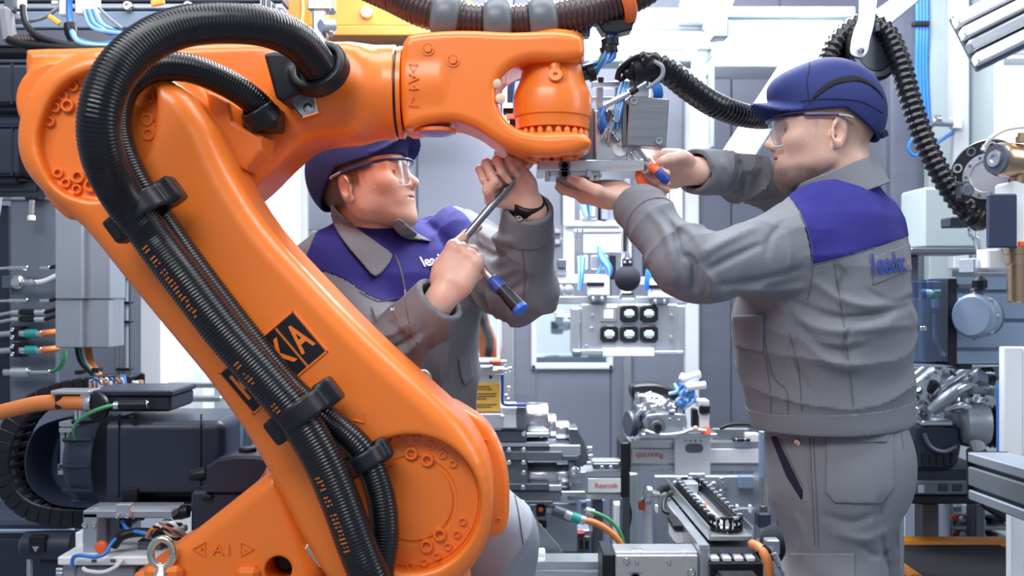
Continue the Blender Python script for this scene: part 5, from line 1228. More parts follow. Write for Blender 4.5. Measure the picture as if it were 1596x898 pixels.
# ------------------------------------------------------------------ gripper head on the robot
gp = thing('gripper', 'aluminium gripper head with blue air tubes mounted below the robot wrist', 'gripper', P(950, 262, 1.93))
B('mounting_plate', 838, 249, 1004, 266, 1.905, 0.14, ALU, gp, 0.002)
B('lower_plate', 856, 266, 935, 275, 1.92, 0.10, ALU, gp, 0.002)
B('side_plate', 928, 172, 978, 250, 1.93, 0.02, ALU, gp, 0.002)
MB().pprism([(976, 212), (992, 224), (1010, 246), (1010, 252), (968, 252), (968, 212)], 1.932, 0.018, 0.001).build('gusset', ALU, gp)
B('upright_block', 899, 168, 926, 250, 1.94, 0.05, BLUEGREY, gp, 0.002)
B('slot_frame', 926, 172, 948, 248, 1.945, 0.02, ALU, gp, 0.001)
B('slot_insert', 934, 204, 942, 230, 1.938, 0.02, BLACK, gp, 0.001)
LA('disc', (966, 233, 1.930), (0, -1, 0), [(0, 0.0138), (0.005, 0.0138), (0.006, 0.0128), (0.0045, 0.0115), (0.0045, 0)], WHITEP, gp, 28)
# the brushed block
a = np.stack([nrm([1, 0.10, -0.06]), nrm([-0.1, 1, 0]), nrm([0.06, 0, 1])], 1)
blk = MB().box(P(1008, 190, 1.91)+[0, 0.02, 0], (S(63, 1.91), 0.045, S(76, 1.91)), 0.002, a).build('valve_block', mat('brushed_steel_block', (0.38, 0.39, 0.42), 0.34, 0.9, bump=0.15, bscale=20, brushed=(1, 1, 16), var=0.2, vscale=5), gp)
for x, y in ((988, 158), (1027, 220)):
    LA('screw', (x, y, 1.905), (0, -1, 0), [(0, 0.0065), (0.003, 0.0065), (0.003, 0.0042), (-0.001, 0.0042), (-0.001, 0)], ALUD, blk, 18)
B('block_edge', 970, 158, 977, 228, 1.908, 0.05, DSTEEL, gp, 0.001)
for x0, y0, x1, y1, Y in ((922, 126, 985, 136, 1.95), (922, 150, 968, 158, 1.98), (930, 136, 940, 172, 1.96), (958, 124, 968, 170, 1.97), (985, 122, 1012, 152, 1.95)): B('frame_bar', x0, y0, x1, y1, Y, 0.02, ALU, gp, 0.002)
B('small_cap', 932, 120, 941, 130, 1.95, 0.012, BLACK, gp, 0.001)
CY('air_cylinder', (940, 166, 1.905), (980, 146, 1.90), 0.0055, STEEL, gp); CY('cylinder_rod', (978, 147, 1.90), (1008, 128, 1.90), 0.0035, STEEL, gp)
CY('cylinder_cap', (982, 145, 1.899), (994, 138, 1.899), 0.0062, BLACK, gp)
rr_ = random.Random(11)
for i in range(7):
    x = 934+i*1.6; T('air_tube', [(x, 168, 1.93), (x+rr_.uniform(-6, 6), 182, 1.91+rr_.uniform(0, .02)), (x+rr_.uniform(-5, 7), 196, 1.91), (x+rr_.uniform(-3, 10), 208, 1.93)], 0.0022, CABBLUE, gp)
for i in range(5):
    x = 962+i*2.5; T('air_tube', [(x+8, 128, 1.93), (x+rr_.uniform(-2, 4), 150, 1.91), (x-4+rr_.uniform(-3, 3), 176, 1.905), (x-8+rr_.uniform(-4, 4), 200, 1.92)], 0.0023, CABBLUE if i % 2 else CABLIGHT, gp)
for i in range(5): T('air_tube', [(1012, 120, 1.95), (1016+i*3, 132, 1.93), (1020+i*3, 146, 1.93), (1018+i*3, 156, 1.945)], 0.0023, CABBLUE, gp)
for i in range(9):
    x, y = 945+rr_.uniform(0, 24), 168+rr_.uniform(0, 40); a = rr_.uniform(-0.8, 0.8)
    q = P(x, y, 1.915); d = np.array([math.sin(a), rr_.uniform(-.3, .3), -math.cos(a)])
    MB().lathe(q, d, [(0, 0.0045), (0.006, 0.0045), (0.006, 0.0032), (0.016, 0.0032), (0.016, 0.0042), (0.022, 0.0042)], 10).build('fitting', [STEEL, DSTEEL, ALU][i % 3], gp)
for x, y in ((880, 258), (880, 271)): LA('slot_bush', (x, y, 1.903), (0, -1, 0), [(0, 0.011), (0.003, 0.011), (0.003, 0.006), (0, 0.006)], DSTEEL, gp, 20)
MB().lathe(P(853, 283, 1.92), (0, 0, 1), [(0, 0.0045), (0.045, 0.0045)], 14).build('locating_pin', ALU, gp)
for i in range(5): B('sensor_bracket', 914+i*4, 266+(i % 3)*4, 922+i*4, 276+(i % 2)*6, 1.905+0.006*i, 0.015, [ALU, STEEL, DSTEEL][i % 3], gp, 0.001)
B('end_stop', 770, 234, 800, 246, 1.97, 0.04, ALUD, gp, 0.002)
B('cross_arm', 795, 240, 845, 250, 1.98, 0.03, ALU, gp, 0.002)
for i in range(4): B('valve', 784+i*5, 168+i*9, 800+i*3, 176+i*9, 1.97, 0.03, [BLACK, WHITEP, BLACK, DSTEEL][i], gp, 0.001)
for i in range(3): T('air_tube', [(806, 108+i*4, 1.97), (800-i*3, 130, 1.97), (797-i*2, 160, 1.97)], 0.003, CABBLUE, gp)
T('air_tube', [(785, 124, 2.0), (810, 118, 2.0), (850, 120, 2.0)], 0.010, CABBLUE, gp)

# ------------------------------------------------------------------ black spiral hose, gripper to pulley and down to the tool changer
bh = thing('spiral_hose', 'black spiral hose running from the gripper over the pulley to the wall', 'hose', P(1350, 60, 2.42))
pth = PT([(978, 118, 1.945), (992, 104, 1.935), (1014, 100, 1.93), (1042, 112, 1.95), (1075, 138, 1.99), (1115, 164, 2.06), (1165, 181, 2.18), (1212, 180, 2.30), (1258, 150, 2.38), (1286, 104, 2.41), (1308, 62, 2.42), (1344, 36, 2.43), (1380, 50, 2.42),
          (1402, 92, 2.40), (1418, 150, 2.38), (1440, 216, 2.36), (1470, 278, 2.34), (1500, 322, 2.33), (1518, 338, 2.33)], 10)
MB().hose(pth, 0.0255, 0.0165, 0.0042, 22).build('corrugated_tube', HOSE, bh, 60)
MB().tube(PT([(962, 124, 1.93), (968, 106, 1.92), (990, 90, 1.915), (1014, 86, 1.92), (1030, 96, 1.93), (1020, 104, 1.94), (990, 108, 1.94), (966, 126, 1.935)]), 0.0055, 10).build('cable_loop', RUBBER, bh)
MB().lathe(P(1000, 108, 1.935), (0.8, 0, 0.2), [(-0.02, 0.020), (-0.016, 0.0275), (0.030, 0.0275), (0.034, 0.024)], 20).build('hose_socket', RUBBER, bh)
MB().tube(PT([(1020, 96, 1.905), (1032, 104, 1.90), (1032, 118, 1.90), (1020, 130, 1.90), (1008, 138, 1.90)]), 0.0042, 10).build('grey_cable', CABGREY, bh)
MB().lathe(P(1536, 350, 2.335), (-0.5, -0.1, 0.4), [(0, 0.018), (0.01, 0.027), (0.03, 0.027), (0.034, 0.022)], 18).build('end_collar', RUBBER, bh)

py_ = thing('hose_pulley', 'black cable pulley on a bent white steel hanger above the capped worker', 'pulley', P(1350, 80, 2.44))
wc = P(1350, 82, 2.44); wax = nrm([0.35, -0.93, 0.05])
MB().lathe(wc-wax*0.030, wax, [(0, 0.050), (0.002, 0.074), (0.010, 0.075), (0.018, 0.064), (0.042, 0.064), (0.050, 0.075), (0.058, 0.074), (0.060, 0.050), (0.056, 0.046), (0.056, 0.012)], 40).build('wheel', RUBBER, py_)
MB().lathe(wc+wax*0.029, wax, [(0, 0.066), (0.002, 0.066), (0.002, 0.054), (0, 0.054)], 40).build('steel_ring', DSTEEL, py_)
MB().pprism(spline([(1342, -40), (1369, -40), (1367, 4), (1362, 40), (1356, 62), (1353, 78), (1346, 88), (1334, 88), (1326, 82), (1327, 66), (1332, 46), (1340, 22)], 3, True), 2.385, 0.006, 0.001).build('hanger', WHITEP, py_)
LA('axle_nut', (1340, 79, 2.383), (0, -1, 0), [(0, 0.009), (0.006, 0.009), (0.009, 0.006), (0.012, 0.004), (0.012, 0)], STEEL, py_, 8)
MB().pbox(1366, 36, 1371, 48, 2.38, 0.02, 0.001).build('guide_pin', DSTEEL, py_)
# ================================================================== lamps
l1 = thing('tube_lamp', 'long fluorescent tube lamp under the pale ceiling beam', 'lamp', P(1005, 66, 3.35))
CY('tube', (880, 67, 3.35), (1092, 67, 3.35), 0.018, LAMP, l1, 16); B('end_cap', 1090, 58, 1112, 76, 3.33, 0.05, TEAL if False else PALEG, l1); B('housing', 878, 52, 1112, 58, 3.34, 0.06, WHITEP, l1)
l2 = thing('strip_lamp', 'slanted bright strip lamp behind the arm of the capped worker', 'lamp', P(1190, 180, 3.0))
d_ = nrm(P(1240, 108, 3.0)-P(1150, 246, 2.9)); MB().box(P(1194, 178, 2.95), (np.linalg.norm(P(1240, 108, 3.0)-P(1150, 246, 2.9)), 0.05, 0.066), 0.008, np.stack([d_, [0, 1, 0], nrm(np.cross(d_, [0, 1, 0]))], 1)).build('diffuser', LAMPSOFT, l2)
MB().box(P(1194, 178, 3.0)+[0, 0.02, 0], (np.linalg.norm(P(1240, 108, 3.0)-P(1150, 246, 2.9))+0.03, 0.03, 0.09), 0.006, np.stack([d_, [0, 1, 0], nrm(np.cross(d_, [0, 1, 0]))], 1)).build('housing', ALUD, l2)
l3 = thing('slotted_beam', 'white slotted aluminium beam end high on the wall, above the bright window', 'beam', P(1560, 60, 2.5))
Rb = np.stack([nrm([0.86, -0.25, 0.42]), nrm([0.25, 0.97, 0]), nrm(np.cross([0.86, -0.25, 0.42], [0.25, 0.97, 0]))], 1)
for k, m_ in ((-0.052, WHITEP), (-0.018, ALU), (0.018, WHITEP), (0.052, WHITEP)): MB().box(P(1600, 18, 2.45)+Rb[:, 2]*k, (0.30, 0.06, 0.027), 0.004, Rb).build('slat', m_, l3)
MB().box(P(1600, 18, 2.45)+Rb[:, 1]*0.03, (0.30, 0.03, 0.15), 0.004, Rb).build('core', DSTEEL, l3)
cr = thing('crane_beam', 'yellow-orange crane beam overhead behind the robot forearm', 'beam', P(560, 30, 3.4))
B('web', 430, -40, 735, 40, 3.4, 0.05, CRANE, cr); B('lower_flange', 430, 40, 735, 55, 3.33, 0.2, CRANE, cr); B('under_rail', 430, 57, 740, 74, 3.45, 0.1, PALEG, cr); SCREW(572, 20, 3.398, 0.02, cr)
T('cable', [(470, -10, 3.35), (471, 20, 3.35), (466, 50, 3.35)], 0.008, CABORANGE, cr)
hk = thing('chrome_hanger', 'chrome hanging joint in front of the crane beam', 'bracket', P(505, 40, 2.6))
for n_, a in (('block', (478, -20, 520, 16)), ('shackle', (486, 14, 508, 72))): B(n_, *a, 2.6, 0.05, STEEL, hk, 0.006)
CY('pin', (500, 40, 2.57), (519, 40, 2.6), 0.016, STEEL, hk); B('side_nut', 508, 28, 518, 54, 2.58, 0.04, ALUD, hk, 0.008)

# ================================================================== upper left: dark gantry with cables
ga = thing('dark_gantry', 'dark slotted gantry rail above the rear end of the robot arm', 'rail', P(180, 60, 2.5))
for i, (y0, y1, m_) in enumerate(((-30, 2, DSTEEL), (5, 14, ALUD), (17, 44, BLUEGREY), (46, 72, DSTEEL), (74, 84, BLACK))): B('rail', -40, y0, 440, y1, 2.5, 0.08, m_, ga, 0.003)
B('back_plate', -40, -40, 440, 160, 2.6, 0.03, DSTEEL, ga); B('label', 80, 1, 90, 6, 2.497, 0.004, WHITEP, ga, 0.0005)
for i in range(9): B('fin', 405+i*4, -10+i*3, 408+i*4, 22+i*3, 2.44, 0.05, [ALUD, DSTEEL][i % 2], ga, 0.001)
for x in (200, 294): SCREW(x, 10, 2.495, 0.012, ga)
wc_ = thing('cable_bundle', 'bright blue cables with white plug tags above the robot elbow', 'cables', P(140, 40, 2.0))
for i, (x0, y0, x1, y1) in enumerate(((91, -20, 104, 24), (116, -20, 138, 22), (128, -16, 140, 27), (139, -20, 154, 20), (24, -20, 38, 12))): B('plug_tag', x0, y0, x1, y1, 2.0+0.006*i, 0.014, WHITEP, wc_, 0.003)
for i in range(5): T('cable', [(132+i*4, 16, 2.0), (138+i*5, 36, 1.99), (150+i*6, 46, 1.98), (172+i*5, 50+(i % 3)*3, 1.97), (215, 56, 1.96)], 0.0042, CABBLUE if i % 2 else CABLIGHT, wc_)
T('cable', [(109, -20, 2.0), (108, 16, 2.0), (110, 40, 1.99), (118, 60, 1.96), (150, 70, 1.95), (180, 66, 1.95)], 0.006, CABBLUE, wc_)
T('cable', [(113, 50, 1.97), (124, 66, 1.95), (160, 72, 1.94), (190, 68, 1.94)], 0.0055, CABLIGHT, wc_)
LA('shrink_sleeve', (108, 36, 1.985), (0.2, 0, -1), [(0, 0.010), (0.012, 0.0125), (0.022, 0.0122), (0.034, 0.009)], RUBBER, wc_, 16)
T('cable', [(36, 10, 2.0), (40, 36, 1.98), (58, 56, 1.96), (86, 66, 1.95), (120, 72, 1.95), (160, 74, 1.95)], 0.0065, RUBBER, wc_)
T('cable', [(14, 62, 1.97), (40, 70, 1.96), (80, 74, 1.95), (140, 78, 1.94), (180, 77, 1.94)], 0.0085, RUBBER, wc_)
T('cable', [(108, -4, 2.03), (86, 16, 2.02), (66, 28, 2.02), (44, 33, 2.02), (14, 36, 2.02)], 0.004, CABGREY, wc_)
T('cable', [(154, 12, 2.0), (170, 28, 1.99), (190, 44, 1.98)], 0.003, CABGREY, wc_)
yt = thing('cable_clip', 'yellow cable clip hanging beside the white plug tags', 'clip', P(82, 32, 2.0), 'yellow cable clips')
MB().box(P(85, 31, 1.985), (0.028, 0.008, 0.010), 0.002, frame((0.8, 0, -0.55))).build('clip', YELLOW, yt)
yt2 = thing('cable_clip', 'yellow cable clip on the bare gantry rail above the thick hose', 'clip', P(245, 4, 2.0), 'yellow cable clips')
MB().box(P(246, 4, 2.0), (0.026, 0.01, 0.012), 0.002, frame((0.9, 0, 0.2))).build('clip', YELLOW, yt2)
cx_ = thing('grey_connector', 'grey angled cable connector hanging at the rear of the robot arm', 'connector', P(10, 40, 2.0))
MB().box(P(12, 40, 1.98), (0.022, 0.03, 0.07), 0.006, frame((1, 0, 0.15))).build('body', CABGREY, cx_); B('plug', 5, -14, 20, 18, 1.98, 0.02, DSTEEL, cx_); B('bracket', 0, 18, 34, 30, 2.01, 0.02, WHITEP, cx_)
for i in range(8): MB().tube(PT([(24+i*5, 56, 1.97), (26+i*5, 62, 1.965), (27+i*5, 68, 1.97)]), 0.004, 8).build('rib', BROWNHOSE, cx_)

# ================================================================== left: connector plate and conduits
cp = thing('connector_plate', 'grey steel plate carrying rows of plugs beside the cable duct', 'panel', P(50, 600, 2.75))
B('plate', 16, 300, 88, 640, 2.75, 0.02, ALUD if False else mat('grey_steel_plate', (0.16, 0.18, 0.23), 0.42, 0.3, bump=0.05), cp); B('side_strip', -60, 320, 14, 640, 2.78, 0.02, BLACKM, cp); B('top_strip', -60, 296, 92, 312, 2.74, 0.03, ALUD, cp)
def plug(name, y, label, kind):
    t = thing(name, label, 'connector', P(40, y, 2.7))
    if kind == 'teal':
        B('socket', 17, y-11, 32, y+11, 2.70, 0.045, BLACK, t); SCREW(20, y-6, 2.698, 0.006, t); SCREW(20, y+6, 2.698, 0.006, t)
        CY('ring', (40, y, 2.70), (58, y, 2.70), 0.012, TEAL, t); CY('nut', (31, y, 2.70), (41, y, 2.70), 0.010, STEEL, t); CY('collar', (57, y, 2.70), (66, y, 2.70), 0.010, STEEL, t)
        T('cable', [(64, y, 2.70), (76, y-1, 2.70), (90, y-3, 2.72)], 0.009, CABORANGE, t); T('lead', [(-40, y+4, 2.70), (-6, y+2, 2.70), (18, y, 2.70)], 0.008, CABGREY, t)
    elif kind == 'thin':
        CY('nut', (14, y, 2.70), (44, y, 2.70), 0.007, STEEL, t); CY('pin', (62, y, 2.70), (78, y, 2.70), 0.006, STEEL, t); T('lead', [(-40, y+3, 2.7), (0, y+1, 2.7), (16, y, 2.7)], 0.004, CABGREY, t); T('cable', [(76, y, 2.7), (90, y-4, 2.7)], 0.005, RUBBER, t)
    elif kind == 'twin':
        for dy in (-5, 6):
            B('block', 30, y+dy-5, 54, y+dy+4, 2.70, 0.03, BLACK, t); CY('nut', (54, y+dy, 2.70), (70, y+dy, 2.70), 0.008, ALU, t); CY('collar', (18, y+dy, 2.70), (30, y+dy, 2.70), 0.007, ALU, t)
            T('lead', [(-40, y+dy+10, 2.7), (0, y+dy+4, 2.7), (20, y+dy, 2.7)], 0.005, CABGREY, t); T('cable', [(70, y+dy, 2.7), (90, y+dy-6, 2.7)], 0.005, RUBBER, t)
    elif kind == 'bolt':
        B('block', 2, y-10, 26, y+10, 2.72, 0.04, DSTEEL, t); LA('gland', (30, y, 2.70), (0, -1, 0), [(0, 0.018), (0.01, 0.018), (0.014, 0.012), (0.02, 0.010), (0.02, 0)], STEEL, t, 16); CY('nozzle', (38, y, 2.69), (58, y+1, 2.69), 0.009, STEEL, t)
        T('cable', [(56, y+1, 2.69), (70, y-2, 2.69), (92, y-12, 2.70)], 0.007, CABWHITE, t)
    elif kind == 'hang':
        B('block', 38, y-10, 62, y+2, 2.71, 0.03, BLACK, t); CY('tip', (49, y+26, 2.70), (49, y+34, 2.70), 0.010, WHITEP, t); CY('stem', (50, y+2, 2.70), (49, y+27, 2.70), 0.008, STEEL, t); T('cable', [(-30, y+50, 2.71), (-4, y+30, 2.71), (2, y-4, 2.72), (14, y-8, 2.73)], 0.004, CABGREY, t)
    else:
        CY('nut', (6, y, 2.70), (30, y, 2.70), 0.010, STEEL, t); CY('body', (18, y, 2.695), (45, y, 2.695), 0.014, CLEAR if False else ALU, t); CY('tail', (46, y, 2.70), (78, y, 2.70), 0.007, STEEL, t)
        for k in range(2): T('cable', [(77, y, 2.70), (90+k*4, y-6, 2.69), (98+k*3, y-20, 2.68), (100+k*2, y-34, 2.68)], 0.004, CABGREEN, t)
plug('hanging_sensor', 310, 'black sensor with a white tip hanging at the top of the connector plate', 'hang')
plug('cable_coupling', 418, 'thin bare steel coupling high on the connector plate', 'thin')
plug('cable_gland', 440, 'big steel cable gland with white cable on the connector plate', 'bolt')
plug('cable_coupling', 469, 'slim steel coupling just under the big cable gland', 'thin')
plug('twin_connector', 492, 'pair of black connectors with silver nuts above the teal-ringed plugs', 'twin')
plug('power_plug', 520, 'upper power plug with teal ring and orange cable', 'teal')
plug('power_plug', 546, 'lower power plug with teal ring and orange cable', 'teal')
plug('pipe_coupling', 580, 'steel pipe coupling with two green cables below the teal-ringed plugs', 'pipe')
du = thing('cable_duct', 'plain grey sheet-metal duct box behind the robot link', 'duct', P(130, 545, 2.55))
B('front_sheet', 86, 330, 128, 466, 2.52, 0.12, ALUD, du, 0.002); B('front_sheet', 86, 467, 126, 542, 2.525, 0.12, ALUD, du, 0.002); B('side_sheet', 129, 330, 172, 466, 2.55, 0.10, ALUD, du, 0.002); B('side_sheet', 127, 467, 170, 542, 2.552, 0.10, ALUD, du, 0.002)
B('edge_rail', 172, 380, 177, 536, 2.58, 0.05, ALU, du, 0.001); B('wall_bracket', 90, 400, 118, 430, 2.64, 0.955, ALUD, du)
cf = thing('conduit_post', 'dark vertical post with clipped conduits beside the duct box', 'post', P(190, 640, 2.8))
B('post', 178, 300, 204, 1211, 2.85, 0.08, DSTEEL, cf)
for x in (184, 190, 196): T('conduit', [(x, 300, 2.82), (x, 500, 2.82), (x, 640, 2.82)], 0.008, [CABGREY, ALUD, BLUEGREY][x % 3], cf)
for y in (430, 470, 500, 574): B('clip', 180, y, 202, y+4, 2.805, 0.03, BLACK, cf, 0.001)
fc = du
for i, (m_, dx) in enumerate(((CABORANGE, 0), (CABWHITE, -4), (CABORANGE, 4), (RUBBER, -14), (CABGREEN, -10))): T('cable', [(132+dx, 520, 2.62), (138+dx, 560, 2.60), (150+dx*0.6, 580, 2.58), (166+dx*0.4, 600, 2.56)], 0.0065, m_, fc)
for x, y in ((147, 576), (121, 580)): B('cable_tie', x-5, y-2, x+6, y+4, 2.565, 0.03, BLACK, fc, 0.001)
tb = thing('terminal_strip', 'row of small silver terminals with coloured wires above the big motor', 'terminals', P(165, 606, 2.45))
for i in range(8): B('terminal', 138+i*7, 592+(i % 2)*3, 143+i*7, 606, 2.35+0.004*(i % 3), 0.02, [ALU, STEEL, WHITEP][i % 3], tb, 0.001)
for i in range(6): T('wire', [(142+i*9, 596, 2.345), (150+i*8, 590, 2.34), (158+i*7, 600, 2.345)], 0.0025, [CABBLUE, CABORANGE, CABWHITE][i % 3], tb)
for i in range(3): T('wire', [(188+i*3, 586, 2.36), (190+i*3, 598, 2.355), (196+i*2, 610, 2.36)], 0.003, CABBLUE, tb)

# ================================================================== left: drag chain loop, guide tray and big motor
dc = thing('drag_chain', 'black drag chain looping around the curved tray beside the big motor', 'cable chain', P(60, 805, 2.45))
cpath = PT([(215, 598, 2.45), (150, 600, 2.45), (104, 608, 2.45), (66, 624, 2.45), (38, 648, 2.45), (20, 684, 2.45), (14, 724, 2.45), (26, 762, 2.45), (54, 788, 2.45), (96, 800, 2.45), (150, 803, 2.45), (215, 803, 2.45)], 8)
cr_ = resample(cpath, 0.027); wch = 0.085
lk = None
for i in range(len(cr_)-1):
    a, b = cr_[i], cr_[i+1]; t = nrm(b-a); n_ = np.cross(t, [0, 1, 0]); R = np.stack([t, [0, 1, 0], n_], 1); mid = (a+b)/2
    for yo_ in (-0.5, 0.5): MB().box(mid+[0, yo_*wch, 0], (0.029, 0.010, 0.044), 0.003, R).build('side_link', BLACK, dc)
    for s_ in (-1, 1): MB().box(mid+n_*0.018*s_, (0.012, wch, 0.006), 0.001, R).build('cross_bar', BLACKM, dc)
off_ = [(-0.025, CABGREEN), (0.0, CABWHITE), (0.022, CABGREY), (0.034, CABORANGE)]
for o__, m_ in off_: MB().tube(cpath+np.array([0, o__, 0]), 0.006, 8).build('cable', m_, dc)
gt = thing('guide_tray', 'dark curved sheet-metal tray inside the drag chain loop', 'tray', P(130, 790, 2.5))
tp = spline([P(240, 640, 2.5), P(150, 642, 2.5), P(110, 648, 2.5), P(80, 664, 2.5), P(66, 700, 2.5), P(70, 740, 2.5), P(92, 764, 2.5), P(130, 778, 2.5), P(240, 780, 2.5)], 6)
v = []; f = []
for k, q in enumerate(tp): v += [q+[0, -0.09, 0], q+[0, 0.09, 0], q+[0.004, 0.09, 0.0], q+[0.004, -0.09, 0.0]]
for k in range(len(tp)-1):
    for j in range(4): f.append([k*4+j, k*4+(j+1) % 4, k*4+4+(j+1) % 4, k*4+4+j])
finish('curved_sheet', v, f, BLACKM, gt, 40); MB().pprism([(240, 640), (110, 648), (80, 664), (66, 700), (70, 740), (92, 764), (130, 778), (240, 780)], 2.60, 0.01).build('back_sheet', BLACKM, gt)
fr2 = thing('profile_frame', 'small grey aluminium profile frame left of the big motor', 'frame', P(110, 740, 2.3))
beam_v('upright', 94, 110, 668, 726, 2.36, 0.05, ALUD, fr2); beam_h('crossbar', 92, 134, 658, 674, 2.35, 0.05, ALUD, fr2, 1); beam_h('crossbar', 90, 128, 724, 740, 2.35, 0.05, ALUD, fr2, 1); beam_v('upright', 116, 126, 630, 660, 2.37, 0.04, ALUD, fr2)
bm = thing('servo_motor', 'big dark servo motor lying behind the robot link', 'motor', P(240, 790, 2.15))
MY = 2.15
f = d_box(P(275, 714, MY+0.13), (S(105, MY), 0.125, S(73, MY)), None, 0.02)
f = minus(f, d_box(P(275, 775, MY+0.02), (S(70, MY), 0.04, S(8, MY)), None, 0.004), 0.004)
sdf_obj('body', f, P(160, 800, MY)-[0, 0.02, 0], P(395, 630, MY)+[0, 0.30, 0], 0.007, BLACKM, bm)
for x in (184, 312): B('body_seam', x, 646, x+1, 776, MY+0.001, 0.01, BLACK, bm, 0.0004)
LA('end_bell', (170, 716, MY+0.13), (-1, 0, 0), [(0, 0.098), (0.004, 0.094), (0.050, 0.088), (0.072, 0.072), (0.080, 0.055), (0.080, 0)], BLACKM, bm, 40)
for a in np.linspace(-1.9, 1.9, 7): 
    c = P(143, 716, MY+0.13)+np.array([0, -math.cos(a)*0.091, math.sin(a)*0.091]); MB().box(c, (0.066, 0.010, 0.008), 0.002, np.stack([[1, 0, 0], [0, -math.cos(a), math.sin(a)], [0, math.sin(a), math.cos(a)]], 1)).build('bell_rib', BLACKM, bm)
B('terminal_box', 136, 616, 266, 642, MY+0.03, 0.16, BLACKM, bm, 0.006); B('box_lid', 134, 609, 268, 618, MY+0.025, 0.17, BLACKM, bm, 0.003)
LA('gland', (154, 634, MY+0.02), (-0.4, -1, 0), [(0, 0.030), (0.008, 0.030), (0.012, 0.024), (0.012, 0)], BLACK, bm, 24)
CY('signal_plug', (186, 632, MY+0.005), (230, 631, MY+0.005), 0.011, BLACK, bm); CY('plug_nut', (177, 632, MY+0.005), (188, 632, MY+0.005), 0.009, STEEL, bm); CY('plug_tip', (226, 631, MY+0.005), (232, 631, MY+0.005), 0.009, STEEL, bm)
T('signal_cable', [(176, 632, MY), (160, 636, MY-0.01), (140, 644, MY-0.01), (122, 656, MY), (115, 670, MY+0.01), (118, 684, MY+0.03)], 0.0042, CABGREEN, bm)
B('foot_plate', 190, 762, 214, 786, MY-0.004, 0.02, BLACK, bm, 0.002); SCREW(205, 652, MY-0.002, 0.006, bm, BLACK)
oc = thing('power_cable', 'thick orange power cable clipped to the terminal box of the big motor', 'cable', P(60, 640, 2.2))
T('cable', [(-60, 660, 2.22), (-20, 648, 2.22), (20, 638, 2.2), (60, 629, 2.19), (100, 627, 2.18), (138, 628, 2.175)], 0.0165, CABORANGE, oc, 8, 18)
B('clip', 84, 618, 96, 638, 2.165, 0.045, BLACK, oc, 0.003); B('clip_rail', 78, 609, 140, 615, 2.16, 0.06, ALU, oc, 0.002); LA('ferrule', (134, 628, 2.175), (1, 0, 0), [(0, 0.0175), (0.004, 0.019), (0.014, 0.019)], ALU, oc, 18); B('clip_block', 124, 610, 140, 624, 2.165, 0.04, ALU, oc, 0.002)
# black oil bottle / small motor in front of the robot base
sm_ = thing('small_gear_motor', 'small black gear motor with round filler cap above the robot base', 'motor', P(350, 800, 2.0))
MB().pprism([(320, 728), (338, 716), (366, 711), (400, 711), (430, 720), (430, 770), (320, 770)], 2.03, 0.14, 0.006).build('upper_housing', BLACKM, sm_); B('lower_housing', 297, 766, 430, 840, 2.04, 0.14, BLACKM, sm_, 0.006); B('step', 312, 772, 330, 780, 2.028, 0.02, BLACK, sm_, 0.003)
LA('filler_cap', (386, 716, 2.09), (0, 0, 1), [(0, 0.018), (0.010, 0.018), (0.010, 0.0165), (0.014, 0.0165), (0.014, 0.018), (0.022, 0.018), (0.025, 0.015)], BLACK, sm_, 28)
for a, b in (((296, 742, 2.08), (322, 738, 2.08)), ((268, 802, 2.08), (298, 796, 2.08))): LA('knob', a, P(*b)-P(*a), [(0, 0.006), (0.003, 0.012), (0.020, 0.014), (0.034, 0.013)], BLACK, sm_, 18)
gp2 = thing('glass_tube', 'clear glass tube standing beside the filler cap', 'tube', P(378, 712, 2.2)); CY('tube', (378, 712, 2.2), (378, 620, 2.2), 0.010, CLEAR, gp2); CY('rod', (376, 712, 2.21), (376, 620, 2.21), 0.003, CABLIGHT, gp2)
# work table, brackets and little motor at the bottom left
wt_ = thing('machine_table', 'white machined table plate with steel uprights below the big motor', 'table', P(190, 898, 2.1))
B('table_plate', 89, 868, 250, 882, 2.0, 0.16, WHITEP, wt_, 0.003); B('under_block', 118, 884, 210, 940, 2.02, 0.14, ALUD, wt_); B('under_block', 214, 886, 250, 940, 2.03, 0.12, ALU, wt_); B('leg', 98, 880, 118, 960, 2.02, 0.10, ALUD, wt_)
B('upright', 129, 800, 152, 868, 2.03, 0.06, ALUD, wt_, 0.002); B('upright_side', 152, 808, 172, 862, 2.08, 0.05, DSTEEL, wt_, 0.002); B('cap_bar', 129, 796, 268, 808, 2.03, 0.08, ALUD, wt_, 0.002); B('stand', 117, 830, 129, 868, 2.1, 0.04, WHITEP, wt_, 0.002)
B('bracket', 180, 786, 203, 808, 2.02, 0.02, ALU, wt_, 0.002)
for x, y in ((183, 804), (198, 804), (132, 818), (147, 818)): SCREW(x, y, 2.018 if y < 810 else 2.028, 0.005, wt_)
for x in (146, 176): B('slot_mark', x-4, 872, x+4, 877, 1.998, 0.004, DSTEEL, wt_, 0.0005)
LA('stud', (150, 796, 2.05), (0, 0, 1), [(0, 0.006), (0.008, 0.006), (0.010, 0.003)], STEEL, wt_, 12)
for y in (888, 894): CY('roller', (88, y, 2.06), (100, y, 2.06), 0.005, STEEL, wt_)
T('hose', [(130, 886, 2.0), (136, 890, 1.99), (160, 892, 1.985), (180, 884, 1.985), (192, 872, 1.99)], 0.004, CABWHITE, wt_)
wi = thing('wire_cluster', 'tangle of blue, brown and black wires on the machine table', 'wires', P(240, 840, 2.05))
T('wire', [(190, 812, 2.04), (200, 826, 2.03), (220, 830, 2.02), (236, 834, 2.02)], 0.004, CABBLUE, wi); T('wire', [(112, 884, 1.985), (114, 870, 1.985), (124, 866, 1.98), (150, 868, 1.98), (165, 862, 1.985), (172, 850, 2.0), (185, 838, 2.02), (215, 832, 2.04), (240, 838, 2.03)], 0.0038, CABBLUE, wi)
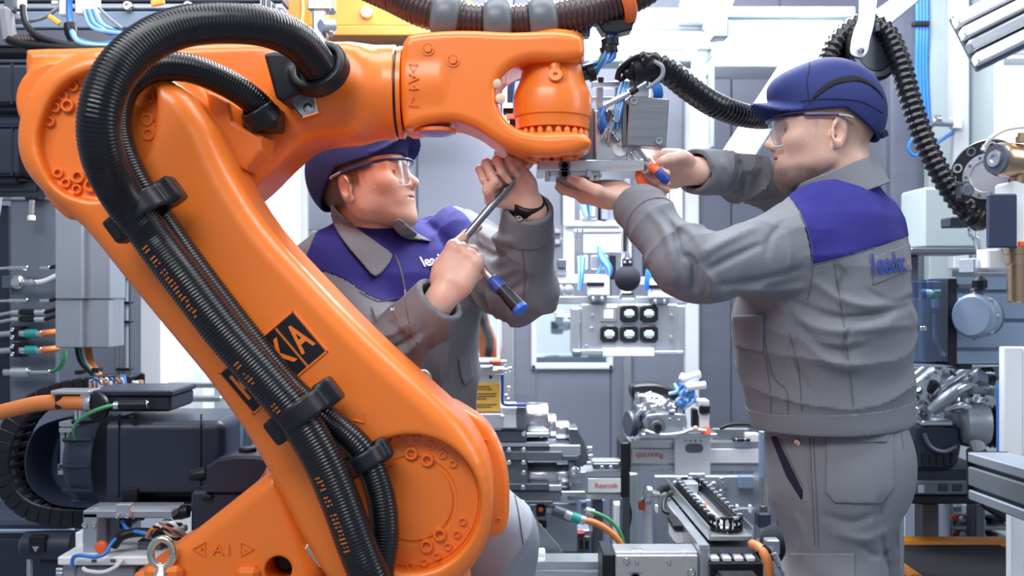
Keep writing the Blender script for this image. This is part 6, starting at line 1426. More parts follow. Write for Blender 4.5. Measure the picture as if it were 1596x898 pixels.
T('wire', [(178, 850, 2.03), (190, 836, 2.02), (215, 830, 2.03), (250, 832, 2.03), (290, 838, 2.04)], 0.009, RUBBER, wi)
for i in range(9): T('wire', [(228+i*3, 838-i, 2.02+0.004*i), (238+i*4, 824-(i % 4)*3, 2.01), (254+i*4, 826+(i % 3)*3, 2.02), (270+i*3, 836, 2.03)], 0.0035, [CABORANGE, RUBBER, CABWHITE, CABGREY, RUBBER][i % 5], wi)
for i in range(4): B('plug', 250+i*8, 812+i*3, 264+i*8, 822+i*3, 2.03, 0.02, [ALU, WHITEP, BLACK, ALUD][i], wi, 0.002)
B('relay', 214, 842, 252, 858, 2.05, 0.06, DSTEEL, wi); SCREW(236, 838, 2.06, 0.006, wi); LA('orange_cap', (160, 852, 2.02), (0, -1, 0), [(0, 0.012), (0.01, 0.012), (0.012, 0.008), (0.012, 0)], REDOR, wi, 16)
lm_ = thing('little_motor', 'black little motor with a triangle mark under the drag chain', 'motor', P(70, 870, 2.2))
LA('body', (34, 850, 2.25), (1, 0, 0), [(0, 0.018), (0.01, 0.030), (0.06, 0.032), (0.115, 0.032), (0.12, 0.028)], BLACKM, lm_, 28); B('mark_plate', 44, 836, 70, 862, 2.212, 0.02, BLACK, lm_, 0.002)
MB().pprism([(50, 852), (61, 852), (55, 861)], 2.2105, 0.002).build('triangle_mark', ALUD, lm_); CY('cable_stub', (46, 870, 2.24), (46, 900, 2.24), 0.006, STEEL, lm_); B('shaft_block', 60, 862, 90, 880, 2.24, 0.05, BLACK, lm_)
lp = thing('lower_cabinet', 'dark cabinet body standing below the drag chain', 'cabinet', P(60, 898, 2.7)); B('body', -80, 812, 112, 1240, 2.6, 0.4, BLACKM, lp, 0.01); B('kick_rail', -80, 826, 112, 832, 2.59, 0.02, BLUEGREY, lp); B('door', -70, 840, 104, 1230, 2.59, 0.015, BLACKM, lp)
# ================================================================== middle: fixture with the yellow label
fx = thing('machining_fixture', 'white machine fixture with yellow instruction label and blue edge strip', 'fixture', P(790, 720, 2.7))
B('body', 700, 582, 782, 671, 2.72, 0.14, WHITEP, fx); B('top_rail', 725, 571, 768, 578, 2.70, 0.06, ALUD, fx, 0.002); B('cap', 720, 576, 786, 584, 2.71, 0.12, ALU, fx, 0.002)
lb = B('label', 716, 597, 780, 642, 2.714, 0.006, YELLOW, fx, 0.002)
for i, (x1, y) in enumerate(((763, 602), (767, 606), (774, 613), (772, 617), (758, 621), (774, 630), (766, 634))): B('label_line', 741, y, x1, y+1.4, 2.7125, 0.002, INKDARK, lb, 0.0002)
for x, y in ((778, 599), (778, 640)): SCREW(x, y, 2.712, 0.003, lb)
for x in (745, 765): SCREW(x, 588, 2.718, 0.004, fx, BLACK)
la = thing('red_latch', 'red-orange latch on top of the white fixture', 'latch', P(772, 568, 2.68)); B('handle', 763, 561, 780, 568, 2.68, 0.03, REDOR, la, 0.004); CY('pin', (780, 565, 2.69), (790, 565, 2.69), 0.007, ALU, la); B('arm', 774, 563, 787, 570, 2.69, 0.03, REDOR, la, 0.003)
MB().tube(PT([(783, 584, 2.70), (783, 610, 2.70), (783, 626, 2.70), (787, 631, 2.70), (800, 631.5, 2.70), (820, 631.5, 2.70)], 4), 0.004, 8).build('blue_edge', BLUEPL, fx)
B('clear_guard', 788, 613, 822, 630, 2.70, 0.008, CLEAR, fx, 0.001); B('lower_body', 780, 634, 806, 668, 2.71, 0.12, WHITEP, fx); B('grey_strip', 806, 634, 820, 668, 2.705, 0.10, GREYPL, fx); B('lower_plate', 735, 645, 784, 668, 2.69, 0.05, ALU, fx, 0.002)
for x, y in ((792, 575), (790, 605), (786, 617), (789, 623), (780, 650), (786, 577)): CY('bolt', (x, y, 2.68), (x+6, y, 2.68), 0.006, STEEL, fx)
sp_ = thing('spindle_unit', 'stack of polished steel spindle cylinders on dark slide plates', 'spindle', P(850, 790, 2.75))
for x0, x1, yc, r in ((820, 854, 655, 28), (854, 866, 664, 20), (866, 886, 671, 16), (820, 868, 742, 22), (868, 890, 740, 17)): LA('cylinder', (x0, yc, 2.80), (1, 0, 0), [(0, S(r, 2.8)*0.96), (0.004, S(r, 2.8)), (S(x1-x0, 2.8)-0.004, S(r, 2.8)), (S(x1-x0, 2.8), S(r, 2.8)*0.96)], STEEL, sp_, 32)
for i, (x0, y0, x1, y1, m_) in enumerate(((768, 672, 820, 689, DSTEEL), (820, 675, 856, 682, ALU), (776, 689, 856, 697, ALU), (782, 697, 856, 705, DSTEEL), (786, 704, 876, 718, GREYPL), (876, 710, 902, 718, DSTEEL), (856, 694, 905, 710, ALU), (786, 718, 822, 756, GREYPL), (786, 754, 855, 765, DSTEEL), (855, 756, 876, 766, ALU),
                                           (790, 766, 874, 781, GREYPL), (874, 766, 912, 774, STEEL), (786, 781, 862, 786, DSTEEL))): B('slide_plate', x0, y0, x1, y1, 2.72+0.004*(i % 4), 0.13, m_, sp_, 0.002)
for x, y in ((816, 676), (844, 679), (793, 701), (816, 701), (793, 721), (816, 721), (816, 737), (815, 760), (815, 783)): SCREW(x, y, 2.715, 0.0065, sp_)
MB().pprism([(886, 668), (900, 668), (912, 690), (918, 720), (908, 728), (896, 726), (888, 700)], 2.74, 0.09, 0.004).build('guard', DSTEEL, sp_); B('valve_plate', 886, 720, 905, 752, 2.75, 0.05, ALUD, sp_); LA('valve_knob', (895, 734, 2.745), (0, -1, 0), [(0, 0.014), (0.01, 0.014), (0.014, 0.008), (0.014, 0)], STEEL, sp_, 14)
for x, y in ((919, 699), (920, 711), (918, 722)): CY('nipple', (x-4, y, 2.74), (x+4, y, 2.74), 0.006, STEEL, sp_)
MB().pprism([(810, 810), (812, 784), (870, 850), (880, 868), (850, 862), (826, 842)], 2.55, 0.008, 0.001).build('chip_guard', GREYPL, sp_)

# ================================================================== middle: linear axes
ax1 = thing('linear_axis', 'short linear axis with red maker print next to the spindle', 'linear axis', P(945, 780, 2.85))
beam_h('rail', 912, 970, 735, 778, 2.85, 0.10, ALU, ax1, 2); B('face', 916, 746, 968, 768, 2.844, 0.01, WHITEP, ax1, 0.001); text('maker_print', 'Rexroth', 0.019, P(945, 757, 2.842), (1, 0, 0), (0, 0, 1), INKRED, ax1, 0.0006)
B('end_plate', 968, 690, 981, 776, 2.84, 0.12, BLACK, ax1); B('carriage', 885, 735, 914, 780, 2.84, 0.12, ALUD, ax1)
for x in (938, 952): SCREW(x, 729, 2.84, 0.007, ax1)
B('switch', 924, 722, 966, 732, 2.845, 0.04, DSTEEL, ax1); B('switch_rail', 922, 717, 968, 723, 2.85, 0.04, ALU, ax1)
ax2 = thing('linear_axis', 'long linear axis with upside-down red print under the small engine', 'linear axis', P(1080, 740, 3.0))
beam_h('rail', 983, 1196, 690, 734, 3.0, 0.12, ALU, ax2, 2); B('face', 985, 700, 1190, 722, 2.994, 0.01, WHITEP, ax2, 0.001); text('maker_print', 'Rexroth', 0.024, P(1012, 710, 2.992), (-1, 0, 0), (0, 0, -1), INKRED, ax2, 0.0006)
B('end_plate', 970, 689, 983, 737, 2.98, 0.14, BLACK, ax2)
cp2 = MB().pprism([(1051, 682), (1108, 682), (1107, 740), (1052, 740)], 2.95, 0.015, 0.002).build('carriage_plate', WHITEP, ax2); MB().prism([P(a, b, 2.948)[[0, 2]] for a, b in spline([(1068, 699), (1071, 693), (1082, 692), (1093, 693), (1096, 699), (1093, 705), (1082, 706), (1071, 705)], 2, True)], 2.948, 2.953).build('handle_slot', GREYPL, cp2)
for x in (1068, 1076, 1084, 1092): SCREW(x, 687, 2.949, 0.003, cp2, ALUD)
B('sensor', 1143, 683, 1170, 689, 2.98, 0.03, BLACK, ax2); CY('bolt', (1146, 686, 2.975), (1148, 686, 2.975), 0.006, STEEL, ax2); CY('bolt', (1160, 686, 2.975), (1162, 686, 2.975), 0.006, STEEL, ax2); B('bracket', 1164, 676, 1184, 690, 2.99, 0.04, WHITEP, ax2); B('ledge', 985, 684, 1052, 690, 2.97, 0.06, ALU, ax2)
T('cable', [(1122, 668, 3.02), (1140, 662, 3.02), (1165, 662, 3.02), (1185, 668, 3.02)], 0.006, RUBBER, ax2); B('shelf', 1110, 668, 1168, 690, 3.05, 0.02, GREYPL, ax2)

# ================================================================== middle: small engine on the axis
en = thing('small_engine', 'small silver engine with black cover and blue tubes on the long axis', 'engine', P(1045, 682, 2.95))
MB().pprism(spline([(985, 604), (1000, 599), (1025, 599), (1044, 605), (1058, 614), (1056, 628), (1020, 630), (990, 626)], 3, True), 2.98, 0.08, 0.006).build('top_cover', BLACK, en)
f = union([d_box(P(1030, 655, 2.98), (S(34, 2.98), 0.05, S(24, 2.98)), None, 0.012), d_cyl(P(1006, 632, 2.94), P(1052, 640, 2.94), S(15, 2.98), 0.006), d_box(P(1008, 628, 2.97), (S(18, 2.98), 0.04, S(16, 2.98)), None, 0.01)], 0.012)
f2 = lambda p: f(p)-0.008*(vnoise(p*48)-0.5)-0.004*ridged(p*70)
sdf_obj('block', f2, P(980, 690, 2.98)-[0.02, 0.10, 0], P(1080, 600, 2.98)+[0.02, 0.1, 0.02], 0.005, STEEL, en)
MB().pprism(spline([(1004, 660), (1008, 648), (1022, 645), (1060, 645), (1070, 650), (1070, 672), (1058, 675), (1016, 675), (1006, 670)], 2, True), 2.905, 0.04, 0.003).build('gear_cover', ALUD, en)
LA('crank_seal', (1023, 664, 2.903), (0, -1, 0), [(0, 0.026), (0.004, 0.026), (0.005, 0.016), (0.014, 0.014), (0.014, 0)], GREYPL, en, 28); LA('crank_end', (1025, 666, 2.89), (0, -1, 0), [(0, 0.010), (0.01, 0.010), (0.011, 0)], BLACK, en, 16)
for x, y in ((1012, 650), (1044, 654), (1058, 656), (1066, 670), (1030, 672)): SCREW(x, y, 2.903, 0.005, en)
LA('pulley', (990, 660, 2.96), (-1, -0.3, 0), [(0, 0.035), (0.006, 0.038), (0.012, 0.032), (0.018, 0.038), (0.024, 0.035)], DSTEEL, en, 28)
rq = random.Random(3)
for i in range(12):
    a = (1000+rq.uniform(0, 50), 620+rq.uniform(0, 22), 2.90+rq.uniform(0, .05)); b = (a[0]+rq.uniform(-16, 16), a[1]+rq.uniform(-8, 10), a[2]); CY('pipe' if i % 2 else 'bolt', a, b, rq.uniform(0.004, 0.009), [STEEL, ALU, ALUD][i % 3], en)
for i in range(10):
    x, y = 1050+rq.uniform(0, 34), 596+rq.uniform(0, 36); T('air_tube', [(x, y, 2.93), (x+rq.uniform(-10, 12), y+rq.uniform(2, 12), 2.92), (x+rq.uniform(-14, 10), y+rq.uniform(10, 22), 2.93)], 0.005, [CABBLUE, CABLIGHT][i % 2], en)
for (a, b) in (((1062, 592, 2.93), (1092, 583, 2.93)), ((1066, 602, 2.93), (1086, 590, 2.93)), ((1070, 604, 2.92), (1100, 600, 2.92)), ((1060, 586, 2.95), (1084, 596, 2.95))): CY('coil', a, b, 0.011, WHITEP, en)
B('bracket', 1086, 624, 1106, 634, 2.93, 0.06, WHITEP, en); B('switch_cube', 1092, 632, 1107, 646, 2.92, 0.03, BLACK, en); B('stand', 1090, 646, 1106, 676, 2.93, 0.05, WHITEP, en); B('dark_slot', 1080, 638, 1088, 668, 2.93, 0.04, BLACK, en)
LA('red_foot', (1100, 676, 2.91), (0, 0, 1), [(0, 0.016), (0.012, 0.012), (0.02, 0.006)], REDOR, en, 16); LA('pink_ball', (1084, 668, 2.90), (0, -1, 0), [(0, 0.008), (0.006, 0.007), (0.009, 0)], mat('pink_plastic', (0.7, 0.45, 0.4), 0.4), en, 14)
MB().tube(PT([(1006, 672, 2.90), (1030, 678, 2.89), (1060, 676, 2.89), (1078, 670, 2.90), (1100, 672, 2.90)]), 0.006, 10).build('base_tube', ALU, en); B('base_plate', 1000, 676, 1118, 683, 2.90, 0.12, ALU, en, 0.002)

# ================================================================== middle: white handling frame and socket panel
hf = thing('handling_frame', 'bright white pneumatic handling frame behind the gripper', 'frame', P(970, 470, 3.4))
for x0, y0, x1, y1, Y in ((879, 270, 895, 472, 3.40), (1046, 250, 1064, 472, 3.40), (879, 344, 968, 353, 3.38), (893, 356, 968, 362, 3.39), (968, 330, 984, 472, 3.42), (870, 258, 1110, 272, 3.45), (1000, 240, 1014, 300, 3.45), (1088, 228, 1110, 246, 3.3)): B('frame_bar', x0, y0, x1, y1, Y, 0.06, WHITEP, hf, 0.004)
B('cabinet_front', 908, 364, 968, 394, 3.40, 0.05, WHITEP, hf); B('cross_tray', 868, 428, 950, 442, 3.36, 0.10, WHITEP, hf); B('cross_tray', 1000, 432, 1064, 444, 3.36, 0.10, WHITEP, hf); B('base_rail', 864, 462, 1072, 474, 3.36, 0.12, ALUD, hf)
for x0, y0, x1, y1 in ((931, 308, 942, 344), (950, 398, 960, 436), (1002, 398, 1014, 432), (1026, 400, 1032, 430), (972, 350, 978, 392)): B('dark_gap', x0, y0, x1, y1, 3.395, 0.02, BLACK, hf, 0.001)
B('grey_door', 942, 308, 956, 344, 3.40, 0.02, PANEL, hf, 0.002); B('grey_door', 1030, 300, 1044, 344, 3.42, 0.02, PANEL, hf, 0.002)
for x0, y0, x1, y1 in ((917, 430, 950, 462), (1014, 434, 1046, 466)):
    B('actuator', x0, y0, x1, y1, 3.30, 0.07, WHITEP, hf, 0.006); B('actuator_foot', x0+4, y1-4, x1-4, y1+8, 3.295, 0.06, DSTEEL, hf, 0.003); B('actuator_band', x0-2, y0+10, x1-8, y0+16, 3.294, 0.02, BLACK, hf, 0.001)
    for dx in (8, 22): LA('roller', (x0+dx, y1+4, 3.29), (0, -1, 0), [(0, 0.008), (0.006, 0.008), (0.008, 0)], STEEL, hf, 12)
B('dark_cube', 869, 404, 883, 418, 3.34, 0.04, DSTEEL, hf); B('cube_stem', 868, 418, 884, 430, 3.35, 0.04, ALUD, hf)
for x in (872, 886): LA('spring_roller', (x, 452, 3.33), (0, -1, 0), [(0, 0.016), (0.02, 0.016), (0.024, 0.01), (0.024, 0)], ALUD, hf, 16)
for x in (900, 908): CY('rod', (x, 356, 3.36), (x, 400, 3.36), 0.0035, STEEL, hf)
for i in range(4): T('air_tube', [(902+i*3, 400, 3.35), (903+i*2, 425, 3.34), (902+i, 452, 3.35)], 0.005, CABBLUE if i % 2 else CABLIGHT, hf)
for i in range(3): T('air_tube', [(933, 384, 3.35), (934+i*4, 400, 3.34), (946+i*3, 418, 3.33), (948+i, 430, 3.34)], 0.006, CABLIGHT if i % 2 else CABBLUE, hf)
T('air_tube', [(936, 388, 3.35), (938, 410, 3.34), (930, 428, 3.33)], 0.004, CABBLUE, hf)
for i in range(5): T('air_tube', [(912+i*6, 290, 3.36), (908+i*6, 304, 3.34), (906+i*5, 320, 3.35), (912+i*3, 336, 3.36)], 0.006, [CABLIGHT, WHITEP, CABBLUE][i % 3], hf)
for i in range(5): T('air_tube', [(1018+i*5, 286, 3.36), (1016+i*6, 310, 3.35), (1012+i*8, 330, 3.36), (1022+i*5, 352, 3.37)], 0.005, [WHITEP, CABLIGHT][i % 2], hf)
for i in range(3): T('air_tube', [(1012+i*4, 408, 3.34), (1008+i*3, 430, 3.33), (1006+i*3, 452, 3.34)], 0.006, CABBLUE, hf)
for i in range(6): B('valve_unit', 905+(i % 3)*16, 320+(i//3)*78, 916+(i % 3)*16, 342+(i//3)*78, 3.37, 0.03, [WHITEP, ALU, ALUD][i % 3], hf, 0.003)
pb = thing('touch_probe', 'black foam ball probe hanging in front of the handling frame', 'probe', P(978, 455, 3.1))
MB().lathe(P(978, 434, 3.1), (0, 0, 1), [(0.040*math.sin(t), 0.040*math.cos(t)) for t in np.linspace(-math.pi/2, math.pi/2, 18)], 32).build('foam_ball', FOAM, pb)
MB().lathe(P(978, 418, 3.1), (0, 0, 1), [(0, 0.010), (0.008, 0.016), (0.026, 0.016), (0.034, 0.008), (0.036, 0.006)], 18).build('cap', BLACK, pb)
MB().lathe(P(978, 400, 3.1), (0, 0, 1), [(0, 0.008), (0.010, 0.006), (0.014, 0.004), (0.056, 0.003)], 14).build('stem', DSTEEL, pb)
for x in (974, 982): LA('sensor_eye', (x, 409, 3.082), (0, -1, 0), [(0, 0.005), (0.003, 0.004), (0.004, 0)], ALU, pb, 10)
MB().box(P(978, 462, 3.12), (0.05, 0.03, 0.02), 0.006).build('bottom_clip', ALU, pb)
sk = thing('socket_panel', 'grey panel with five square black sockets under the handling frame', 'panel', P(980, 556, 3.3))
B('plate', 905, 474, 1056, 546, 3.32, 0.03, ALU, sk); B('side_rail', 890, 480, 904, 550, 3.30, 0.06, ALU, sk); B('side_rail', 1056, 476, 1068, 556, 3.30, 0.06, ALU, sk); B('bottom_bar', 892, 545, 940, 554, 3.29, 0.06, ALUD, sk); B('bottom_bar', 940, 543, 1020, 556, 3.285, 0.06, WHITEP, sk); B('bottom_bar', 1020, 547, 1066, 554, 3.29, 0.06, ALUD, sk)
B('blank_plate', 935, 478, 962, 502, 3.315, 0.01, ALU, sk, 0.002); B('blank_rim', 941, 483, 956, 497, 3.312, 0.006, WHITEP, sk, 0.002)
for x, y in ((981, 489), (1012, 489), (950, 521), (981, 521), (1012, 521)):
    so = MB().pprism([(x-14, y-9), (x-9, y-14), (x+9, y-14), (x+14, y-9), (x+14, y+9), (x+9, y+14), (x-9, y+14), (x-14, y+9)], 3.30, 0.03, 0.004).build('socket', BLACK, sk)
    B('contact', x-8, y-4, x+8, y+4, 3.297, 0.006, mat('contact_pale', (0.50, 0.60, 0.57), 0.45), so, 0.003); B('contact_bar', x-5, y-6, x+5, y+6, 3.298, 0.006, ALU, so, 0.002)
for x, y in ((924, 492), (922, 512), (1046, 526), (1022, 551), (1050, 551), (1046, 492), (914, 540)): SCREW(x, y, 3.316, 0.006, sk, ALUD)
B('clamp_block', 893, 547, 906, 556, 3.27, 0.04, DSTEEL, sk)

# ================================================================== middle: transfer conveyor with chain loop
cv = thing('transfer_unit', 'linear transfer unit with an oval black chain loop on its tray', 'conveyor', P(1100, 880, 2.5))
n0, f0 = P(1140, 835, 2.25), P(1066, 757, 2.825); f0[2] = n0[2]
ct = nrm(f0-n0); cs = np.cross(ct, [0, 0, 1]); Lc = np.linalg.norm(f0-n0)
RC = np.stack([ct, cs, [0, 0, 1]], 1); cc = lambda t, s, z: n0+ct*t+cs*s+np.array([0, 0, z])
def CB(name, t0, t1, s0, s1, z0, z1, m_, par=cv, bv=0.002): return MB().box(cc((t0+t1)/2, (s0+s1)/2, (z0+z1)/2), (t1-t0, s1-s0, z1-z0), bv, RC).build(name, m_, par)
CB('tray', 0, Lc, -0.046, 0.046, -0.012, 0, ALU); CB('tray_lip', 0, Lc, -0.050, -0.046, -0.012, 0.020, ALU); CB('tray_lip', 0, Lc, 0.046, 0.050, -0.012, 0.020, ALU)
CB('side_cover', -0.02, Lc-0.02, -0.075, -0.052, -0.17, -0.014, ALU); CB('core', 0.0, Lc, -0.052, 0.052, -0.17, -0.026, DSTEEL); CB('side_cover', -0.02, Lc, 0.052, 0.06, -0.17, -0.02, ALUD)
for k in range(4): CB('top_strip', -0.03, 0.02, -0.05+k*0.026, -0.032+k*0.026, -0.05, -0.040, WHITEP, cv, 0.002)
CB('end_plate', -0.04, -0.02, -0.055, 0.06, -0.19, -0.05, BLACK); CB('motor', -0.15, -0.04, -0.045, 0.038, -0.22, -0.068, BLACKM, cv, 0.006); CB('motor_cap', -0.152, -0.05, -0.042, 0.035, -0.070, -0.062, BLACK, cv, 0.002)
for s_ in (-0.036, 0.030): MB().lathe(cc(-0.142, s_, -0.062), (0, 0, 1), [(0, 0.004), (0.003, 0.004), (0.003, 0)], 10).build('screw', STEEL, cv)
for s_ in (-0.022, 0.025): MB().box(cc(0.006, s_, -0.008), (0.004, 0.018, 0.012), 0.001, RC).build('tray_tab', DSTEEL, cv)
rad, L2_ = 0.033, Lc-0.10; loop = []
for t in np.linspace(0.055, L2_, 30): loop.append((t, rad))
for a in np.linspace(0, math.pi, 12)[1:-1]: loop.append((L2_+rad*math.sin(a), rad*math.cos(a)))
for t in np.linspace(L2_, 0.055, 30): loop.append((t, -rad))
for a in np.linspace(0, math.pi, 12)[1:-1]: loop.append((0.055-rad*math.sin(a), -rad*math.cos(a)))
lp2 = np.array([cc(t, s, 0.0) for t, s in loop+[loop[0]]]); lr = resample(lp2, 0.014)
for i in range(len(lr)-1):
    d = nrm(lr[i+1]-lr[i]); n2 = np.cross([0, 0, 1], d); R = np.stack([d, n2, [0, 0, 1]], 1); mid = (lr[i]+lr[i+1])/2+np.array([0, 0, 0.018])
    MB().box(mid+[0, 0, 0.014], (0.0125, 0.011, 0.006), 0.001, R).build('chain_rim', ALUD if i % 3 == 0 else BLACK, cv); MB().box(mid-[0, 0, 0.014], (0.0125, 0.011, 0.006), 0.001, R).build('chain_rim', BLACK, cv)
    MB().box(mid, (0.005, 0.010, 0.026), 0.001, R).build('chain_link', BLACK, cv)
MB().tube(lr+np.array([0, 0, 0.018]), 0.0035, 6).build('chain_cable', CABWHITE, cv)
CB('inner_strip', 0.06, L2_-0.02, -0.018, 0.010, 0, 0.004, WHITEP); CB('inner_block', L2_-0.03, L2_+0.02, -0.02, 0.015, 0, 0.03, ALUD)
for k in range(3): CB('clip', L2_*0.6+0.05*k, L2_*0.6+0.05*k+0.012, -0.012, 0.004, 0.004, 0.010, [REDOR, CABLIGHT, ALU][k], cv, 0.001)
CB('loop_anchor', L2_+0.03, L2_+0.045, 0.0, 0.045, 0, 0.045, ALU)
T('hose', [(1060, 764, 2.80), (1046, 760, 2.78), (1030, 764, 2.74), (1022, 772, 2.70)], 0.009, RUBBER, cv); T('hose', [(1055, 766, 2.74), (1038, 776, 2.68), (1034, 794, 2.64), (1044, 800, 2.62), (1060, 790, 2.62)], 0.005, RUBBER, cv)
LA('round_plug', (1004, 768, 2.70), (1, 0, -0.2), [(0, 0.015), (0.004, 0.022), (0.016, 0.022), (0.020, 0.014), (0.040, 0.011)], STEEL, cv, 20); B('green_board', 1034, 764, 1058, 771, 2.80, 0.03, CABGREEN, cv, 0.001)
B('sensor', 1050, 818, 1074, 828, 2.42, 0.10, BLACK, cv, 0.003); B('sensor_base', 1052, 828, 1078, 848, 2.43, 0.10, WHITEP, cv, 0.003); B('sensor_foot', 1058, 848, 1082, 862, 2.43, 0.08, DSTEEL, cv, 0.002)
T('motor_cable', [(1172, 848, 2.2), (1184, 854, 2.17), (1192, 866, 2.15), (1198, 884, 2.14), (1200, 910, 2.14)], 0.010, CABORANGE, cv, 8, 14); T('earth_cable', [(1188, 856, 2.18), (1200, 870, 2.17), (1204, 900, 2.16)], 0.003, CABGREEN, cv)
LA('cable_gland', (1184, 855, 2.168), (0.5, -0.2, -0.5), [(0, 0.014), (0.016, 0.016), (0.022, 0.012)], RUBBER, cv, 18)
bp_ = thing('base_gearbox', 'pale flat gearbox plate with bolts at the foot of the transfer unit', 'gearbox', P(1010, 898, 2.25))
B('front_plate', 960, 866, 1088, 1425, 2.22, 0.02, mat('warm_grey_plate', (0.48, 0.49, 0.50), 0.4, 0.4), bp_, 0.002); B('top_plate', 958, 860, 1088, 867, 2.23, 0.07, ALU, bp_, 0.002); B('side_block', 939, 864, 960, 960, 2.24, 0.12, BLACK, bp_, 0.003)
for x, y, r in ((976, 874, 0.007), (992, 876, 0.004), (1042, 876, 0.005), (1077, 892, 0.009)): SCREW(x, y, 2.218, r, bp_)
LA('hub', (1014, 861, 2.265), (0, 0, 1), [(0, 0.028), (0.004, 0.026), (0.004, 0.014), (0.001, 0.012), (0.001, 0)], STEEL, bp_, 28)
for x in (988, 998): LA('stud', (x, 862, 2.25), (0, 0, 1), [(0, 0.007), (0.006, 0.007), (0.009, 0.004)], STEEL, bp_, 10)
for x in (996, 1066): B('clip', x, 860, x+5, 866, 2.226, 0.01, WHITEP, bp_, 0.001)
B('outline', 978, 893, 1002, 894, 2.2195, 0.002, DSTEEL, bp_, 0.0002); LA('seal', (990, 900, 2.219), (0, -1, 0), [(0, 0.011), (0.002, 0.011), (0.002, 0.008), (0.0, 0.008)], DSTEEL, bp_, 18)
fb_ = thing('foam_ball', 'dark foam ball beside the trousers of the capped worker', 'ball', P(1210, 870, 2.55)); LA('ball', (1214, 846, 2.42), (0, 0, 1), [(0.045*math.sin(t), 0.045*math.cos(t)) for t in np.linspace(-math.pi/2, math.pi/2, 16)], FOAM, fb_, 28); CY('stem', (1214, 820, 2.42), (1214, 790, 2.42), 0.006, DSTEEL, fb_)
pcyl = thing('air_cylinder', 'slim upright air cylinder beside the long linear axis', 'cylinder', P(1190, 800, 2.9)); CY('barrel', (1190, 672, 2.9), (1190, 745, 2.9), 0.014, BLUEGREY, pcyl); CY('rod', (1190, 745, 2.9), (1190, 798, 2.9), 0.006, STEEL, pcyl); CY('rod_eye', (1190, 788, 2.9), (1190, 804, 2.9), 0.011, DSTEEL, pcyl); B('clevis', 1182, 800, 1202, 824, 2.88, 0.05, BLACKM, pcyl, 0.005)
lr2 = thing('guide_rail', 'pale slotted guide rail running behind the trousers at the floor side', 'rail', P(1215, 880, 2.6))
MB().box(P(1226, 886, 2.70), (0.45, 0.05, 0.05), 0.004, RC).build('rail', ALU, lr2); B('clamp', 1194, 842, 1216, 866, 2.35, 0.03, ALU, lr2, 0.003); CY('plug', (1206, 862, 2.33), (1216, 884, 2.32), 0.007, CABGREY, lr2); T('cable', [(1214, 880, 2.33), (1220, 896, 2.32), (1222, 920, 2.32)], 0.004, BLUEGREY, lr2)

# ================================================================== middle: back plate, cables and posts under the axes
bk = thing('hole_plate', 'grey steel plate with holes behind the transfer unit', 'plate', P(1100, 860, 3.3))
B('plate', 1020, 742, 1186, 790, 3.3, 0.03, ALUD, bk)
for x, y, r in ((1052, 754, 0.010), (1056, 764, 0.014), (1092, 752, 0.006), (1112, 756, 0.012), (1126, 748, 0.014), (1126, 756, 0.012), (1124, 767, 0.010), (1108, 758, 0.01)): SCREW(x, y, 3.297, r, bk, [ALU, BLACK][int(x) % 2])
B('dark_rail', 1152, 742, 1184, 762, 3.28, 0.03, BLUEGREY, bk); B('lower_plate', 1020, 792, 1200, 880, 3.45, 0.03, PANEL, bk)
for x in (1022, 1036, 1148, 1168): B('slot', x, 788, x+4, 800, 3.27, 0.02, WHITEP, bk, 0.002)
ps = thing('white_pipe', 'upright white pipe with red clamp left of the transfer unit', 'pipe', P(1006, 900, 3.1)); CY('pipe', (1008, 780, 3.1), (1012, 900, 3.1), 0.013, WHITEP, ps); B('red_clamp', 996, 784, 1006, 796, 3.08, 0.03, REDOR, ps, 0.003); CY('pipe_foot', (1007, 776, 3.1), (1008, 786, 3.1), 0.018, STEEL, ps)
pc_ = thing('grey_column', 'round grey column behind the short linear axis', 'column', P(984, 900, 3.2)); CY('column', (984, 738, 3.2), (986, 1000, 3.2), 0.020, PALEG, pc_); T('cable', [(976, 776, 3.15), (982, 800, 3.14), (978, 830, 3.14), (976, 850, 3.15)], 0.006, RUBBER, pc_)
bc = thing('blue_cabinet', 'blue-grey control cabinet below the short linear axis', 'cabinet', P(925, 900, 3.4)); B('body', 902, 778, 944, 1100, 3.4, 0.25, BLUEGREY, bc, 0.006)
for x, y in ((910, 786), (930, 786), (925, 800)): SCREW(x, y, 3.395, 0.01, bc, DSTEEL)
wp = thing('white_post', 'white post between the cabinet and the grey column', 'post', P(962, 900, 3.2)); B('post', 958, 786, 970, 1000, 3.25, 0.05, WHITEP, wp); T('blue_hose', [(912, 842, 3.2), (918, 860, 3.2), (914, 890, 3.2)], 0.008, CABBLUE, wp)
ec = thing('sensor_cable', 'orange cable with teal ring plug curving below the spindle', 'cable', P(920, 830, 2.7))
CY('plug', (862, 794, 2.72), (892, 806, 2.72), 0.016, DSTEEL, ec); CY('nut', (880, 801, 2.715), (894, 807, 2.715), 0.013, ALU, ec); CY('teal_ring', (890, 805, 2.715), (904, 810, 2.715), 0.014, TEAL, ec); CY('collar', (902, 809, 2.715), (912, 812, 2.715), 0.012, ALU, ec)
T('cable', [(908, 811, 2.715), (924, 814, 2.71), (942, 823, 2.71), (958, 836, 2.71), (968, 850, 2.71), (972, 866, 2.71)], 0.009, CABORANGE, ec); T('green_cable', [(910, 796, 2.75), (930, 800, 2.74), (952, 812, 2.74), (966, 830, 2.74), (974, 856, 2.74)], 0.005, CABGREEN, ec); CY('green_plug', (912, 796, 2.75), (926, 800, 2.75), 0.011, ALU, ec)
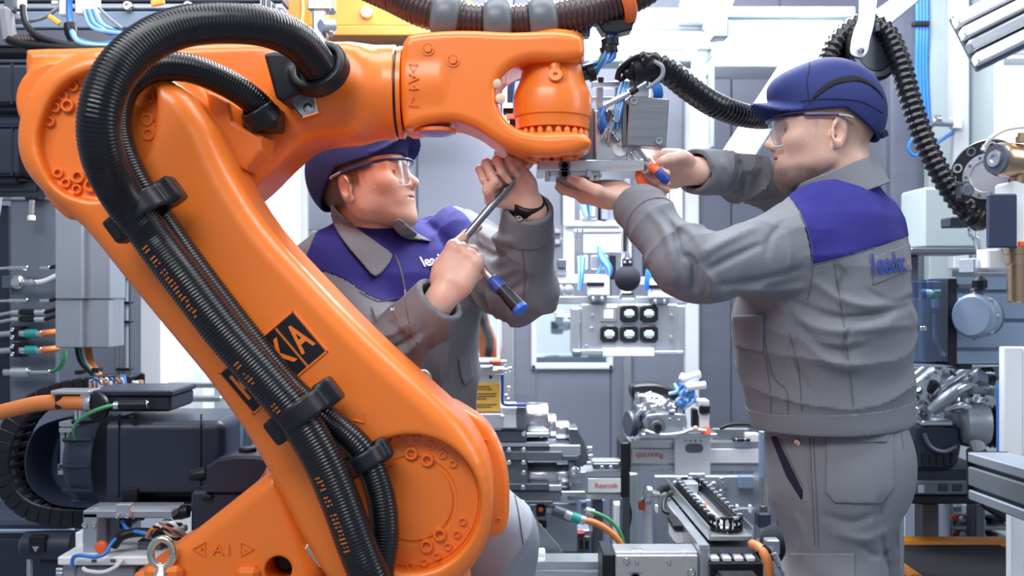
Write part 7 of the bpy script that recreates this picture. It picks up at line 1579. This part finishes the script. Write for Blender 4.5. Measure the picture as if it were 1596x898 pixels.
jb = thing('junction_box', 'black junction box with orange dot under the slide plates', 'box', P(838, 800, 2.75)); B('box', 836, 788, 850, 806, 2.74, 0.06, BLACK, jb); LA('orange_dot', (843, 794, 2.738), (0, -1, 0), [(0, 0.007), (0.003, 0.006), (0.004, 0)], REDOR, jb, 14); B('white_tag', 850, 790, 866, 800, 2.74, 0.04, ALU, jb); B('lower_block', 838, 812, 852, 824, 2.75, 0.05, BLACK, jb); T('wire', [(842, 818, 2.74), (840, 828, 2.73), (836, 836, 2.74)], 0.006, CABORANGE, jb); B('back_plate', 826, 786, 900, 860, 2.85, 0.02, ALUD, jb)
vm = thing('valve_manifold', 'grey valve manifold with red bar behind the orange cable', 'valves', P(890, 880, 3.0)); B('body', 874, 836, 920, 880, 3.0, 0.10, GREYPL, vm); B('red_bar', 896, 830, 912, 836, 2.98, 0.04, mat('dark_red', (0.35, 0.03, 0.03), 0.4), vm); B('top', 876, 826, 920, 838, 3.01, 0.10, ALUD, vm)
for i in range(5): B('valve_slot', 877+i*9, 842, 881+i*9, 856, 2.996, 0.01, BLACK, vm, 0.001)
lo = thing('floor_profile', 'low white aluminium profile beside the leg of the ratchet worker', 'beam', P(880, 898, 2.5)); beam_h('profile', 826, 942, 876, 930, 2.45, 0.08, ALU, lo, 2); B('end_cap', 824, 874, 834, 930, 2.44, 0.09, WHITEP, lo); B('cover', 828, 860, 850, 876, 2.5, 0.04, WHITEP, lo)
for y in (842, 850, 858): CY('stud', (818, y, 2.5), (832, y, 2.5), 0.006, STEEL, lo)

# ================================================================== seen through the windows
dr = thing('distant_robot', 'small orange robot seen through the narrow window', 'robot', P(752, 580, 6.2))
f = union([d_cone(P(742, 480, 6.2), P(752, 520, 6.2), 0.06, 0.055), d_cone(P(752, 520, 6.2), P(766, 552, 6.2), 0.06, 0.07), d_cone(P(742, 480, 6.2), P(770, 468, 6.2), 0.055, 0.04)], 0.03)
sdf_obj('arm', f, P(720, 590, 6.2)-[0.1, 0.15, 0], P(800, 440, 6.2)+[0.1, 0.15, 0], 0.016, ORANGE, dr); MB().lathe((P(762, 0, 6.2)[0], 6.2, 0), (0, 0, 1), [(0, 0.2), (0.55, 0.16), (0.62, 0.12), (0.95, 0.10)], 20).build('base', ORANGE, dr)
MB().hose(PT([(748, 470, 6.1), (752, 500, 6.1), (764, 530, 6.1), (760, 556, 6.1)]), 0.025, 0.02, 0.005, 12).build('hose', HOSE, dr)
dm = thing('distant_machine', 'silver machine with valves seen through the wide window', 'machine', P(890, 600, 6.0))
for i in range(26):
    x, y = 842+rq.uniform(0, 100), 476+rq.uniform(0, 80); B('unit', x, y, x+rq.uniform(6, 26), y+rq.uniform(5, 20), 6.0+rq.uniform(0, .2), 0.1, [WHITEP, ALU, ALUD, STEEL, DSTEEL, PALEG][i % 6], dm, 0.006)
B('frame', 836, 556, 950, 811, 6.1, 0.3, PALEG, dm)

# ================================================================== stands that carry the machines
B('pedestal', 784, 784, 824, 1199, 2.90, 0.12, DSTEEL, sp_); B('support_leg', 690, 676, 738, 1240, 2.74, 0.10, ALUD, fx)
B('support_leg', 1184, 734, 1198, 1174, 3.02, 0.08, ALU, ax2); B('support_leg', 970, 737, 982, 1174, 3.02, 0.08, DSTEEL, ax2); B('support_leg', 924, 780, 940, 1200, 2.90, 0.08, DSTEEL, ax1)
MB().box((n0[0]+ct[0]*0.04, n0[1]+ct[1]*0.04, (n0[2]-0.17)/2), (0.08, 0.09, n0[2]-0.17), 0.004).build('support_leg', ALUD, cv)
B('hanger', 1001, 40, 1013, 262, 3.47, 0.05, WHITEP, hf)
# ================================================================== right side: slotted beam, balancer and tool changer
rb_ = thing('grey_beam', 'wide grey slotted beam with clear cover behind the jacket back', 'beam', P(1520, 570, 2.5))
beam_h('profile', 1490, 1680, 432, 567, 2.50, 0.10, BLUEGREY, rb_, 3); B('end_plate', 1478, 434, 1492, 570, 2.49, 0.12, BLACK, rb_, 0.002); B('flat_bar', 1494, 442, 1520, 450, 2.492, 0.01, DSTEEL, rb_, 0.001)
B('back_plate', 1408, 438, 1478, 566, 2.56, 0.02, BLUEGREY, rb_); B('cover', 1410, 436, 1478, 564, 2.46, 0.006, PLEXI, rb_, 0.001)
for x in (1428, 1442, 1466): B('cover_rib', x, 437, x+2, 564, 2.468, 0.07, PLEXI, rb_, 0.0005)
CY('valve', (1434, 458, 2.52), (1452, 459, 2.52), 0.012, WHITEP, rb_); LA('green_knob', (1457, 460, 2.50), (0, -1, 0), [(0, 0.010), (0.008, 0.009), (0.010, 0)], CABGREEN, rb_, 16); CY('nozzle', (1457, 466, 2.51), (1457, 480, 2.51), 0.008, WHITEP, rb_); CY('nozzle', (1457, 490, 2.51), (1457, 512, 2.51), 0.006, ALU, rb_); T('tube', [(1457, 512, 2.51), (1458, 530, 2.51), (1466, 548, 2.51), (1478, 556, 2.51)], 0.005, CABWHITE, rb_)
for x in (1436, 1440): SCREW(x, 512, 2.455, 0.006, rb_)
B('foot', 1492, 566, 1516, 576, 2.50, 0.08, BLACK, rb_); B('foot', 1568, 566, 1600, 576, 2.50, 0.08, BLACK, rb_); B('under_rail', 1410, 568, 1680, 572, 2.52, 0.06, ALU, rb_, 0.001)
bl = thing('tool_balancer', 'round grey tool balancer on a wire in front of the grey beam', 'balancer', P(1518, 530, 2.42))
bx_ = nrm([-0.80, -0.60, 0.05]); bc_ = P(1522, 493, 2.43)
MB().lathe(bc_-bx_*0.03, bx_, [(0, 0.044), (0.004, 0.049), (0.030, 0.049), (0.034, 0.053), (0.046, 0.053), (0.052, 0.049), (0.056, 0.045), (0.057, 0)], 40).build('drum', BLUEGREY, bl)
MB().lathe(bc_-bx_*0.045, bx_, [(0, 0.030), (0.002, 0.046), (0.016, 0.046)], 24).build('rear_ring', DSTEEL, bl)
for a in range(8): c = bc_+bx_*0.004+0.052*(math.cos(a*.785)*np.cross(bx_, [0, 0, 1])+math.sin(a*.785)*np.array([0, 0, 1])); MB().box(c, (0.012, 0.012, 0.012), 0.003).build('lug', ALUD, bl)
B('neck', 1520, 450, 1534, 478, 2.42, 0.03, DSTEEL, bl, 0.003)
MB().lathe(P(1527, 452, 2.42), (0, 0, 1), [(0, 0.010), (0.006, 0.018), (0.022, 0.018), (0.030, 0.008), (0.034, 0.004)], 8).build('stop_knob', BLACK, bl); CY('wire', (1527, 436, 2.42), (1526, 398, 2.42), 0.0018, STEEL, bl)
CY('sleeve', (1526, 408, 2.42), (1525, 396, 2.42), 0.007, RUBBER, bl); T('clip', [(1525, 398, 2.42), (1521, 384, 2.42), (1518, 372, 2.42), (1524, 370, 2.42), (1527, 384, 2.42), (1525, 397, 2.42)], 0.0032, STEEL, bl, 5)
th2 = np.linspace(0, 2*math.pi, 25); rc = P(1517, 358, 2.42); MB().tube(np.stack([rc[0]+0.012*np.cos(th2), rc[1]+0.006*np.cos(th2), rc[2]+0.020*np.sin(th2)], 1), 0.0042, 8).build('ring', STEEL, bl)
tc_ = thing('tool_changer', 'black tool-changer disc with steel ring beside the brass coupling', 'tool changer', P(1535, 320, 2.3))
tx = nrm([-0.72, -0.68, 0.06]); to = P(1540, 276, 2.32); t1 = nrm(np.cross([0, 0, 1], tx)); t2 = np.cross(tx, t1)
MB().lathe(to-tx*0.03, tx, [(0, 0.082), (0.004, 0.086), (0.036, 0.086), (0.040, 0.082), (0.040, 0.040), (0.020, 0.038), (0.020, 0)], 48).build('disc', BLACK, tc_)
MB().lathe(to+tx*0.010, tx, [(0, 0.052), (0.004, 0.052), (0.004, 0.036), (-0.004, 0.034)], 40).build('steel_ring', ALU, tc_)
for a in range(9): c = to+tx*0.0125+0.068*(math.cos(a*.698)*t1+math.sin(a*.698)*t2); MB().lathe(c, tx, [(-0.003, 0.010), (0, 0.011), (0, 0.007), (-0.003, 0.006), (-0.003, 0)], 14).build('bolt_hole', [ALUD, DSTEEL][a % 2], tc_)
for a in range(10): c = to+tx*0.0145+0.044*(math.cos(a*.628)*t1+math.sin(a*.628)*t2); MB().lathe(c, tx, [(-0.001, 0.004), (0.001, 0.0035), (0.001, 0)], 8).build('screw', DSTEEL, tc_)
pbk = B('plug_block', 1500, 282, 1516, 312, 2.26, 0.04, BLACK, tc_, 0.006)
LA('pin_face', (1508, 296, 2.259), (-0.4, -1, 0), [(0, 0.014), (0.003, 0.013), (0.003, 0)], DSTEEL, pbk, 20)
for a in range(9): MB().lathe(P(1508, 296, 2.256)+np.array([0.008*math.cos(a*.7)*(a > 0), 0, 0.009*math.sin(a*.7)*(a > 0)]), (-0.3, -1, 0), [(0, 0.0018), (0.003, 0.0015), (0.003, 0)], 8).build('pin', STEEL, pbk)
br = thing('brass_coupling', 'brass coupling with round nozzle on the dark blue bracket plate', 'coupling', P(1575, 470, 2.2))
nx = nrm([-0.93, -0.36, 0.02]); no = P(1552, 248, 2.2)
MB().lathe(no+nx*(-0.13), nx, [(0, 0.036), (0.05, 0.036), (0.052, 0.034), (0.056, 0.034), (0.058, 0.037), (0.118, 0.037), (0.126, 0.034), (0.130, 0.032)], 36).build('barrel', BRASS, br)
MB().lathe(no-nx*0.004, nx, [(0, 0.034), (0.006, 0.032), (0.006, 0.020), (0.010, 0.018), (0.010, 0.011), (-0.01, 0.010), (-0.01, 0)], 32).build('nozzle_face', DSTEEL, br); MB().lathe(no+nx*0.004, nx, [(0, 0.018), (0.004, 0.017), (0.004, 0.009), (-0.01, 0.008)], 28).build('nozzle_ring', ALU, br)
LA('post', (1590, 472, 2.2), (0, 0, 1), [(0, 0.022), (0.004, 0.026), (0.10, 0.026), (0.104, 0.032), (0.12, 0.032)], BRASS, br, 28); CY('elbow', (1590, 300, 2.22), (1590, 262, 2.22), 0.020, BRASS, br); LA('fitting', (1592, 222, 2.2), (0, 0, 1), [(0, 0.012), (0.012, 0.012), (0.012, 0.008), (0.02, 0.008)], BRASS, br, 8)
B('bracket_plate', 1543, 302, 1586, 386, 2.17, 0.02, mat('dark_blue_plate', (0.035, 0.045, 0.09), 0.4, 0.1), br, 0.003); B('white_body', 1576, 282, 1660, 388, 2.20, 0.08, WHITEP, br, 0.006); B('lower_body', 1540, 388, 1580, 420, 2.26, 0.06, WHITEP, br, 0.004); B('red_dot', 1588, 376, 1600, 384, 2.196, 0.006, REDOR, br, 0.002); B('shelf', 1518, 402, 1580, 426, 2.30, 0.08, ALU, br, 0.003)
CY('post_top', (1590, 388, 2.2), (1590, 412, 2.2), 0.030, BRASS, br)
ah = thing('clear_air_hose', 'thin clear air hose arching above the brass coupling', 'hose', P(1540, 230, 2.3)); T('hose', [(1534, 232, 2.28), (1544, 216, 2.26), (1562, 204, 2.25), (1582, 199, 2.25), (1620, 196, 2.25)], 0.0045, CABWHITE, ah); CY('fitting', (1532, 236, 2.28), (1537, 226, 2.28), 0.007, STEEL, ah)
hb_ = thing('hose_bracket', 'dark sensor bracket where the spiral hose meets the wall box', 'bracket', P(1490, 345, 2.5)); B('body', 1482, 338, 1516, 354, 2.42, 0.06, BLACKM, hb_); B('red_led', 1494, 336, 1500, 340, 2.418, 0.01, REDOR, hb_, 0.001); B('arm', 1508, 330, 1526, 342, 2.44, 0.05, DSTEEL, hb_)
vh = thing('blue_wall_hoses', 'vertical blue hoses tied against the grey wall panel', 'hoses', P(1438, 160, 3.6))
for i, x in enumerate((1429, 1434, 1439, 1444)): T('hose', [(x, -40, 3.62), (x+1, 40, 3.61), (x, 110, 3.62), (x+2+i, 210, 3.62)], 0.008, CABBLUE, vh)
B('tie', 1425, 32, 1450, 40, 3.59, 0.03, BLACK, vh, 0.003); T('loop', [(1455, 195, 3.5), (1440, 204, 3.5), (1424, 214, 3.5), (1416, 230, 3.5), (1424, 242, 3.5), (1440, 238, 3.5), (1462, 222, 3.5), (1486, 206, 3.5)], 0.006, CABBLUE, vh)
wv = thing('wall_valve', 'silver wall valve above the blue hose loop', 'valve', P(1470, 195, 3.5)); CY('body', (1452, 190, 3.48), (1484, 192, 3.48), 0.014, ALUD, wv); CY('nut', (1458, 186, 3.46), (1466, 186, 3.46), 0.016, STEEL, wv); B('plate', 1484, 182, 1500, 200, 3.48, 0.03, WHITEP, wv)

# ================================================================== right side: engine on its stand
eg = thing('car_engine', 'large silver car engine with belt pulley on a black stand', 'engine', P(1480, 790, 2.75))
ey = 2.75
f = union([d_box(P(1492, 610, ey+0.12), (S(62, ey), 0.10, S(60, ey)), None, 0.03), d_cyl(P(1500, 660, ey+0.02), P(1545, 660, ey+0.02), S(34, ey), 0.01), d_box(P(1455, 560, ey+0.1), (S(36, ey), 0.08, S(24, ey)), None, 0.02)], 0.03)
f2b = lambda p: f(p)-0.022*(vnoise(p*22+3)-0.5)-0.008*ridged(p*50)
sdf_obj('block', f2b, P(1405, 720, ey)-[0.02, 0.1, 0.02], P(1580, 530, ey)+[0.03, 0.32, 0.02], 0.0075, ALUD, eg)
MB().pprism(spline([(1420, 600), (1436, 588), (1452, 576), (1464, 572), (1470, 584), (1464, 620), (1456, 634), (1450, 654), (1434, 656), (1424, 640), (1418, 622)], 3, True), ey-0.04, 0.03, 0.006).build('mount_bracket', ALU, eg)
for x, y in ((1427, 620), (1452, 620), (1440, 630), (1461, 575), (1440, 648)): SCREW(x, y, ey-0.042, 0.009, eg, DSTEEL)
for pts, r, m_ in (([(1466, 608), (1496, 584), (1526, 564)], 0.011, ALU), ([(1452, 640), (1482, 616), (1510, 598), (1532, 586)], 0.017, ALUD), ([(1470, 624), (1500, 606), (1520, 600)], 0.009, STEEL), ([(1512, 606), (1540, 608), (1556, 612)], 0.014, ALUD), ([(1450, 556), (1456, 566), (1470, 566), (1478, 556)], 0.010, STEEL), ([(1510, 652), (1518, 680), (1526, 700)], 0.020, ALU), ([(1420, 590), (1440, 574), (1454, 560)], 0.008, ALU), ([(1430, 545), (1450, 540), (1475, 548)], 0.012, ALUD), ([(1500, 560), (1512, 545), (1540, 548)], 0.013, ALUD), ([(1480, 636), (1500, 632), (1514, 640)], 0.012, STEEL), ([(1530, 566), (1550, 566), (1558, 580)], 0.012, ALUD)):
    MB().tube(PT([(x, y, ey-0.06+0.02*math.sin(x)) for x, y in pts]), r, 12).build('pipe', m_, eg)
LA('belt_pulley', (1538, 664, ey-0.02), (1, -0.25, 0), [(0, 0.045), (0.006, 0.058), (0.012, 0.050), (0.018, 0.058), (0.024, 0.050), (0.030, 0.058), (0.036, 0.05), (0.036, 0.02)], BLACK, eg, 32)
LA('alternator', (1498, 660, ey-0.05), (1, -0.15, 0), [(0, 0.035), (0.008, 0.052), (0.050, 0.056), (0.066, 0.050), (0.070, 0.03)], ALUD, eg, 28); B('flange', 1484, 632, 1530, 644, ey-0.06, 0.05, ALU, eg, 0.004)
for i in range(26):
    x, y = 1424+rq.uniform(0, 128), 540+rq.uniform(0, 100); a = rq.uniform(0, 6.28); L_ = rq.uniform(8, 20)
    CY('fitting' if i % 2 else 'bolt', (x, y, ey-0.02+rq.uniform(-.03, .03)), (x+L_*math.cos(a), y+L_*math.sin(a), ey-0.05), rq.uniform(0.005, 0.012), [STEEL, ALU, DSTEEL, ALUD, BLACK][i % 5], eg)
for i in range(7): B('bracket', 1515+rq.uniform(0, 32), 545+i*13, 1530+rq.uniform(0, 32), 554+i*13, ey-0.03+rq.uniform(-.02, .02), 0.04, [DSTEEL, ALUD, BLACK][i % 3], eg, 0.004)
MB().pprism(spline([(1424, 662), (1490, 662), (1500, 680), (1498, 710), (1486, 732), (1440, 734), (1422, 726)], 2, True), ey-0.05, 0.16, 0.012).build('oil_sump', BLACKM, eg)
for i in range(5): B('sump_rib', 1438+i*11, 706, 1444+i*11, 726, ey-0.056, 0.02, BLACK, eg, 0.002)
MB().tube(PT([(1440, 676, ey-0.055), (1450, 696, ey-0.06), (1470, 704, ey-0.06), (1490, 696, ey-0.055)]), 0.006, 8).build('sump_seam', DSTEEL, eg); B('gasket_rail', 1438, 656, 1486, 664, ey-0.06, 0.06, ALU, eg, 0.003)
for i in range(4): LA('hose_clip', (1512+i*8, 706+(i % 2)*14, ey-0.03), (0.3, -1, 0.2), [(0, 0.014), (0.01, 0.014), (0.014, 0.008), (0.014, 0)], [DSTEEL, ALU][i % 2], eg, 14)
B('lug', 1516, 722, 1536, 732, ey-0.06, 0.02, ALU, eg, 0.004); SCREW(1530, 727, ey-0.062, 0.006, eg, BLACK)
es = thing('engine_stand', 'black steel stand carrying the car engine', 'stand', P(1480, 800, 2.8))
B('deck', 1408, 732, 1546, 752, ey-0.03, 0.30, BLACKM, es); B('front_rail', 1408, 750, 1524, 772, ey-0.05, 0.05, DSTEEL, es, 0.004); B('under_rail', 1404, 772, 1540, 786, ey-0.04, 0.3, BLACK, es); B('label', 1431, 756, 1441, 769, ey-0.052, 0.004, ALU, es, 0.001)
for x in (1462, 1484): B('pocket', x, 754, x+16, 766, ey-0.052, 0.006, BLACKM, es, 0.002)
B('leg', 1438, 786, 1464, 1211, 2.85, 0.06, GREYPL, es); B('leg', 1520, 786, 1536, 1200, 2.89, 0.06, DSTEEL, es)
kc = thing('cable_fan', 'bundle of black cables drooping behind the engine stand', 'cables', P(1560, 800, 2.7))
for i in range(7): T('cable', [(1518, 752+i*3, 2.72), (1536, 766+i*4, 2.70), (1556, 778+i*4, 2.70), (1580, 784+i*5, 2.72), (1620, 786+i*5, 2.75)], 0.007, RUBBER, kc)
ap = thing('slotted_profile', 'dark slotted aluminium profile jutting out right of the engine stand', 'beam', P(1570, 760, 2.2))
A_, B_ = P(1541, 742, 2.22), P(1660, 780, 1.9); dd_ = nrm(B_-A_); RA = np.stack([dd_, nrm(np.cross([0, 0, 1], dd_)), [0, 0, 1]], 1); RA[:, 2] = np.cross(RA[:, 0], RA[:, 1])
for k, h_ in ((0.040, 0.022), (0.0, 0.042), (-0.040, 0.022)): MB().box((A_+B_)/2+RA[:, 2]*k, (np.linalg.norm(B_-A_), 0.09, h_), 0.003, RA).build('profile_bar', ALUD if k else GREYPL, ap)
MB().box((A_+B_)/2+RA[:, 1]*0.004, (np.linalg.norm(B_-A_)-0.002, 0.075, 0.098), 0.002, RA).build('profile_core', BLACKM, ap); MB().box(A_-dd_*0.004, (0.008, 0.09, 0.104), 0.002, RA).build('end_cap', BLACK, ap)
wd = thing('white_cover', 'tall white machine cover at the edge beside the engine pulley', 'cover', P(1590, 898, 2.9)); B('sheet', 1566, 541, 1594, 712, 2.33, 0.03, WHITEP, wd); B('sheet', 1594, 541, 1740, 1393, 2.34, 0.03, WHITEP, wd); B('lower_sheet', 1577, 778, 1596, 1100, 2.32, 0.03, WHITEP, wd); B('blue_seal', 1558, 600, 1566, 712, 2.36, 0.02, CABBLUE, wd, 0.003)
fpst = thing('steel_post', 'galvanised steel post behind the thigh of the capped worker', 'post', P(1390, 898, 2.4)); B('post', 1366, 740, 1409, 1200, 2.45, 0.08, mat('galvanised_steel', (0.33, 0.38, 0.46), 0.42, 0.5, bump=0.1, var=0.2, vscale=8), fpst); B('flange', 1401, 742, 1410, 1200, 2.43, 0.10, ALUD, fpst, 0.003)
B('panel', 1408, 784, 1440, 1000, 3.4, 0.03, WHITEP, wr_); B('panel', 1464, 784, 1480, 1000, 3.38, 0.03, WHITEP, wr_)
pt = thing('platform_cart', 'low platform with black mat and yellow-orange rim by the engine stand', 'cart', P(1500, 898, 2.7))
zc_ = P(0, 872, 2.6)[2]
MB().box((P(1500, 0, 2.6)[0], 2.60, zc_-0.02), (0.36, 0.36, 0.03), 0.006).build('mat_top', mat('black_rubber_mat', (0.012, 0.013, 0.016), 0.9, 0, bump=0.4, bscale=160, var=0.3, spec=0.15), pt); 
rim = [(-0.185, -0.18), (-0.185, 0.18), (0.19, 0.18), (0.24, 0.12), (0.24, -0.20)]
rp_ = [np.array([P(1500, 0, 2.6)[0]+a, 2.61+b, zc_-0.008]) for a, b in rim]
MB().tube(resample(np.array(rp_), 0.03), 0.024, 10, flat=0.8).build('yellow_rim', CRANE, pt); MB().box((P(1500, 0, 2.6)[0], 2.60, (zc_-0.04)/2), (0.34, 0.38, zc_-0.04), 0.01).build('cart_body', BLACKM, pt)
for i in range(4): MB().box((P(1440+i*30, 0, 2.4)[0], 2.385, zc_-0.01), (0.03, 0.02, 0.012), 0.002).build('edge_clip', DSTEEL, pt)
pr = thing('parts_rack', 'dark rack of metal parts behind the platform cart', 'rack', P(1530, 850, 3.0))
for y in (800, 822, 846): B('shelf', 1482, y, 1590, y+5, 3.0, 0.3, GREYPL, pr, 0.003)
B('frame_side', 1480, 784, 1486, 900, 2.98, 0.34, ALUD, pr)
for i in range(14): B('part', 1488+(i % 5)*19, 788+(i//5)*22, 1500+(i % 5)*19, 800+(i//5)*22, 3.0+rq.uniform(0, .05), 0.08, [DSTEEL, ALUD, STEEL, BLACKM, ALU][i % 5], pr, 0.004)
for x, y, m_ in ((1486, 806, REDOR), (1498, 810, ALU), (1488, 832, mat('dark_red', (0.35, 0.03, 0.03), 0.4)), (1500, 834, WHITEP)): LA('cap', (x, y, 2.97), (0, -1, 0), [(0, 0.010), (0.01, 0.009), (0.013, 0)], m_, pr, 14)
